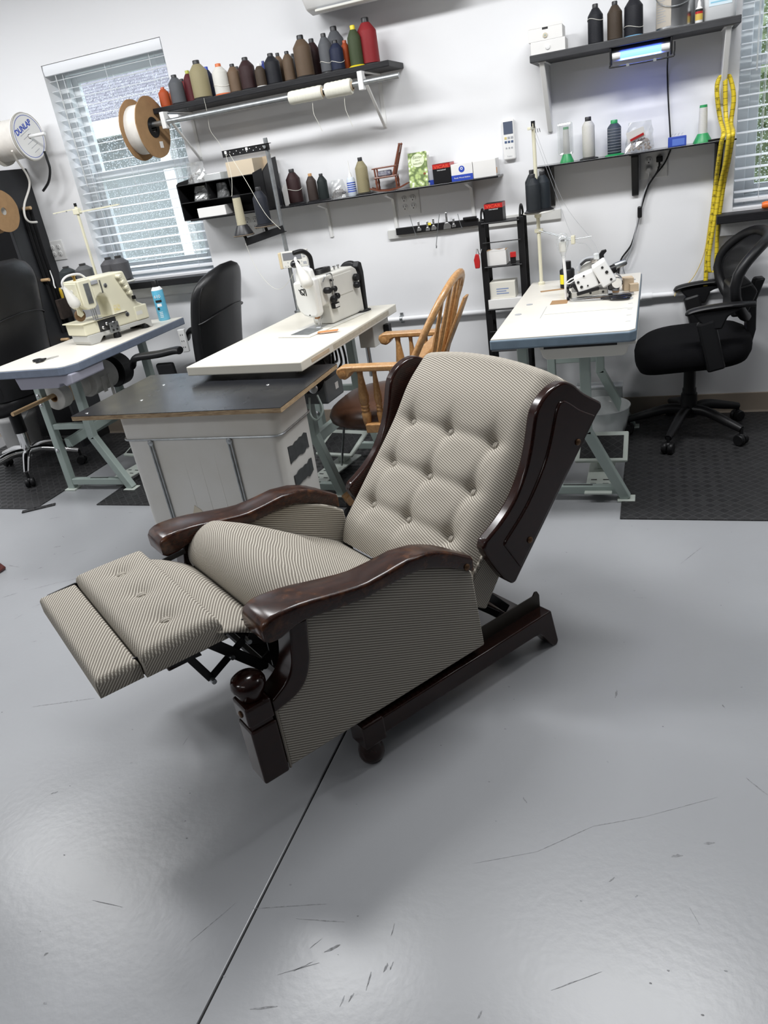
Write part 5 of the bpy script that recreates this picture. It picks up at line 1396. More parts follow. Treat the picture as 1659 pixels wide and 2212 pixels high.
# outlets
def outlet(cx, cz, gangs, label, w_=None):
    w_ = w_ or (.07 if gangs == 1 else .118)
    t = thing('wall_outlet', label, 'outlet', (cx, 0, cz))
    MB().box(-w_/2, w_/2, -.006, 0, -.057, .057).build('cover_plate', M['white'], t, smooth=0, bevel=.003)
    for gx in ([0] if gangs == 1 else [-.023, .023]):
        for gz in (-.0195, .0195):
            r_ = MB().lathe([(.0165, .0), (.0165, .0022), (.0155, .003)], 20, (gx, -.006, gz), (0, -1, 0)).build('receptacle', M['white'], t)
            MB().box(gx - .0075, gx - .0055, -.0096, -.009, gz, gz + .009).box(gx + .0055, gx + .0075, -.0096, -.009, gz, gz + .008).build('slot', M['slot'], r_, smooth=0)
            MB().lathe([(.0028, 0), (.0028, .0007)], 10, (gx, -.009, gz - .008), (0, -1, 0)).build('slot', M['slot'], r_)
    return t
outlet(-.655, 1.187, 2, 'white double wall outlet under the middle shelf')
outlet(.523, 1.205, 2, 'white double wall outlet under the glass shelf with plugs in it')
outlet(-1.565, 1.19, 2, 'white wall outlet under the black organiser')
outlet(-2.93, 1.192, 2, 'white wall outlet left of the left window')
t = thing('power_plug', 'black plug in the right wall outlet', 'plug', (.546, -.009, 1.2245)); MB().box(-.014, .014, -.022, 0, -.012, .012).build('plug_body', M['black'], t, smooth=0, bevel=.004); MB().tube([(0, -.012, -.01), (.0, -.02, -.03)], .004, 6).build('strain_relief', M['black'], t)
t = thing('power_plug', 'white plug in the right wall outlet', 'plug', (.500, -.009, 1.1855)); MB().lathe([(.014, 0), (.014, .014), (.008, .02)], 16, (0, 0, 0), (0, -1, 0)).build('plug_body', M['white'], t); MB().tube([(0, -.014, 0), (.002, -.016, -.03)], .004, 6).build('strain_relief', M['white'], t)
# ---------------------------------------------------------------- glass shelf things
zb_ = zbag('plastic_bag', 'clear bag of tan clips with white and red label on the glass shelf', .462, -.085, 1.2705, .062, .12, .035, 11, True, mat('tan_clips', (.45, .33, .22), .7, var=.35, vs=80), 90)
MB().obox((-.015, -.036, .07), (.075, .001, .045), Matrix.Rotation(radians(-14), 3, 'Y') @ Matrix.Rotation(radians(18), 3, 'X')).build('bag_label', M['paper'], zb_, smooth=0)
MB().obox((-.01, -.0375, .06), (.06, .001, .010), Matrix.Rotation(radians(-20), 3, 'Y') @ Matrix.Rotation(radians(18), 3, 'X')).build('red_stripe', M['red'], zb_, smooth=0)
t = carton('small open blue box on the glass shelf', .580, .654, -.13, -.09, 1.2705, 1.308, mat('blue_carton', (.03, .07, .38), .5))
MB().box(-.02, .03, -.0205, -.0202, .004, .03).build('pale_blue_panel', mat('mid_blue', (.10, .18, .55), .5), t, smooth=0)
for i in range(4): MB().tube(smoothpts([(-.02 + .014*i, 0, .036), (-.024 + .014*i, .002, .046), (-.018 + .014*i, 0, .05)], 3), .0007, 4).build('wire_end', M['steel'], t)
tag(MB().obox((.765, -.13, 1.2745), (.05, .014, .008), Matrix.Rotation(radians(12), 3, 'Z')).build('black_clip', M['black'], smooth=0, bevel=.002), 'small black clip lying at the right end of the glass shelf', 'clip')
# ---------------------------------------------------------------- remote, rail, AC, conduit
t = thing('remote_control', 'white air conditioner remote in a wall holder', 'remote', (-.124, 0, 1.40))
MB().box(-.029, .029, -.022, 0, -.086, .086).build('remote_body', M['white'], t, smooth=0, bevel=.008, seg=3)
MB().box(-.022, .022, -.0228, -.0218, .025, .078).build('display', mat('dark_lcd', (.10, .12, .17), .2), t, smooth=0)
for i in range(3):
    for j in range(2): MB().box(-.02 + .015*i, -.009 + .015*i, -.0232, -.0218, .004 - .017*j, .014 - .017*j).build('key', [mat('yellow_key', (.6, .5, .2), .5), M['inkgrey'], M['inkgrey']][i] if j == 0 else mat('navy_key', (.06, .10, .2), .5), t, smooth=0, bevel=.001)
for i in range(3): MB().lathe([(.004, 0), (.004, .001)], 10, (-.013 + .013*i, -.0222, -.034), (0, -1, 0)).build('key', M['inkgrey'], t)
text('Fujitsu', .009, M['inkgrey'], t, (0, -.0222, -.07), (radians(90), 0, 0))
struct(MB().box(-.787, .102, -.014, 0, 1.022, 1.068).build('trim_4', mat('grey_white_trim', (.60, .60, .58), .5), smooth=0, bevel=.003))
t = thing('magnetic_tool_bar', 'black magnetic bar holding presser feet on the wall', 'tool bar', (-.518, -.014, 1.056))
MB().box(-.217, .217, -.016, 0, -.016, .018).build('bar_body', M['black'], t, smooth=0, bevel=.002)
def metal_bit(x, z, label, kind, k=1.0):
    t = thing('presser_foot', label, 'tool', (x, -.031, z))
    if kind == 'rod': MB().tube([(-.01*k, 0, .06*k), (0, 0, 0), (.012*k, 0, -.05*k), (.022*k, -.002, -.05*k)], .0016, 6).build('rod', M['galv'], t)
    elif kind == 'needle': MB().tube([(.017, -.001, .07), (-.017, -.001, -.078)], .0018, 6).build('shaft', M['galv'], t); MB().lathe([(.003, 0), (.003, .012)], 8, (-.017, -.001, -.09), (.2, 0, .97)).build('tip', M['galv'], t)
    else:
        MB().box(-.005, .005, -.004, .004, -.002, .028*k).build('shank', M['steel'], t, smooth=0, bevel=.001)
        MB().prism([(-.012, -.018), (.010, -.018), (.012, -.010), (.004, .0), (-.006, .0), (-.010, -.008)], -.005, .005, lambda a, b, h: (a*k, h, b*k)).build('sole', M['steel'], t, smooth=0, bevel=.001)
        MB().lathe([(.004, 0), (.004, .006)], 8, (0, -.004, .016*k), (0, -1, 0)).build('screw', M['steel'], t)
    return t
metal_bit(-.64, 1.07, 'bent steel hex key on the magnetic bar', 'rod')
metal_bit(-.608, 1.066, 'steel presser foot right of the hex key on the magnetic bar', 'foot')
t = metal_bit(-.562, 1.062, 'steel presser foot with yellow tag on the magnetic bar', 'foot'); MB().box(.004, .02, -.006, -.004, .008, .02).build('yellow_tag', mat('yellow_tag', (.8, .7, .08), .5), t, smooth=0)
metal_bit(-.530, 1.066, 'steel presser foot just left of the long needle tool', 'foot', 1.2)
metal_bit(-.512, 1.045, 'long thin needle tool hanging from the magnetic bar', 'needle')
metal_bit(-.460, 1.072, 'tall steel walking foot near the middle of the magnetic bar', 'foot', 1.7)
metal_bit(-.425, 1.062, 'small steel piping foot left of the tweezers on the magnetic bar', 'foot', .9)
metal_bit(-.395, 1.070, 'steel tweezers at the right of the magnetic bar', 'rod', .6)
tag(MB().box(-.375, -.305, -.042, -.030, 1.072, 1.086).build('black_ruler_tool', M['black'], smooth=0, bevel=.003), 'flat black tool at the right end of the magnetic bar', 'tool')
t = thing('air_conditioner', 'white wall air conditioner cut off by the top of the photo', 'air conditioner', (-.57, 0, 2.05))
MB().prism([(0, .02), (-.09, .0), (-.15, .012), (-.195, .06), (-.205, .10), (-.20, .26), (-.16, .285), (0, .285)], -.42, .42, lambda a, b, h: (h, a, b)).build('housing', M['white'], t, smooth=30, bevel=.012, seg=3)
MB().box(-.36, .36, -.165, -.12, .0015, .012).build('air_vane', M['inkgrey'], t, smooth=0)
MB().box(-.36, .36, -.19, -.14, -.004, .006).build('louvre', M['offwhite'], t, smooth=0, bevel=.003)
t = thing('conduit_pipe', 'white painted conduit pipe running low along the back wall', 'pipe', (0, -.018, .618))
MB().tube([(-.95, 0, -.012), (.49, 0, -.006)], .0125, 12).build('pipe_run', M['wall'], t)
MB().tube([(.47, 0, 0), (3.1, 0, 0.002)], .0125, 12).build('pipe_run', M['wall'], t)
MB().lathe([(.016, 0), (.016, .05)], 14, (.47, 0, 0), 'x').build('coupling', M['wall'], t)
for x in (-.78, .9): MB().lathe([(.0145, 0), (.0145, .016)], 14, (x, 0, -.009 if x < 0 else 0), 'x').box(x, x + .016, .010, .018, -.035, .02).build('pipe_clamp', M['galv'], t)
# ---------------------------------------------------------------- tape measures
def tape_mat():
    mt = mat('yellow_tape', (.72, .55, .03), .42); n, l, b = nt(mt)
    uv = n.new('ShaderNodeUVMap'); sp = n.new('ShaderNodeSeparateXYZ'); l.new(uv.outputs[0], sp.inputs[0])
    def M_(op, a, bb):
        k = n.new('ShaderNodeMath'); k.operation = op
        for i, x_ in enumerate((a, bb)):
            if isinstance(x_, (int, float)): k.inputs[i].default_value = x_
            else: l.new(x_, k.inputs[i])
        return k.outputs[0]
    tick = M_('LESS_THAN', M_('FRACT', M_('DIVIDE', sp.outputs[1], .0063), 0.0), .22)
    edge = M_('GREATER_THAN', M_('ABSOLUTE', sp.outputs[0], 0.0), .62)
    inch = M_('LESS_THAN', M_('FRACT', M_('DIVIDE', sp.outputs[1], .0254), 0.0), .06)
    msk = M_('MAXIMUM', M_('MULTIPLY', tick, edge), inch)
    mx = n.new('ShaderNodeMix'); mx.data_type = 'RGBA'; mx.inputs[6].default_value = (.72, .55, .03, 1); mx.inputs[7].default_value = (.05, .04, .01, 1)
    l.new(msk, mx.inputs[0]); l.new(mx.outputs[2], b.inputs['Base Color'])
    return mt
M['tape'] = tape_mat()
def ribbon(pts, w_, tw, name, parent, m_, th=.0006, wdir=None):
    P_ = smoothpts(pts, 8); q = MB(); vs = []; uvs = []; L_ = 0; fs = []
    for i, p in enumerate(P_):
        if i: L_ += (p - P_[i - 1]).length
        an = interp(tw, i/(len(P_) - 1)); d = Vector((cos(an), -sin(an), 0))*(w_/2)
        for s in (-1, 1): vs.append(p + d*s); uvs.append((s, L_))
    for i in range(len(P_) - 1): fs.append((2*i, 2*i + 1, 2*i + 3, 2*i + 2))
    q.add(vs, fs, uvs)
    o = q.build(name, m_, parent, smooth=60, fix=False)
    s_ = o.modifiers.new('thick', 'SOLIDIFY'); s_.thickness = th
    return o, P_
t = thing('tape_measure', 'long yellow tape measure draped over the white bracket', 'tape measure', (0, 0, 0))
rb, P_ = ribbon([(.799, -.068, 1.512), (.785, -.066, 1.515), (.772, -.06, 1.485), (.775, -.055, 1.43), (.79, -.05, 1.35), (.80, -.19, 1.285) if False else (.797, -.175, 1.30), (.79, -.178, 1.262), (.785, -.12, 1.18), (.782, -.05, 1.08), (.772, -.035, .93), (.760, -.03, .80), (.758, -.03, .69), (.757, -.03, .60)], .019, [(0, .2), (.3, .3), (1, 0)], 'tape_blade', t, M['tape'])
for k, nn in enumerate(range(28, 47)):
    z = 1.47 - .042*k
    i = min(range(len(P_)), key=lambda i: abs(P_[i].z - z)); p = P_[i]
    text(str(nn), .0125, M['ink'], t, (p.x - .002, p.y - .0042, p.z), (radians(90), radians(90), 0), 'printed_number', ext=.0001)
t = thing('tape_measure', 'second yellow tape measure looped behind the first on the white bracket', 'tape measure', (0, 0, 0))
ribbon([(.799, -.072, 1.512), (.815, -.072, 1.510), (.832, -.07, 1.46), (.838, -.065, 1.41), (.832, -.06, 1.33), (.832, -.178, 1.30), (.830, -.18, 1.262), (.825, -.12, 1.18), (.815, -.05, 1.08), (.800, -.035, .90), (.800, -.03, .76), (.798, -.03, .722), (.785, -.032, .706), (.770, -.034, .722), (.768, -.036, .80), (.786, -.04, .95), (.800, -.055, 1.08), (.812, -.13, 1.18), (.815, -.184, 1.262), (.815, -.18, 1.30), (.81, -.07, 1.36), (.803, -.075, 1.46), (.801, -.078, 1.514)], .018, [(0, .3), (.4, -.2), (.6, .2), (1, .3)], 'tape_blade', t, M['tape'])
cable('cord_strand', 'thin pale yellow cord hanging from the tape measures to the pipe', [(.780, -.028, 1.05), (.765, -.02, .95), (.748, -.02, .80), (.71, -.02, .70), (.665, -.022, .65), (.630, -.035, .63), (.622, -.04, .612)], .0022, mat('pale_yellow_cord', (.66, .52, .22), .7), 'cord')
tag(MB().lathe([(.012, -.06), (.016, -.05), (.017, .02), (.013, .05), (.01, .06)], 14, (1.035, -.05, .9795), 'x').build('orange_handle_tool', mat('orange_plastic', (.8, .16, .02), .4)), 'orange plastic tool handle on the right window ledge', 'tool')
# ---------------------------------------------------------------- black rack panel at the left with reels
t = thing('spool_rack_panel', 'tall black panel with wooden pegs beside the left window', 'rack', (-2.975, -.15, 0))
MB().box(-.012, .012, -.12, .148, .0, 1.66).build('side_board', mat('charcoal_board', (.016, .017, .020), .5, var=.3), t, smooth=0, bevel=.003)
MB().box(-.65, -.02, .10, .148, 0, 1.66).build('back_board', M['blackmatte'], t, smooth=0)
for yy, zz in ((.02, 1.448), (-.02, 1.046), (-.02, .683)): MB().tube([(.0, yy, zz), (.068, yy, zz)], .010, 10).build('peg', M['dowel'], t)
for k in range(3):
    MB().tube(smoothpts([(.024, .0 + .03*k, 1.44), (.022, -.005 + .03*k, 1.2), (.026, .03*k, .95), (.022, .01 + .03*k, .72)], 4), .011, 6).build('hanging_strap', M['blackmatte'], t)
t = thing('tool_pouch', 'dark brown leather tool pouch hanging on the black panel', 'pouch', (-2.93, -.10, .80))
MB().box(-.012, .012, -.045, .05, 0, .12).build('pouch_body', mat('dark_brown_suede', (.05, .035, .028), .9, var=.4, vs=30), t, smooth=0, bevel=.005)
MB().lathe([(.008, 0), (.010, .02), (.009, .05), (.005, .062)], 12, (0, .02, .12)).build('screwdriver_handle', mat('yellow_handle', (.75, .5, .04), .4), t)
t = reel((-2.85, -.15, 1.80), .122, .105, 'large white cord reel with printed label at the upper left', mat('grey_card', (.42, .40, .36), .8), M['webwhite'], .012, .006, .82)
t.name = 'cord_reel'
MB().lathe([(.012, .1085), (.117, .1085), (.117, .1095), (.012, .1095), (.012, .1085)], 40, (0, 0, 0), 'x', cap=False).build('white_label', M['paper'], t)
MB().lathe([(.105, .1096), (.1075, .1096), (.1075, .1102), (.105, .1102), (.105, .1096)], 40, (0, 0, 0), 'x', cap=False).build('printed_ring', M['inkblue'], t)
MB().lathe([(.012, .092), (.122, .092), (.122, .097), (.012, .097), (.012, .092)], 40, (0, 0, 0), 'x', cap=False).build('second_flange', M['paper'], t)
t.rotation_euler[0] = radians(24)
lt = text('DUNLAP', .040, M['inkblue'], t, (.1102, -.008, .052), (radians(90), 0, radians(90)), sx=.95, bold=.0012)
for i in range(5): MB().box(.1098, .1102, -.06 + .008*i, .03 - .01*(i % 3), .028 - .022*i*(1 if i < 2 else 1.2), .0305 - .022*i*(1 if i < 2 else 1.2)).build('printed_line', M['inkgrey'], t, smooth=0)
tag(MB().tube([(-2.975, -.15, 1.80), (-2.632, -.15, 1.80)], .0085, 12).build('reel_rod', M['white']), 'white rod through the large cord reel', 'rod')
t = thing('cord_tail', 'loose white cord end hanging from the large reel', 'cord', (0, 0, 0))
MB().tube(smoothpts([(-2.80, -.25, 1.74), (-2.83, -.20, 1.69), (-2.85, -.14, 1.62), (-2.87, -.125, 1.56), (-2.88, -.20, 1.47), (-2.88, -.225, 1.41), (-2.88, -.205, 1.376), (-2.88, -.147, 1.368)], 6), .006, 8).build('cord', M['webwhite'], t)
t = reel((-2.93, -.36, 1.45), .11, .04, 'brown cardboard reel cut off by the left photo edge', M['card'], M['webwhite'], .02)
t = reel((-2.93, -.42, 1.74), .13, .04, 'cardboard reel behind the large white reel at the left photo edge', M['card'], M['webwhite'], .02)
cable('rubber_strap', 'short curved black rubber strap hanging below the large reel', [(-2.715, -.10, 1.72), (-2.712, -.10, 1.68), (-2.714, -.10, 1.625), (-2.75, -.10, 1.565), (-2.808, -.10, 1.524)], .007, M['black'], 'strap')
cable('white_cable', 'white cable dropping from the left wall outlet to the cream machine lamp', [(-2.975, -.012, 1.17), (-2.978, -.04, 1.16), (-2.96, -.08, 1.10), (-2.85, -.2, 1.05), (-2.72, -.35, 1.03), (-2.6, -.48, 1.03)], .004, M['white'])
# ---------------------------------------------------------------- sewing machines
def knob(t, p, ax, r, h, m_, name='knob'):
    return MB().lathe([(r*.8, 0), (r, h*.15), (r, h*.85), (r*.8, h)], 14, p, ax).build(name, m_, t)
# left cream machine
A67 = radians(72)
t = thing('sewing_machine', 'cream industrial sewing machine with tension knobs on the left table', 'sewing machine', (-2.195, -.735, .760), A67)
cr = M['cream']
sd = lambda a, b, h: (a, h, b)
MB().prism([(-.06, .018), (-.05, .0), (.0, .0), (.03, .028), (.30, .028), (.335, .0), (.345, .0), (.345, .05), (-.06, .05)], .0, .15, sd).build('base_casting', mat('grey_casting', (.48, .48, .46), .45, var=.1), t, smooth=0, bevel=.004)
for x, y in ((.11, .0), (.11, .15), (.31, .02), (.31, .13)): MB().lathe([(.02, 0), (.02, .016), (.014, .03)], 14, (x, y, 0)).build('rubber_foot', M['black'], t)
MB().box(-.065, .135, .002, .17, .05, .108).build('bed_box', cr, t, smooth=0, bevel=.006)
MB().box(-.075, .14, -.004, .18, .108, .114).build('bed_top', cr, t, smooth=0, bevel=.002)
MB().box(.02, .128, -.001, .02, .052, .106).build('looper_opening', M['slot'], t, smooth=0)
for i, (x, z) in enumerate(((.035, .07), (.06, .085), (.08, .065), (.1, .08), (.115, .06))):
    MB().lathe([(.006, 0), (.009, .006), (.009, .016), (.005, .02)], 10, (x, .0, z), (0, -1, 0)).build('looper_part', M['steel'], t)
MB().box(.07, .125, -.02, -.012, .03, .085).build('needle_guard_plate', M['galv'], t, smooth=0, bevel=.002)
for x in (.085, .108): MB().lathe([(.006, 0), (.006, .002)], 10, (x, -.0202, .045), (0, -1, 0)).build('plate_screw', M['ink'], t)
MB().box(.0, .20, -.016, .012, .114, .119).build('slide_plate', M['chrome'], t, smooth=0, bevel=.001)
MB().prism([(.045, .318), (.255, .317), (.272, .24), (.288, .150), (.33, .125), (.335, .05), (.125, .05), (.125, .118), (.128, .16), (.122, .205), (.105, .228), (.085, .232), (.065, .222), (.045, .200)], .0, .125, sd).build('arm_and_pillar', cr, t, smooth=35, bevel=.010, seg=3)
MB().box(.255, .338, -.004, .12, .052, .128).build('side_cover', cr, t, smooth=0, bevel=.006)
MB().box(.26, .30, -.0045, -.0035, .08, .10).build('name_plate', M['offwhite'], t, smooth=0)
MB().lathe([(.012, 0), (.012, .003), (.009, .004)], 16, (.205, -.0005, .10), (0, -1, 0)).build('oil_window', M['steel'], t)
MB().lathe([(.011, 0), (.011, .003), (.008, .004)], 16, (.125, -.0005, .268), (0, -1, 0)).build('oil_window', M['steel'], t)
MB().prism([(-.028, .318), (.048, .318), (.048, .185), (.03, .172), (-.01, .172), (-.028, .19)], -.003, .13, sd).build('head', cr, t, smooth=30, bevel=.006, seg=3)
hp = MB().box(-.034, -.028, .01, .118, .195, .308).build('face_cover', cr, t, smooth=0, bevel=.005)
for i in range(5): MB().box(-.0355, -.034, .03, .10, .208 + .010*i, .212 + .010*i).build('rib', cr, hp, smooth=0)
MB().lathe([(.011, 0), (.011, .002)], 18, (-.034, .06, .268), (-1, 0, 0)).build('emblem', M['offwhite'], hp)
MB().box(.0, .03, -.0075, -.003, .20, .30).build('steel_plate', M['galv'], t, smooth=0, bevel=.001)
MB().box(.045, .085, -.008, -.001, .285, .306).build('dark_badge', M['inkgrey'], t, smooth=0, bevel=.004)
for x in (.095, .10): MB().box(x, x + .003, -.003, 0, .235, .300).build('thread_guide', M['steel'], t, smooth=0)
for i in range(4):
    p = (.205 + .013*i, -.002, .296 - .030*i)
    k_ = MB().lathe([(.008, 0), (.012, .004), (.012, .008), (.007, .012), (.011, .016), (.011, .030), (.007, .034)], 14, p, (0, -1, 0)).build('tension_knob', cr, t)
    MB().lathe([(.0125, .004), (.0125, .0065)], 14, p, (0, -1, 0)).build('tension_disc', M['chrome'], k_)
MB().box(.26, .275, -.02, -.002, .165, .185).build('thread_eyelet', M['black'], t, smooth=0, bevel=.003)
MB().prism([(.135, .16), (.175, .165), (.175, .130), (.135, .125)], -.0012, -.0004, sd).build('warning_label', mat('yellow_warning', (.70, .58, .18), .6, c2=(.7, .68, .6), vs=60), t, smooth=0)
MB().tube([(-.005, .05, .30), (-.005, .05, .35)], .007, 10).build('brass_post', mat('brass', (.60, .38, .10), .3, .9), t)
MB().lathe([(.012, .34), (.012, .352), (.009, .355)], 12, (-.005, .05, 0)).build('brass_knob', mat('brass_cap', (.60, .38, .10), .3, .9), t)
MB().lathe([(.026, -.008), (.030, -.004), (.030, .004), (.026, .008)], 20, (-.03, .06, .148), (0, 1, 0)).build('feed_roller', mat('brown_roller', (.16, .09, .04), .6), t)
MB().prism([(-.045, .19), (-.02, .19), (-.015, .15), (-.035, .14), (-.05, .155)], .042, .05, sd).build('roller_bracket', cr, t, smooth=0, bevel=.002)
for x in (.01, .022, .034): MB().tube([(x, .01, .178), (x, .01, .118)], .003, 8).build('needle_bar', M['steel'], t)
MB().tube(smoothpts([(.05, .03, .318), (.02, .03, .345), (-.04, .02, .352), (-.08, .01, .345), (-.095, .02, .325), (-.09, .03, .30)], 4), .0055, 8).build('lamp_arm', M['white'], t)
MB().rings([[Vector((-.088, .03, .305)) + Vector((.0, .0, 0)) + Vector((.28, -.12, -.95))*(.115*s_) + (Vector((.95, 0, .28))*cos(a_) + Vector((0, 1, 0))*sin(a_))*r_ for a_ in [2*pi*i/16 for i in range(16)]] for s_, r_ in ((0, .008), (.15, .012), (.4, .020), (.65, .027), (.82, .029), (.94, .024), (1.0, .010))]).build('lamp_shade', M['offwhite'], t, smooth=70)
# middle white machine
t = thing('sewing_machine', 'white walking foot sewing machine with black emblem on the middle table', 'sewing machine', (-.862, -.835, .760), radians(76))
wh = mat('white_enamel', (.76, .76, .73), .3, var=.04, coat=.3); wg = mat('worn_white_enamel', (.66, .65, .60), .4, var=.08)
MB().box(-.16, .34, -.03, .15, .0005, .004).build('bed_plate', wg, t, smooth=0, bevel=.001)
MB().box(-.13, -.02, .0, .10, .004, .006).build('slide_plate', M['galv'], t, smooth=0)
MB().box(-.02, .05, .02, .10, .004, .0065).build('needle_plate', M['steel'], t, smooth=0)
MB().prism([(.01, .222), (.275, .222), (.305, .205), (.318, .17), (.325, .006), (.062, .006), (.060, .085), (.05, .10), (.01, .095)], .0, .115, sd).build('arm_and_pillar', wg, t, smooth=30, bevel=.008, seg=3)
MB().box(.10, .255, -.003, .0, .115, .205).build('side_plate', wg, t, smooth=0, bevel=.003)
MB().prism([(-.002, .225), (.118, .212), (.118, .115), (.108, .085), (.085, .064), (.055, .056), (.012, .056), (.0, .075)], -.032, .012, lambda a, b, h: (h, a, b)).build('face_plate', wh, t, smooth=30, bevel=.010, seg=3)
MB().prism([(.01, .215), (.112, .205), (.108, .24), (.095, .268), (.06, .275), (.02, .262)], -.018, .012, lambda a, b, h: (h, a, b)).build('face_dome', wh, t, smooth=30, bevel=.008)
# emblem
E_ = -.0335
MB().lathe([(.0095, 0), (.0135, 0), (.0135, .0008), (.0095, .0008), (.0095, 0)], 26, (E_ + .0008, .070, .170), (-1, 0, 0), cap=False).build('emblem', M['ink'], t)
MB().bar((E_ + .0004, .088, .181), (E_ + .0004, .058, .155), .0008, .004, (0, 1, 0)).build('emblem', M['ink'], t)
MB().bar((E_ + .0004, .053, .184), (E_ + .0004, .049, .153), .0008, .0042, (0, 1, 0)).build('emblem', M['ink'], t)
MB().bar((E_ + .0004, .051, .184), (E_ + .0004, .066, .181), .0008, .0035, (0, 1, 0)).build('emblem', M['ink'], t)
for y, z in ((.068, .196), (.05, .068)): MB().lathe([(.003, 0), (.003, .002)], 10, (E_ + .001, y, z), (-1, 0, 0)).build('cover_screw', M['ink'], t)
for (x, z, r, h) in ((.035, .160, .014, .032), (.095, .155, .013, .02), (.108, .121, .013, .02), (.075, .114, .015, .024), (.275, .170, .017, .02), (.27, .137, .015, .024), (.088, .195, .006, .016)):
    knob(t, (x, -.003, z), (0, -1, 0), r, h, M['black'], 'tension_knob')
MB().box(.065, .105, -.022, -.003, .072, .096).build('stitch_counter', M['black'], t, smooth=0, bevel=.002)
for i in range(4): MB().box(.071 + .008*i, .077 + .008*i, -.0228, -.0218, .077, .091).build('counter_digit', M['paper'], t, smooth=0)
MB().tube(smoothpts([(.02, -.012, .20), (.04, -.02, .225), (.075, -.02, .225), (.085, -.018, .205), (.085, -.012, .12)], 4), .003, 6).build('take_up_guard', M['steel'], t)
MB().tube([(.0, .035, .06), (.0, .035, .018)], .004, 8).build('needle_bar', M['steel'], t)
MB().tube([(.016, .035, .06), (.016, .035, .014)], .004, 8).build('presser_bar', M['steel'], t)
MB().box(-.008, .03, .022, .05, .006, .012).build('presser_foot', M['steel'], t, smooth=0, bevel=.002)
MB().box(-.012, .006, .025, .045, .045, .062).build('needle_clamp', mat('bronze', (.3, .15, .07), .4, .8), t, smooth=0, bevel=.003)
MB().lathe([(.015, 0), (.015, .03)], 14, (.02, .06, .045), (1, 0, 0)).build('hook_shaft', M['steel'], t)
MB().lathe([(.02, .0), (.055, .0), (.062, .006), (.062, .022), (.055, .028), (.02, .028)], 30, (.325, .06, .175), 'x').build('hand_wheel', M['black'], t, smooth=50)
MB().prism([(.318, .21), (.33, .235), (.352, .225), (.360, .18), (.352, .006), (.330, .006), (.335, .165)], -.002, .03, sd).build('belt_guard', M['black'], t, smooth=30, bevel=.004)
MB().tube(smoothpts([(.05, .06, .225), (.055, .06, .27), (.05, .06, .31), (.02, .07, .335), (-.02, .09, .335)], 5), .010, 10).build('cable_sleeve', M['black'], t)
for k in range(3): MB().tube([(.12 + .05*cos(a), .06 + .028*sin(a), .228 + .006*k) for a in [2*pi*i/24 for i in range(24)]], .0045, 6, closed=True).build('coiled_cable', M['black'], t)
for x in (.19, .22): MB().lathe([(.004, 0), (.004, .012), (.007, .014), (.007, .018)], 10, (x, .04, .222)).build('top_pin', M['steel'], t)
# lamp of the middle machine
MB().ball((-.02, .09, .29), .022, 14, 8, (1, 1, .8)).build('lamp_base', M['blackgloss'], t)
MB().tube(smoothpts([(-.02, .09, .30), (-.03, .075, .315), (-.05, .06, .31), (-.055, .05, .295)], 4), .006, 8).build('lamp_neck', M['white'], t)
MB().rings([[Vector((-.055, .052, .298)) + Vector((-.05, -.42, -.9))*(.118*s_) + (Vector((1, 0, -.05))*cos(a_) + Vector((0, .9, -.42))*sin(a_))*r_ for a_ in [2*pi*i/16 for i in range(16)]] for s_, r_ in ((0, .008), (.15, .011), (.4, .019), (.65, .026), (.82, .028), (.94, .023), (1.0, .010))]).build('lamp_shade', M['offwhite'], t, smooth=70)
text('1867-AE', .012, M['inkgrey'], t, (.18, -.0034, .19), (radians(90), 0, 0)) if False else None
# overlock machine
t = thing('overlock_machine', 'small white and steel overlock machine on the right table', 'sewing machine', (.295, -.62, .760), radians(6))
RY = lambda d: Matrix.Rotation(radians(d), 3, 'Y'); RX = lambda d: Matrix.Rotation(radians(d), 3, 'X')
MB().box(-.10, .07, -.075, .06, .0, .012).build('base_plate', M['steel'], t, smooth=0, bevel=.002)
MB().box(-.095, .05, -.065, .05, .012, .036).build('base_casting', mat('aluminium_casting', (.55, .54, .50), .4, .6), t, smooth=0, bevel=.003)
for i in range(3): MB().lathe([(.005, 0), (.005, .001)], 8, (-.07 + .05*i, -.0655, .026), (0, -1, 0)).build('oil_hole', M['slot'], t)
MB().obox((-.035, -.035, .072), (.085, .07, .07), RY(-18)).build('cloth_plate_cover', M['white'], t, smooth=0, bevel=.006)
MB().obox((.035, -.042, .098), (.060, .075, .100), RY(-28)).build('front_cover', M['white'], t, smooth=0, bevel=.007)
MB().obox((-.01, .025, .09), (.10, .06, .10), RY(-20)).build('rear_body', M['offwhite'], t, smooth=0, bevel=.010)
for (x, y, z, r) in ((-.068, -.0705, .075, .0055), (-.055, -.071, .055, .006), (-.03, -.0715, .058, .0035), (.028, -.0800, .125, .005), (.045, -.0802, .105, .0065), (.062, -.0803, .075, .005), (-.045, -.0715, .098, .004)):
    MB().lathe([(r, 0), (r, .0016)], 10, (x, y, z), (0, -1, 0)).build('screw_hole', M['ink'], t)
MB().obox((-.078, -.04, .05), (.012, .05, .05), RY(-35)).build('lever', M['black'], t, smooth=0, bevel=.004)
MB().obox((-.03, -.072, .036), (.09, .006, .014), RY(-10)).build('lower_edge_guard', M['black'], t, smooth=0, bevel=.002)
MB().tube(smoothpts([(-.065, -.01, .11), (-.055, -.01, .14), (-.03, -.01, .155), (.0, -.01, .158)], 4), .007, 8).build('top_lever', M['inkgrey'], t)
MB().tube(smoothpts([(-.055, -.018, .135), (-.035, -.018, .15), (-.015, -.018, .152)], 4), .006, 6).build('lever_slot', M['black'], t)
MB().lathe([(.008, 0), (.012, .003), (.012, .022), (.008, .026)], 14, (.008, -.012, .148)).build('thread_window', M['clearp'], t)
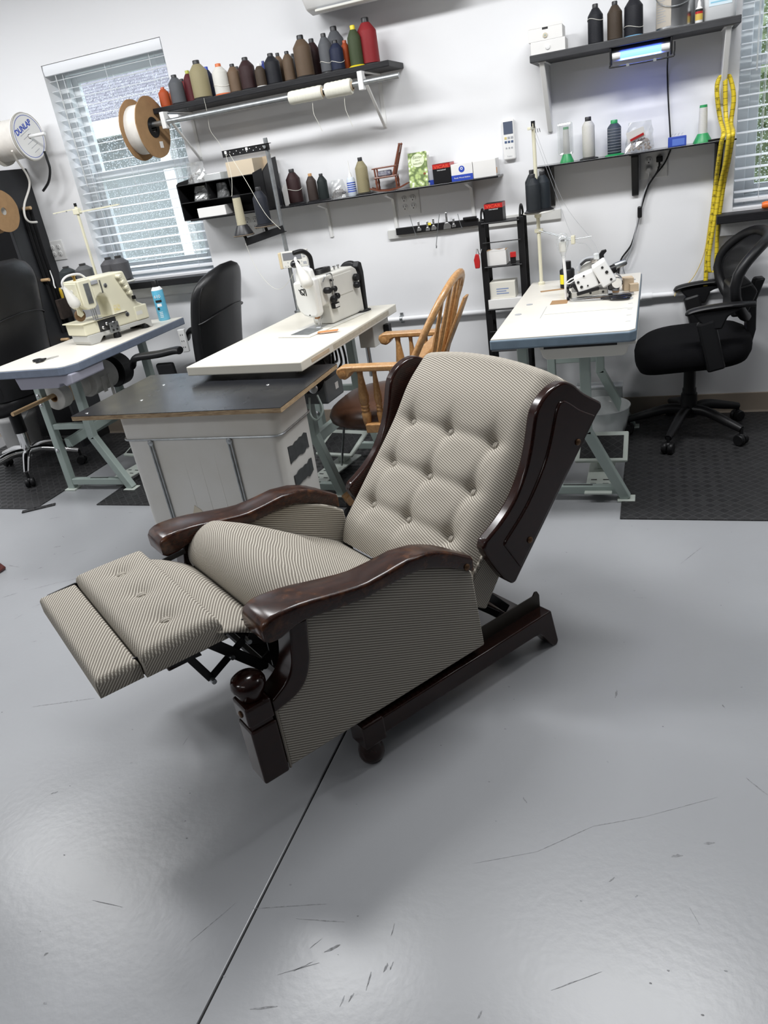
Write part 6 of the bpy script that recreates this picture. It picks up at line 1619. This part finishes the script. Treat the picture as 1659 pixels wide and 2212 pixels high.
MB().lathe([(.014, 0), (.016, .004), (.014, .012)], 14, (.0, -.01, .138)).build('thread_window_base', mat('nickel', (.45, .42, .38), .35, .8), t)
MB().prism([(.0, .0), (.018, .0), (.016, .018), (.028, .030), (.026, .038), (.008, .036), (-.004, .02)], -.006, .006, lambda a, b, h: (a + .022, h, b + .145)).build('top_hook', M['black'], t, smooth=30, bevel=.002)
MB().lathe([(.012, 0), (.013, .005), (.013, .05), (.009, .055)], 14, (.075, .0, .11), (.95, .1, .25)).build('motor_tube', M['galv'], t)
MB().lathe([(.018, 0), (.018, .02)], 14, (.065, -.01, .10), (.95, .1, .25)).build('motor_collar', M['black'], t)
MB().obox((.075, -.03, .045), (.045, .06, .045), RY(10)).build('looper_housing', mat('dark_steel', (.09, .09, .09), .35, .7), t, smooth=0, bevel=.008)
MB().lathe([(.02, -.006), (.024, 0), (.02, .006)], 18, (.085, -.06, .055), (0, 1, 0)).build('looper_ring', M['chrome'], t)
MB().tube(smoothpts([(.085, -.05, .09), (.10, -.05, .075), (.102, -.05, .05), (.09, -.05, .03)], 4), .004, 6).build('thread_guard', M['steel'], t)
MB().tube(smoothpts([(-.06, -.02, .09), (-.095, -.03, .085), (-.115, -.03, .07), (-.10, -.03, .068), (-.07, -.03, .085)], 4), .003, 6).build('white_tube', M['white'], t)
for i in range(6):
    MB().lathe([(.004, 0), (.006, .002), (.006, .012), (.003, .016)], 8, (-.11 + .006*(i % 2), -.04 + .015*i, .0 + .02*(i % 3)), (0, 0, 1)).build('thread_guide_post', M['blackgloss'], t)
MB().box(.05, .15, -.075, -.045, .004, .012).build('steel_slide', M['steel'], t, smooth=0, bevel=.001)
t = thing('wood_block', 'two tan wooden blocks beside the overlock machine', 'block', (.425, -.545, .7608), radians(10))
MB().box(-.02, .02, -.03, .03, 0, .05).build('tall_block', M['kraft'], t, smooth=0, bevel=.001)
MB().box(.0, .035, -.06, -.031, 0, .03).build('short_block', M['kraft'], t, smooth=0, bevel=.001)
t = thing('oil_bottle', 'black oil bottle with yellow label on the right table', 'bottle', (.158, -.375, .7602))
MB().lathe([(.030, 0), (.033, .003), (.033, .077), (.028, .083), (.019, .084)], 26).build('bottle_body', M['black'], t)
MB().lathe([(.019, .084), (.019, .112), (.018, .115)], 22).build('cap', M['black'], t)
q = MB(); q.grid(6, 2, lambda u_, v_: (.0334*cos(radians(205 + 42*u_)), .0334*sin(radians(205 + 42*u_)), .02 + .042*v_)); q.build('yellow_label', mat('bright_yellow', (.85, .72, .02), .5), t, smooth=60)
t = thing('work_lamp', 'egg shaped clear work lamp on a white stalk on the right table', 'lamp', (.178, -.64, .7602))
MB().tube([(0, 0, 0), (.0, 0, .1), (-.004, 0, .175)], .0062, 10).build('stalk', M['white'], t)
MB().lathe([(.008, .172), (.011, .185), (.020, .205), (.0265, .228), (.026, .245), (.018, .262), (.006, .270)], 20, (-.005, 0, 0)).build('lamp_head', M['bag'], t, smooth=70)
MB().box(-.018, .008, -.012, .012, .195, .235).build('led_board', M['offwhite'], t, smooth=0, bevel=.002)
MB().box(-.012, .004, -.0135, -.012, .237, .245).build('switch', M['ink'], t, smooth=0)
# scissors
def shears(name, label, loc, rz, L_, hm, m_=None):
    t = thing(name, label, 'scissors', loc, rz)
    for s in (-1, 1):
        MB().prism([(0, .002*s), (L_*.55, .010*s), (L_*.6, -.004*s), (L_*.1, -.001*s)], .0005 if s < 0 else .0032, .003 if s < 0 else .0056, lambda a, b, h: (a, b, h)).build('blade', M['steel'], t, smooth=0)
        cx, cy = L_*.83, .020*s
        MB().tube([(cx + L_*.15*cos(a), cy + .016*sin(a) + .004*s*cos(a), .0062) for a in [2*pi*i/20 for i in range(20)]], .0052, 8, closed=True).build('handle_loop', hm, t)
        MB().bar((L_*.52, -.004*s, .006), (L_*.70, .016*s, .006), .010, .008).build('handle_shank', hm, t, smooth=0, bevel=.003)
    MB().lathe([(.005, .0), (.005, .008), (.003, .009)], 12, (L_*.55, 0, 0)).build('pivot_screw', M['steel'], t)
    return t
shears('fabric_shears', 'large black handled shears lying in front of the overlock machine', (.195, -.705, .7608), radians(-6), .25, M['blackgloss'])
shears('thread_snips', 'small black scissors on the near end of the left table', (-2.255, -.985, .7602), radians(237), .12, M['black'])
shears('fabric_shears', 'black handled scissors lying beside the white machine on the middle table', (-.855, -.70, .7608), radians(72), .22, M['black'])
tag(MB().box(-.04, .05, -.012, .012, 0, .004).build('leather_scrap', mat('orange_leather', (.65, .27, .11), .6), smooth=0, loc=(-.815, -.935, .7668), rot=(0, 0, radians(12))), 'small orange leather scrap under the needle of the middle machine', 'scrap')
# ---------------------------------------------------------------- thread stands
# left stand with four grey cones
t = thing('thread_stand', 'cream thread stand with four cone plates behind the cream machine', 'thread stand', (-2.50, -.24, .7602))
MB().lathe([(.035, 0), (.035, .006), (.012, .01)], 18).build('stand_base', M['cream'], t)
MB().tube([(0, 0, 0), (0, 0, .655)], .0085, 10).build('pole', M['cream'], t)
MB().box(-.02, .02, -.014, .014, .615, .645).build('arm_clamp', M['cream'], t, smooth=0, bevel=.003)
MB().lathe([(.008, 0), (.008, .018)], 10, (0, 0, .655)).build('pole_cap', M['black'], t)
MB().bar((-.15, -.01, .638), (.02, 0, .645), .022, .005).build('guide_arm', M['cream'], t, smooth=0)
MB().bar((0, 0, .625), (.27, .02, .632), .018, .008).build('guide_arm', M['cream'], t, smooth=0)
for x in (-.13, -.06, .12, .18, .24): MB().lathe([(.004, 0), (.004, .004)], 8, (x, -.012, .638), (0, -1, 0)).build('guide_hole', M['galv'], t)
MB().bar((-.24, .0, .232), (.24, 0, .232), .016, .008).build('plate_arm', M['cream'], t, smooth=0)
GS = 'grey thread cones on the left thread stand'
for i, (x, y, h, r, c, lb) in enumerate(((.195, -.03, .135, .052, (.085, .085, .092), 'dark grey cone at the window end of the left thread stand'), (.09, .045, .130, .052, (.085, .085, .092), 'dark grey cone second from the window end of the left thread stand'), (-.09, .03, .115, .052, (.11, .112, .115), 'lighter grey cone left of the pole on the left thread stand'), (-.22, .045, .11, .05, (.03, .038, .04), 'green black cone farthest left on the left thread stand'))):
    MB().lathe([(.062, .232), (.065, .236), (.062, .241)], 26, (x, y*.6, 0)).build('cone_plate', M['offwhite'], t)
    cone((-2.50 + x, -.24 + y*.6, .7602 + .2412), h, r, c, lb, group=GS, wedge=1.02, shape='king', cap=(.03, .03, .03))
# middle stand
t = thing('thread_stand', 'galvanised thread stand pole with black arms behind the middle table', 'thread stand', (-1.205, -.378, .7602))
MB().lathe([(.02, 0), (.02, .008), (.013, .012)], 16).build('stand_base', M['galv'], t)
MB().tube([(0, 0, 0), (0, 0, .815)], .0105, 12).build('pole', M['galv'], t)
up = MB().box(-.235, .02, -.014, -.010, .762, .792).build('guide_arm', M['black'], t, smooth=0, bevel=.001)
MB().box(-.235, .02, -.014, .012, .789, .792).build('guide_arm_flange', M['black'], t, smooth=0)
for i in range(12): MB().lathe([(.0022, 0), (.0022, .0006)], 6, (-.21 + .018*i, -.0141, .772 + .010*(i % 2)), (0, -1, 0)).build('guide_hole', M['inkwhite'], up)
for x in (-.215, -.10): MB().box(x - .006, x + .006, -.0165, -.014, .776, .789).build('eyelet', M['white'], up, smooth=0, bevel=.001)
MB().lathe([(.007, 0), (.007, .01)], 8, (.0, -.016, .777), (0, -1, 0)).build('clamp_bolt', M['galv'], t)
MB().bar((.015, -.016, .410), (-.208, -.016, .370), .006, .034).build('cone_arm', M['black'], t, smooth=0, bevel=.002)
MB().bar((.012, -.0, .394), (-.208, -.0, .354), .03, .004).build('cone_arm_flange', M['black'], t, smooth=0)
M['felt'] = mat('worn_felt_disc', (.14, .11, .08), .9, var=.3, vs=40)
for (x, y, zp) in ((-.218, 0, .4065), (-.091, 0, .434)):
    MB().tube([(x*.9, 0, zp - .05), (x, y, zp - .004)], .008, 8).build('plate_stem', M['black'], t)
    MB().lathe([(.052, -.006), (.054, -.003), (.052, 0)], 26, (x, y, zp)).build('cone_plate', M['felt'], t)
cn = cone((-1.205 - .218, -.378, .7602 + .4067), .185, .0235, (.50, .46, .33), 'slim beige cone on a flared black foot on the middle thread stand', shape='foot', group='cones on the middle thread stand')
cone((-1.205 - .091, -.378, .7602 + .4342), .178, .036, (.016, .019, .028), 'navy black cone on the middle thread stand', shape='king', group='cones on the middle thread stand', wedge=1.3)
cable('machine_thread', 'thin white thread sagging from the middle stand to the white machine', [(-1.38, -.46, 1.13), (-1.36, -.45, 1.02), (-1.31, -.45, .93), (-1.25, -.46, .895), (-1.17, -.5, .93), (-1.08, -.56, 1.00), (-1.0, -.62, 1.02)], .0009, M['twine'], 'thread')
cable('machine_thread', 'thin pale thread running from the upper arm past the middle stand cones', [(-1.42, -.395, 1.535), (-1.40, -.42, 1.44), (-1.385, -.48, 1.36), (-1.386, -.49, 1.352)], .0009, M['twine'], 'thread')
cable('machine_thread', 'white thread running diagonally from the upper arm to the lower arm', [(-1.40, -.395, 1.535), (-1.33, -.41, 1.40), (-1.26, -.42, 1.25), (-1.205, -.40, 1.17)], .0011, M['twine'], 'thread')
# control panel on the pole
t = thing('control_panel', 'beige machine control panel with grey display on the stand pole', 'control panel', (-1.165, -.395, .985), radians(2))
MB().box(-.062, .075, -.014, .016, 0, .078).build('panel_body', M['offwhite'], t, smooth=0, bevel=.003)
MB().box(-.078, -.0625, -.014, .02, -.002, .076).build('side_cheek', mat('beige_plastic', (.62, .52, .34), .5), t, smooth=0, bevel=.003)
MB().box(-.052, .048, -.0155, -.014, .038, .072).build('display', mat('grey_lcd', (.20, .205, .22), .3), t, smooth=0)
for i in range(7): MB().box(-.048 + .014*i, -.043 + .014*i, -.0152, -.014, .008, .011).build('key', M['inkgrey'], t, smooth=0)
for i in range(3): MB().box(.054, .068, -.0152, -.014, .044 + .010*i, .050 + .010*i).build('key', M['inkgrey'], t, smooth=0)
for i in range(4): MB().lathe([(.0028, 0), (.0028, .001)], 8, (-.03 + .025*i, -.014, .026), (0, -1, 0)).build('key', M['inkgrey'], t)
MB().box(.052, .07, -.0152, -.014, .010, .024).build('key', M['inkgrey'], t, smooth=0)
# overlock stand
t = thing('thread_stand', 'cream overlock thread stand pole with dark cones behind the right table', 'thread stand', (.022, -.235, .7602))
MB().lathe([(.016, 0), (.016, .01), (.011, .014)], 14).build('stand_base', M['cream'], t)
MB().tube([(0, 0, 0), (0, 0, .69)], .0085, 10).build('pole', M['cream'], t)
MB().bar((-.01, -.06, .672), (.0, .03, .672), .016, .012).build('top_guide', M['cream'], t, smooth=0, bevel=.002)
MB().box(-.008, .008, -.008, .008, .672, .70).build('pole_cap', M['black'], t, smooth=0)
for i in range(3): MB().tube([(.012 + .006*i, -.03 + .02*i, .668), (.014 + .007*i, -.03 + .02*i, .652)], .0018, 6).build('eyelet', M['steel'], t)
MB().lathe([(.06, .320), (.072, .323), (.07, .329)], 28, (.005, 0, 0)).build('cone_plate', M['offwhite'], t)
MB().lathe([(.012, .30), (.016, .305), (.016, .322)], 14).build('plate_collar', M['cream'], t)
MB().box(-.018, .02, -.012, .012, .235, .252).build('arm_clamp', M['cream'], t, smooth=0, bevel=.003)
MB().tube([(0, -.01, .245), (.16, -.06, .192)], .002, 6).build('guide_rod', M['galv'], t)
MB().tube([(0, .01, .245), (.17, -.04, .192)], .002, 6).build('guide_rod', M['galv'], t)
MB().box(.15, .168, -.065, -.035, .175, .212).build('guide_block', M['cream'], t, smooth=0, bevel=.003)
MB().tube([(.10, -.045, .190), (.24, -.045, .198)], .002, 6).build('guide_rod', M['galv'], t)
GD = 'dark cones on the overlock stand'
cone((.000, -.205, 1.0897), .175, .033, (.016, .02, .024), 'rearmost dark cone on the overlock stand', group=GD, wedge=1.1)
cone((.050, -.235, 1.0897), .165, .034, (.016, .022, .028), 'front right dark cone on the overlock stand', group=GD, wedge=1.35)
cone((.012, -.275, 1.0897), .160, .033, (.018, .022, .026), 'front left dark cone on the overlock stand', group=GD, wedge=1.35)
for k, P2 in enumerate(([(.02, -.23, 1.42), (.10, -.25, 1.18), (.18, -.28, .96), (.25, -.45, .95), (.30, -.58, .91)], [(.03, -.23, 1.42), (.14, -.26, 1.12), (.255, -.28, .955), (.29, -.42, .93), (.315, -.58, .905)])):
    cable('machine_thread', ['thin thread from the overlock stand top to its machine, nearer the lamp', 'thin thread from the overlock stand top to its machine, nearer the wall'][k], P2, .0006, M['inkgrey'], 'thread')
# ---------------------------------------------------------------- black tower rack
t = thing('shelf_tower', 'narrow black metal shelf tower left of the right table', 'shelf tower', (-.155, -.17, 0))
for s in (-1, 1):
    x = .092*s
    for yy in (-.05, .05): MB().box(x - .015, x + .015, yy - .003, yy + .003, 0, 1.075).build('post', M['black'], t, smooth=0, bevel=.002)
    MB().tube([(x, .045*cos(a), 1.07 + .052*sin(a)) for a in [pi*i/12 for i in range(13)]], .0055, 8).build('top_loop', M['black'], t)
    for z in (.15, .36, .57, .78, .97): MB().box(x - .003, x + .003, -.05, .05, z, z + .02).build('side_rung', M['black'], t, smooth=0)
for z in (1.062, .862, .658, .45, .24):
    sh = MB().box(-.09, .09, -.06, .06, z - .002, z + .002).build('tier', M['black'], t, smooth=0)
    MB().tube([(-.09, -.062, z + (.0 if z > 1 else -.0)), (.09, -.062, z)], .004, 6).build('front_wire', M['black'], sh)
for z in (.975, .55): MB().tube([(-.09, -.062, z), (.09, -.062, z)], .0025, 6).build('rail', M['black'], t)
MB().tube(smoothpts([(-.098, -.06, .95), (-.108, -.075, .93), (-.115, -.075, .955)], 4), .002, 6).build('hook', M['steel'], t)
tt = carton('black box with red top on the shelf tower', -.228, -.142, -.215, -.135, 1.0645, 1.145, M['black'])
MB().box(-.0432, .0432, -.0405, .0402, .060, .0806).build('red_top_band', M['red'], tt, smooth=0)
text('VICAR', .019, mat('orange_red_ink2', (.8, .10, .04), .5), tt, (0, -.0412, .069), (radians(90), 0, 0), sx=1.3)
text('international', .0085, M['inkwhite'], tt, (0, -.0410, .056), (radians(90), 0, 0))
tt = carton('torn white box in the middle of the shelf tower', -.242, -.142, -.21, -.14, .8645, .930, M['paper'])
MB().box(-.048, .048, -.033, .033, .0665, .068).build('torn_opening', M['card'], tt, smooth=0)
MB().prism([(-.05, .0665), (.045, .0665), (.05, .078), (.02, .072), (-.01, .077), (-.03, .071)], -.0352, -.0346, lambda a, b, h: (a, h, b)).build('torn_edge', M['paper'], tt, smooth=0)
tt = carton('cream box with blue printing on the lower part of the shelf tower', -.232, -.108, -.215, -.13, .7068, .785, mat('cream_carton', (.72, .70, .62), .7))
for i in range(3): MB().box(-.03, .03 - .012*(i % 2), -.0431, -.0427, .022 + .011*i, .027 + .011*i).build('printed_line', mat('faded_blue', (.25, .32, .5), .7), tt, smooth=0)
tt = carton('flat white box under the cream box on the shelf tower', -.243, -.072, -.225, -.12, .6605, .705, M['paper'])
tt = thing('red_tool', 'small red tool hanging from the left side of the shelf tower', 'tool', (-.278, -.245, .865))
MB().prism([(-.010, 0), (.012, .0), (.016, .03), (.012, .065), (-.004, .068), (-.014, .04)], -.005, .005, lambda a, b, h: (a, h, b)).build('tool_body', M['red'], tt, smooth=30, bevel=.003)
MB().tube([(0, 0, .066), (.004, 0, .09)], .0018, 6).build('tool_wire', M['steel'], tt)
tt = thing('clamp_tool', 'black and red clamp on the right side of the shelf tower', 'clamp', (-.105, -.24, .87))
MB().box(-.012, .014, -.008, .008, 0, .05).build('clamp_body', M['black'], tt, smooth=0, bevel=.004)
MB().box(-.010, .018, -.012, -.008, .03, .055).build('red_grip', M['red'], tt, smooth=0, bevel=.003)
# ---------------------------------------------------------------- spray can, power strip
t = thing('spray_can', 'light blue 610 spray adhesive can with black cap on the left table', 'spray can', (-2.118, -.245, .7602))
MB().lathe([(.030, 0), (.0325, .003), (.0325, .165), (.031, .17)], 26).build('can_body', mat('sky_blue_can', (.10, .42, .62), .3, c2=(.16, .52, .72), vs=16), t)
MB().lathe([(.0325, .168), (.024, .182), (.019, .186)], 24).build('can_shoulder', M['white'], t)
MB().lathe([(.017, .184), (.017, .218), (.014, .222)], 20).build('cap', M['black'], t)
dirc = radians(-68)
def on_can(s, z, size, m_):
    text(s, size, m_, t, (.0330*cos(dirc), .0330*sin(dirc), z), (radians(90), 0, dirc + pi/2), ext=.0004)
on_can('610', .024, M['inkwhite'], .13) if False else text('610', .024, M['inkwhite'], t, (.0332*cos(dirc), .0332*sin(dirc), .135), (radians(90), 0, dirc + pi/2), ext=.0006)
q = MB(); q.grid(8, 2, lambda u_, v_: (.0328*cos(dirc - .55 + 1.1*u_), .0328*sin(dirc - .55 + 1.1*u_), .102 + .014*v_)); q.build('dark_band', M['ink'], t, smooth=60)
q = MB(); q.grid(8, 2, lambda u_, v_: (.0328*cos(dirc - .4 + .8*u_), .0328*sin(dirc - .4 + .8*u_), .080 + .016*v_)); q.build('white_oval', M['inkwhite'], t, smooth=60)
MB().lathe([(.008, 0), (.008, .001)], 14, (.032*cos(dirc - .3), .032*sin(dirc - .3), .068), (cos(dirc - .3), sin(dirc - .3), 0)).build('dark_emblem', M['ink'], t)
for i in range(4): 
    q = MB(); q.grid(6, 2, lambda u_, v_: (.0328*cos(dirc - .35 + .6*u_), .0328*sin(dirc - .35 + .6*u_), .02 + .009*i + .003*v_)); q.build('printed_line', M['inkwhite'], t, smooth=60)
t = thing('power_strip', 'white power strip clipped under the left table near the wall', 'power strip', (-1.99, -.30, .58), radians(10))
MB().box(-.02, .02, -.012, .012, 0, .13).build('strip_body', M['white'], t, smooth=0, bevel=.004)
for i in range(3): MB().box(-.008, -.004, -.0126, -.012, .025 + .035*i, .033 + .035*i).box(.004, .008, -.0126, -.012, .025 + .035*i, .033 + .035*i).build('socket_slots', M['slot'], t, smooth=0)
# ---------------------------------------------------------------- scuffs on the floor
M['scuff'] = mat('dark_scuff', (.13, .13, .135), .55, c2=(.30, .31, .325), vs=120)
def scuff(x0, y0, x1, y1, w_):
    d = Vector((x1 - x0, y1 - y0, 0)); n_ = Vector((-d.y, d.x, 0)).normalized()*w_/2; p = Vector((x0, y0, .0003))
    rr = random.Random(int(x0*1000)); L_ = []; R_ = []
    for i in range(6):
        v = i/5; k = sin(pi*(.08 + .84*v))*rr.uniform(.5, 1.1); off = n_*rr.uniform(-.4, .4)
        L_.append(p + d*v + off + n_*k); R_.append(p + d*v + off - n_*k)
    MB().add(L_ + R_[::-1], [tuple(range(12))]).build('scuff_mark', M['scuff'], fo, smooth=0)
SCUFFS = [(-0.153, -3.185, -0.080, -3.144, 0.0022), (-0.124, -3.171, -0.094, -3.145, 0.0030), (-0.079, -3.121, -0.052, -3.099, 0.0071), (0.030, -3.174, 0.029, -3.138, 0.0041), (-0.008, -3.214, -0.007, -3.192, 0.0032), (0.004, -3.202, 0.009, -3.184, 0.0041), (0.053, -3.133, 0.055, -3.114, 0.0051), (0.063, -3.126, 0.065, -3.109, 0.0041), (0.246, -3.175, 0.252, -3.160, 0.0051), (-0.111, -3.120, -0.095, -3.096, 0.0022), (-0.166, -3.066, -0.060, -3.051, 0.0022), (-0.272, -3.065, -0.115, -3.020, 0.0022), (-1.331, -2.569, -1.138, -2.499, 0.0041), (-0.717, -2.642, -0.719, -2.605, 0.0030), (0.744, -2.508, 0.785, -2.554, 0.0050), (0.578, -2.760, 0.601, -2.753, 0.0071), (0.643, -2.714, 0.666, -2.707, 0.0071), (0.169, -2.861, 0.302, -2.803, 0.0010), (0.302, -2.803, 0.414, -2.712, 0.0020), (0.414, -2.712, 0.521, -2.666, 0.0020), (0.521, -2.666, 0.679, -2.579, 0.0010), (0.442, -2.271, 0.446, -2.235, 0.0071), (-0.653, -3.125, -0.570, -3.125, 0.0020), (-0.370, -3.164, -0.315, -3.060, 0.0022), (-0.993, -2.872, -0.978, -2.861, 0.0061), (0.044, -3.059, 0.043, -3.032, 0.0032), (0.610, -2.874, 0.627, -2.908, 0.0010), (-0.177, -3.258, -0.126, -3.241, 0.0041), (0.367, -3.096, 0.453, -3.041, 0.0020), (0.250, -2.657, 0.261, -2.673, 0.0051), (0.457, -2.847, 0.467, -2.834, 0.0041), (0.508, -2.872, 0.513, -2.867, 0.0032), (0.486, -1.764, 0.518, -1.764, 0.0020), (0.626, -1.536, 0.698, -1.417, 0.0022), (0.710, -2.258, 0.716, -2.272, 0.0041), (-0.673, -3.262, -0.668, -3.254, 0.0082), (-0.601, -3.344, -0.593, -3.346, 0.0051), (-2.111, -1.565, -2.079, -1.553, 0.0071), (-2.057, -1.631, -2.050, -1.623, 0.0070), (-1.956, -1.625, -1.912, -1.578, 0.0030), (-2.034, -1.757, -2.024, -1.741, 0.0070), (-1.930, -1.923, -1.833, -1.853, 0.0030), (-1.827, -1.853, -1.757, -1.811, 0.0030), (-2.018, -1.991, -1.974, -1.949, 0.0040), (-1.809, -2.044, -1.756, -1.964, 0.0030), (-2.385, -1.282, -2.330, -1.257, 0.0061), (-2.218, -1.740, -2.146, -1.750, 0.0030), (-2.035, -1.846, -2.012, -1.840, 0.0040), (-1.949, -1.200, -1.926, -1.195, 0.0051), (-2.222, -1.735, -2.195, -1.743, 0.0040), (-2.152, -1.455, -2.128, -1.470, 0.0041), (-1.622, -2.254, -1.603, -2.245, 0.0032), (-1.822, -2.126, -1.810, -2.090, 0.0030)]
for s_ in SCUFFS: scuff(*s_)

sp = MB(); rr = random.Random(21)
for i in range(150):
    x, y = rr.uniform(-2.2, 1.4), rr.uniform(-3.5, -1.25); r_ = rr.uniform(.0012, .0035); k_ = rr.uniform(.4, 1)
    a0 = rr.uniform(0, 6)
    sp.add([(x + r_*cos(a0 + 2*pi*j/6)*rr.uniform(.6, 1.3), y + r_*k_*sin(a0 + 2*pi*j/6)*rr.uniform(.6, 1.3), .00025) for j in range(6)], [tuple(range(6))])
so_ = sp.build('dirt_specks', M['scuff'], fo, smooth=0); so_['kind'] = 'stuff'
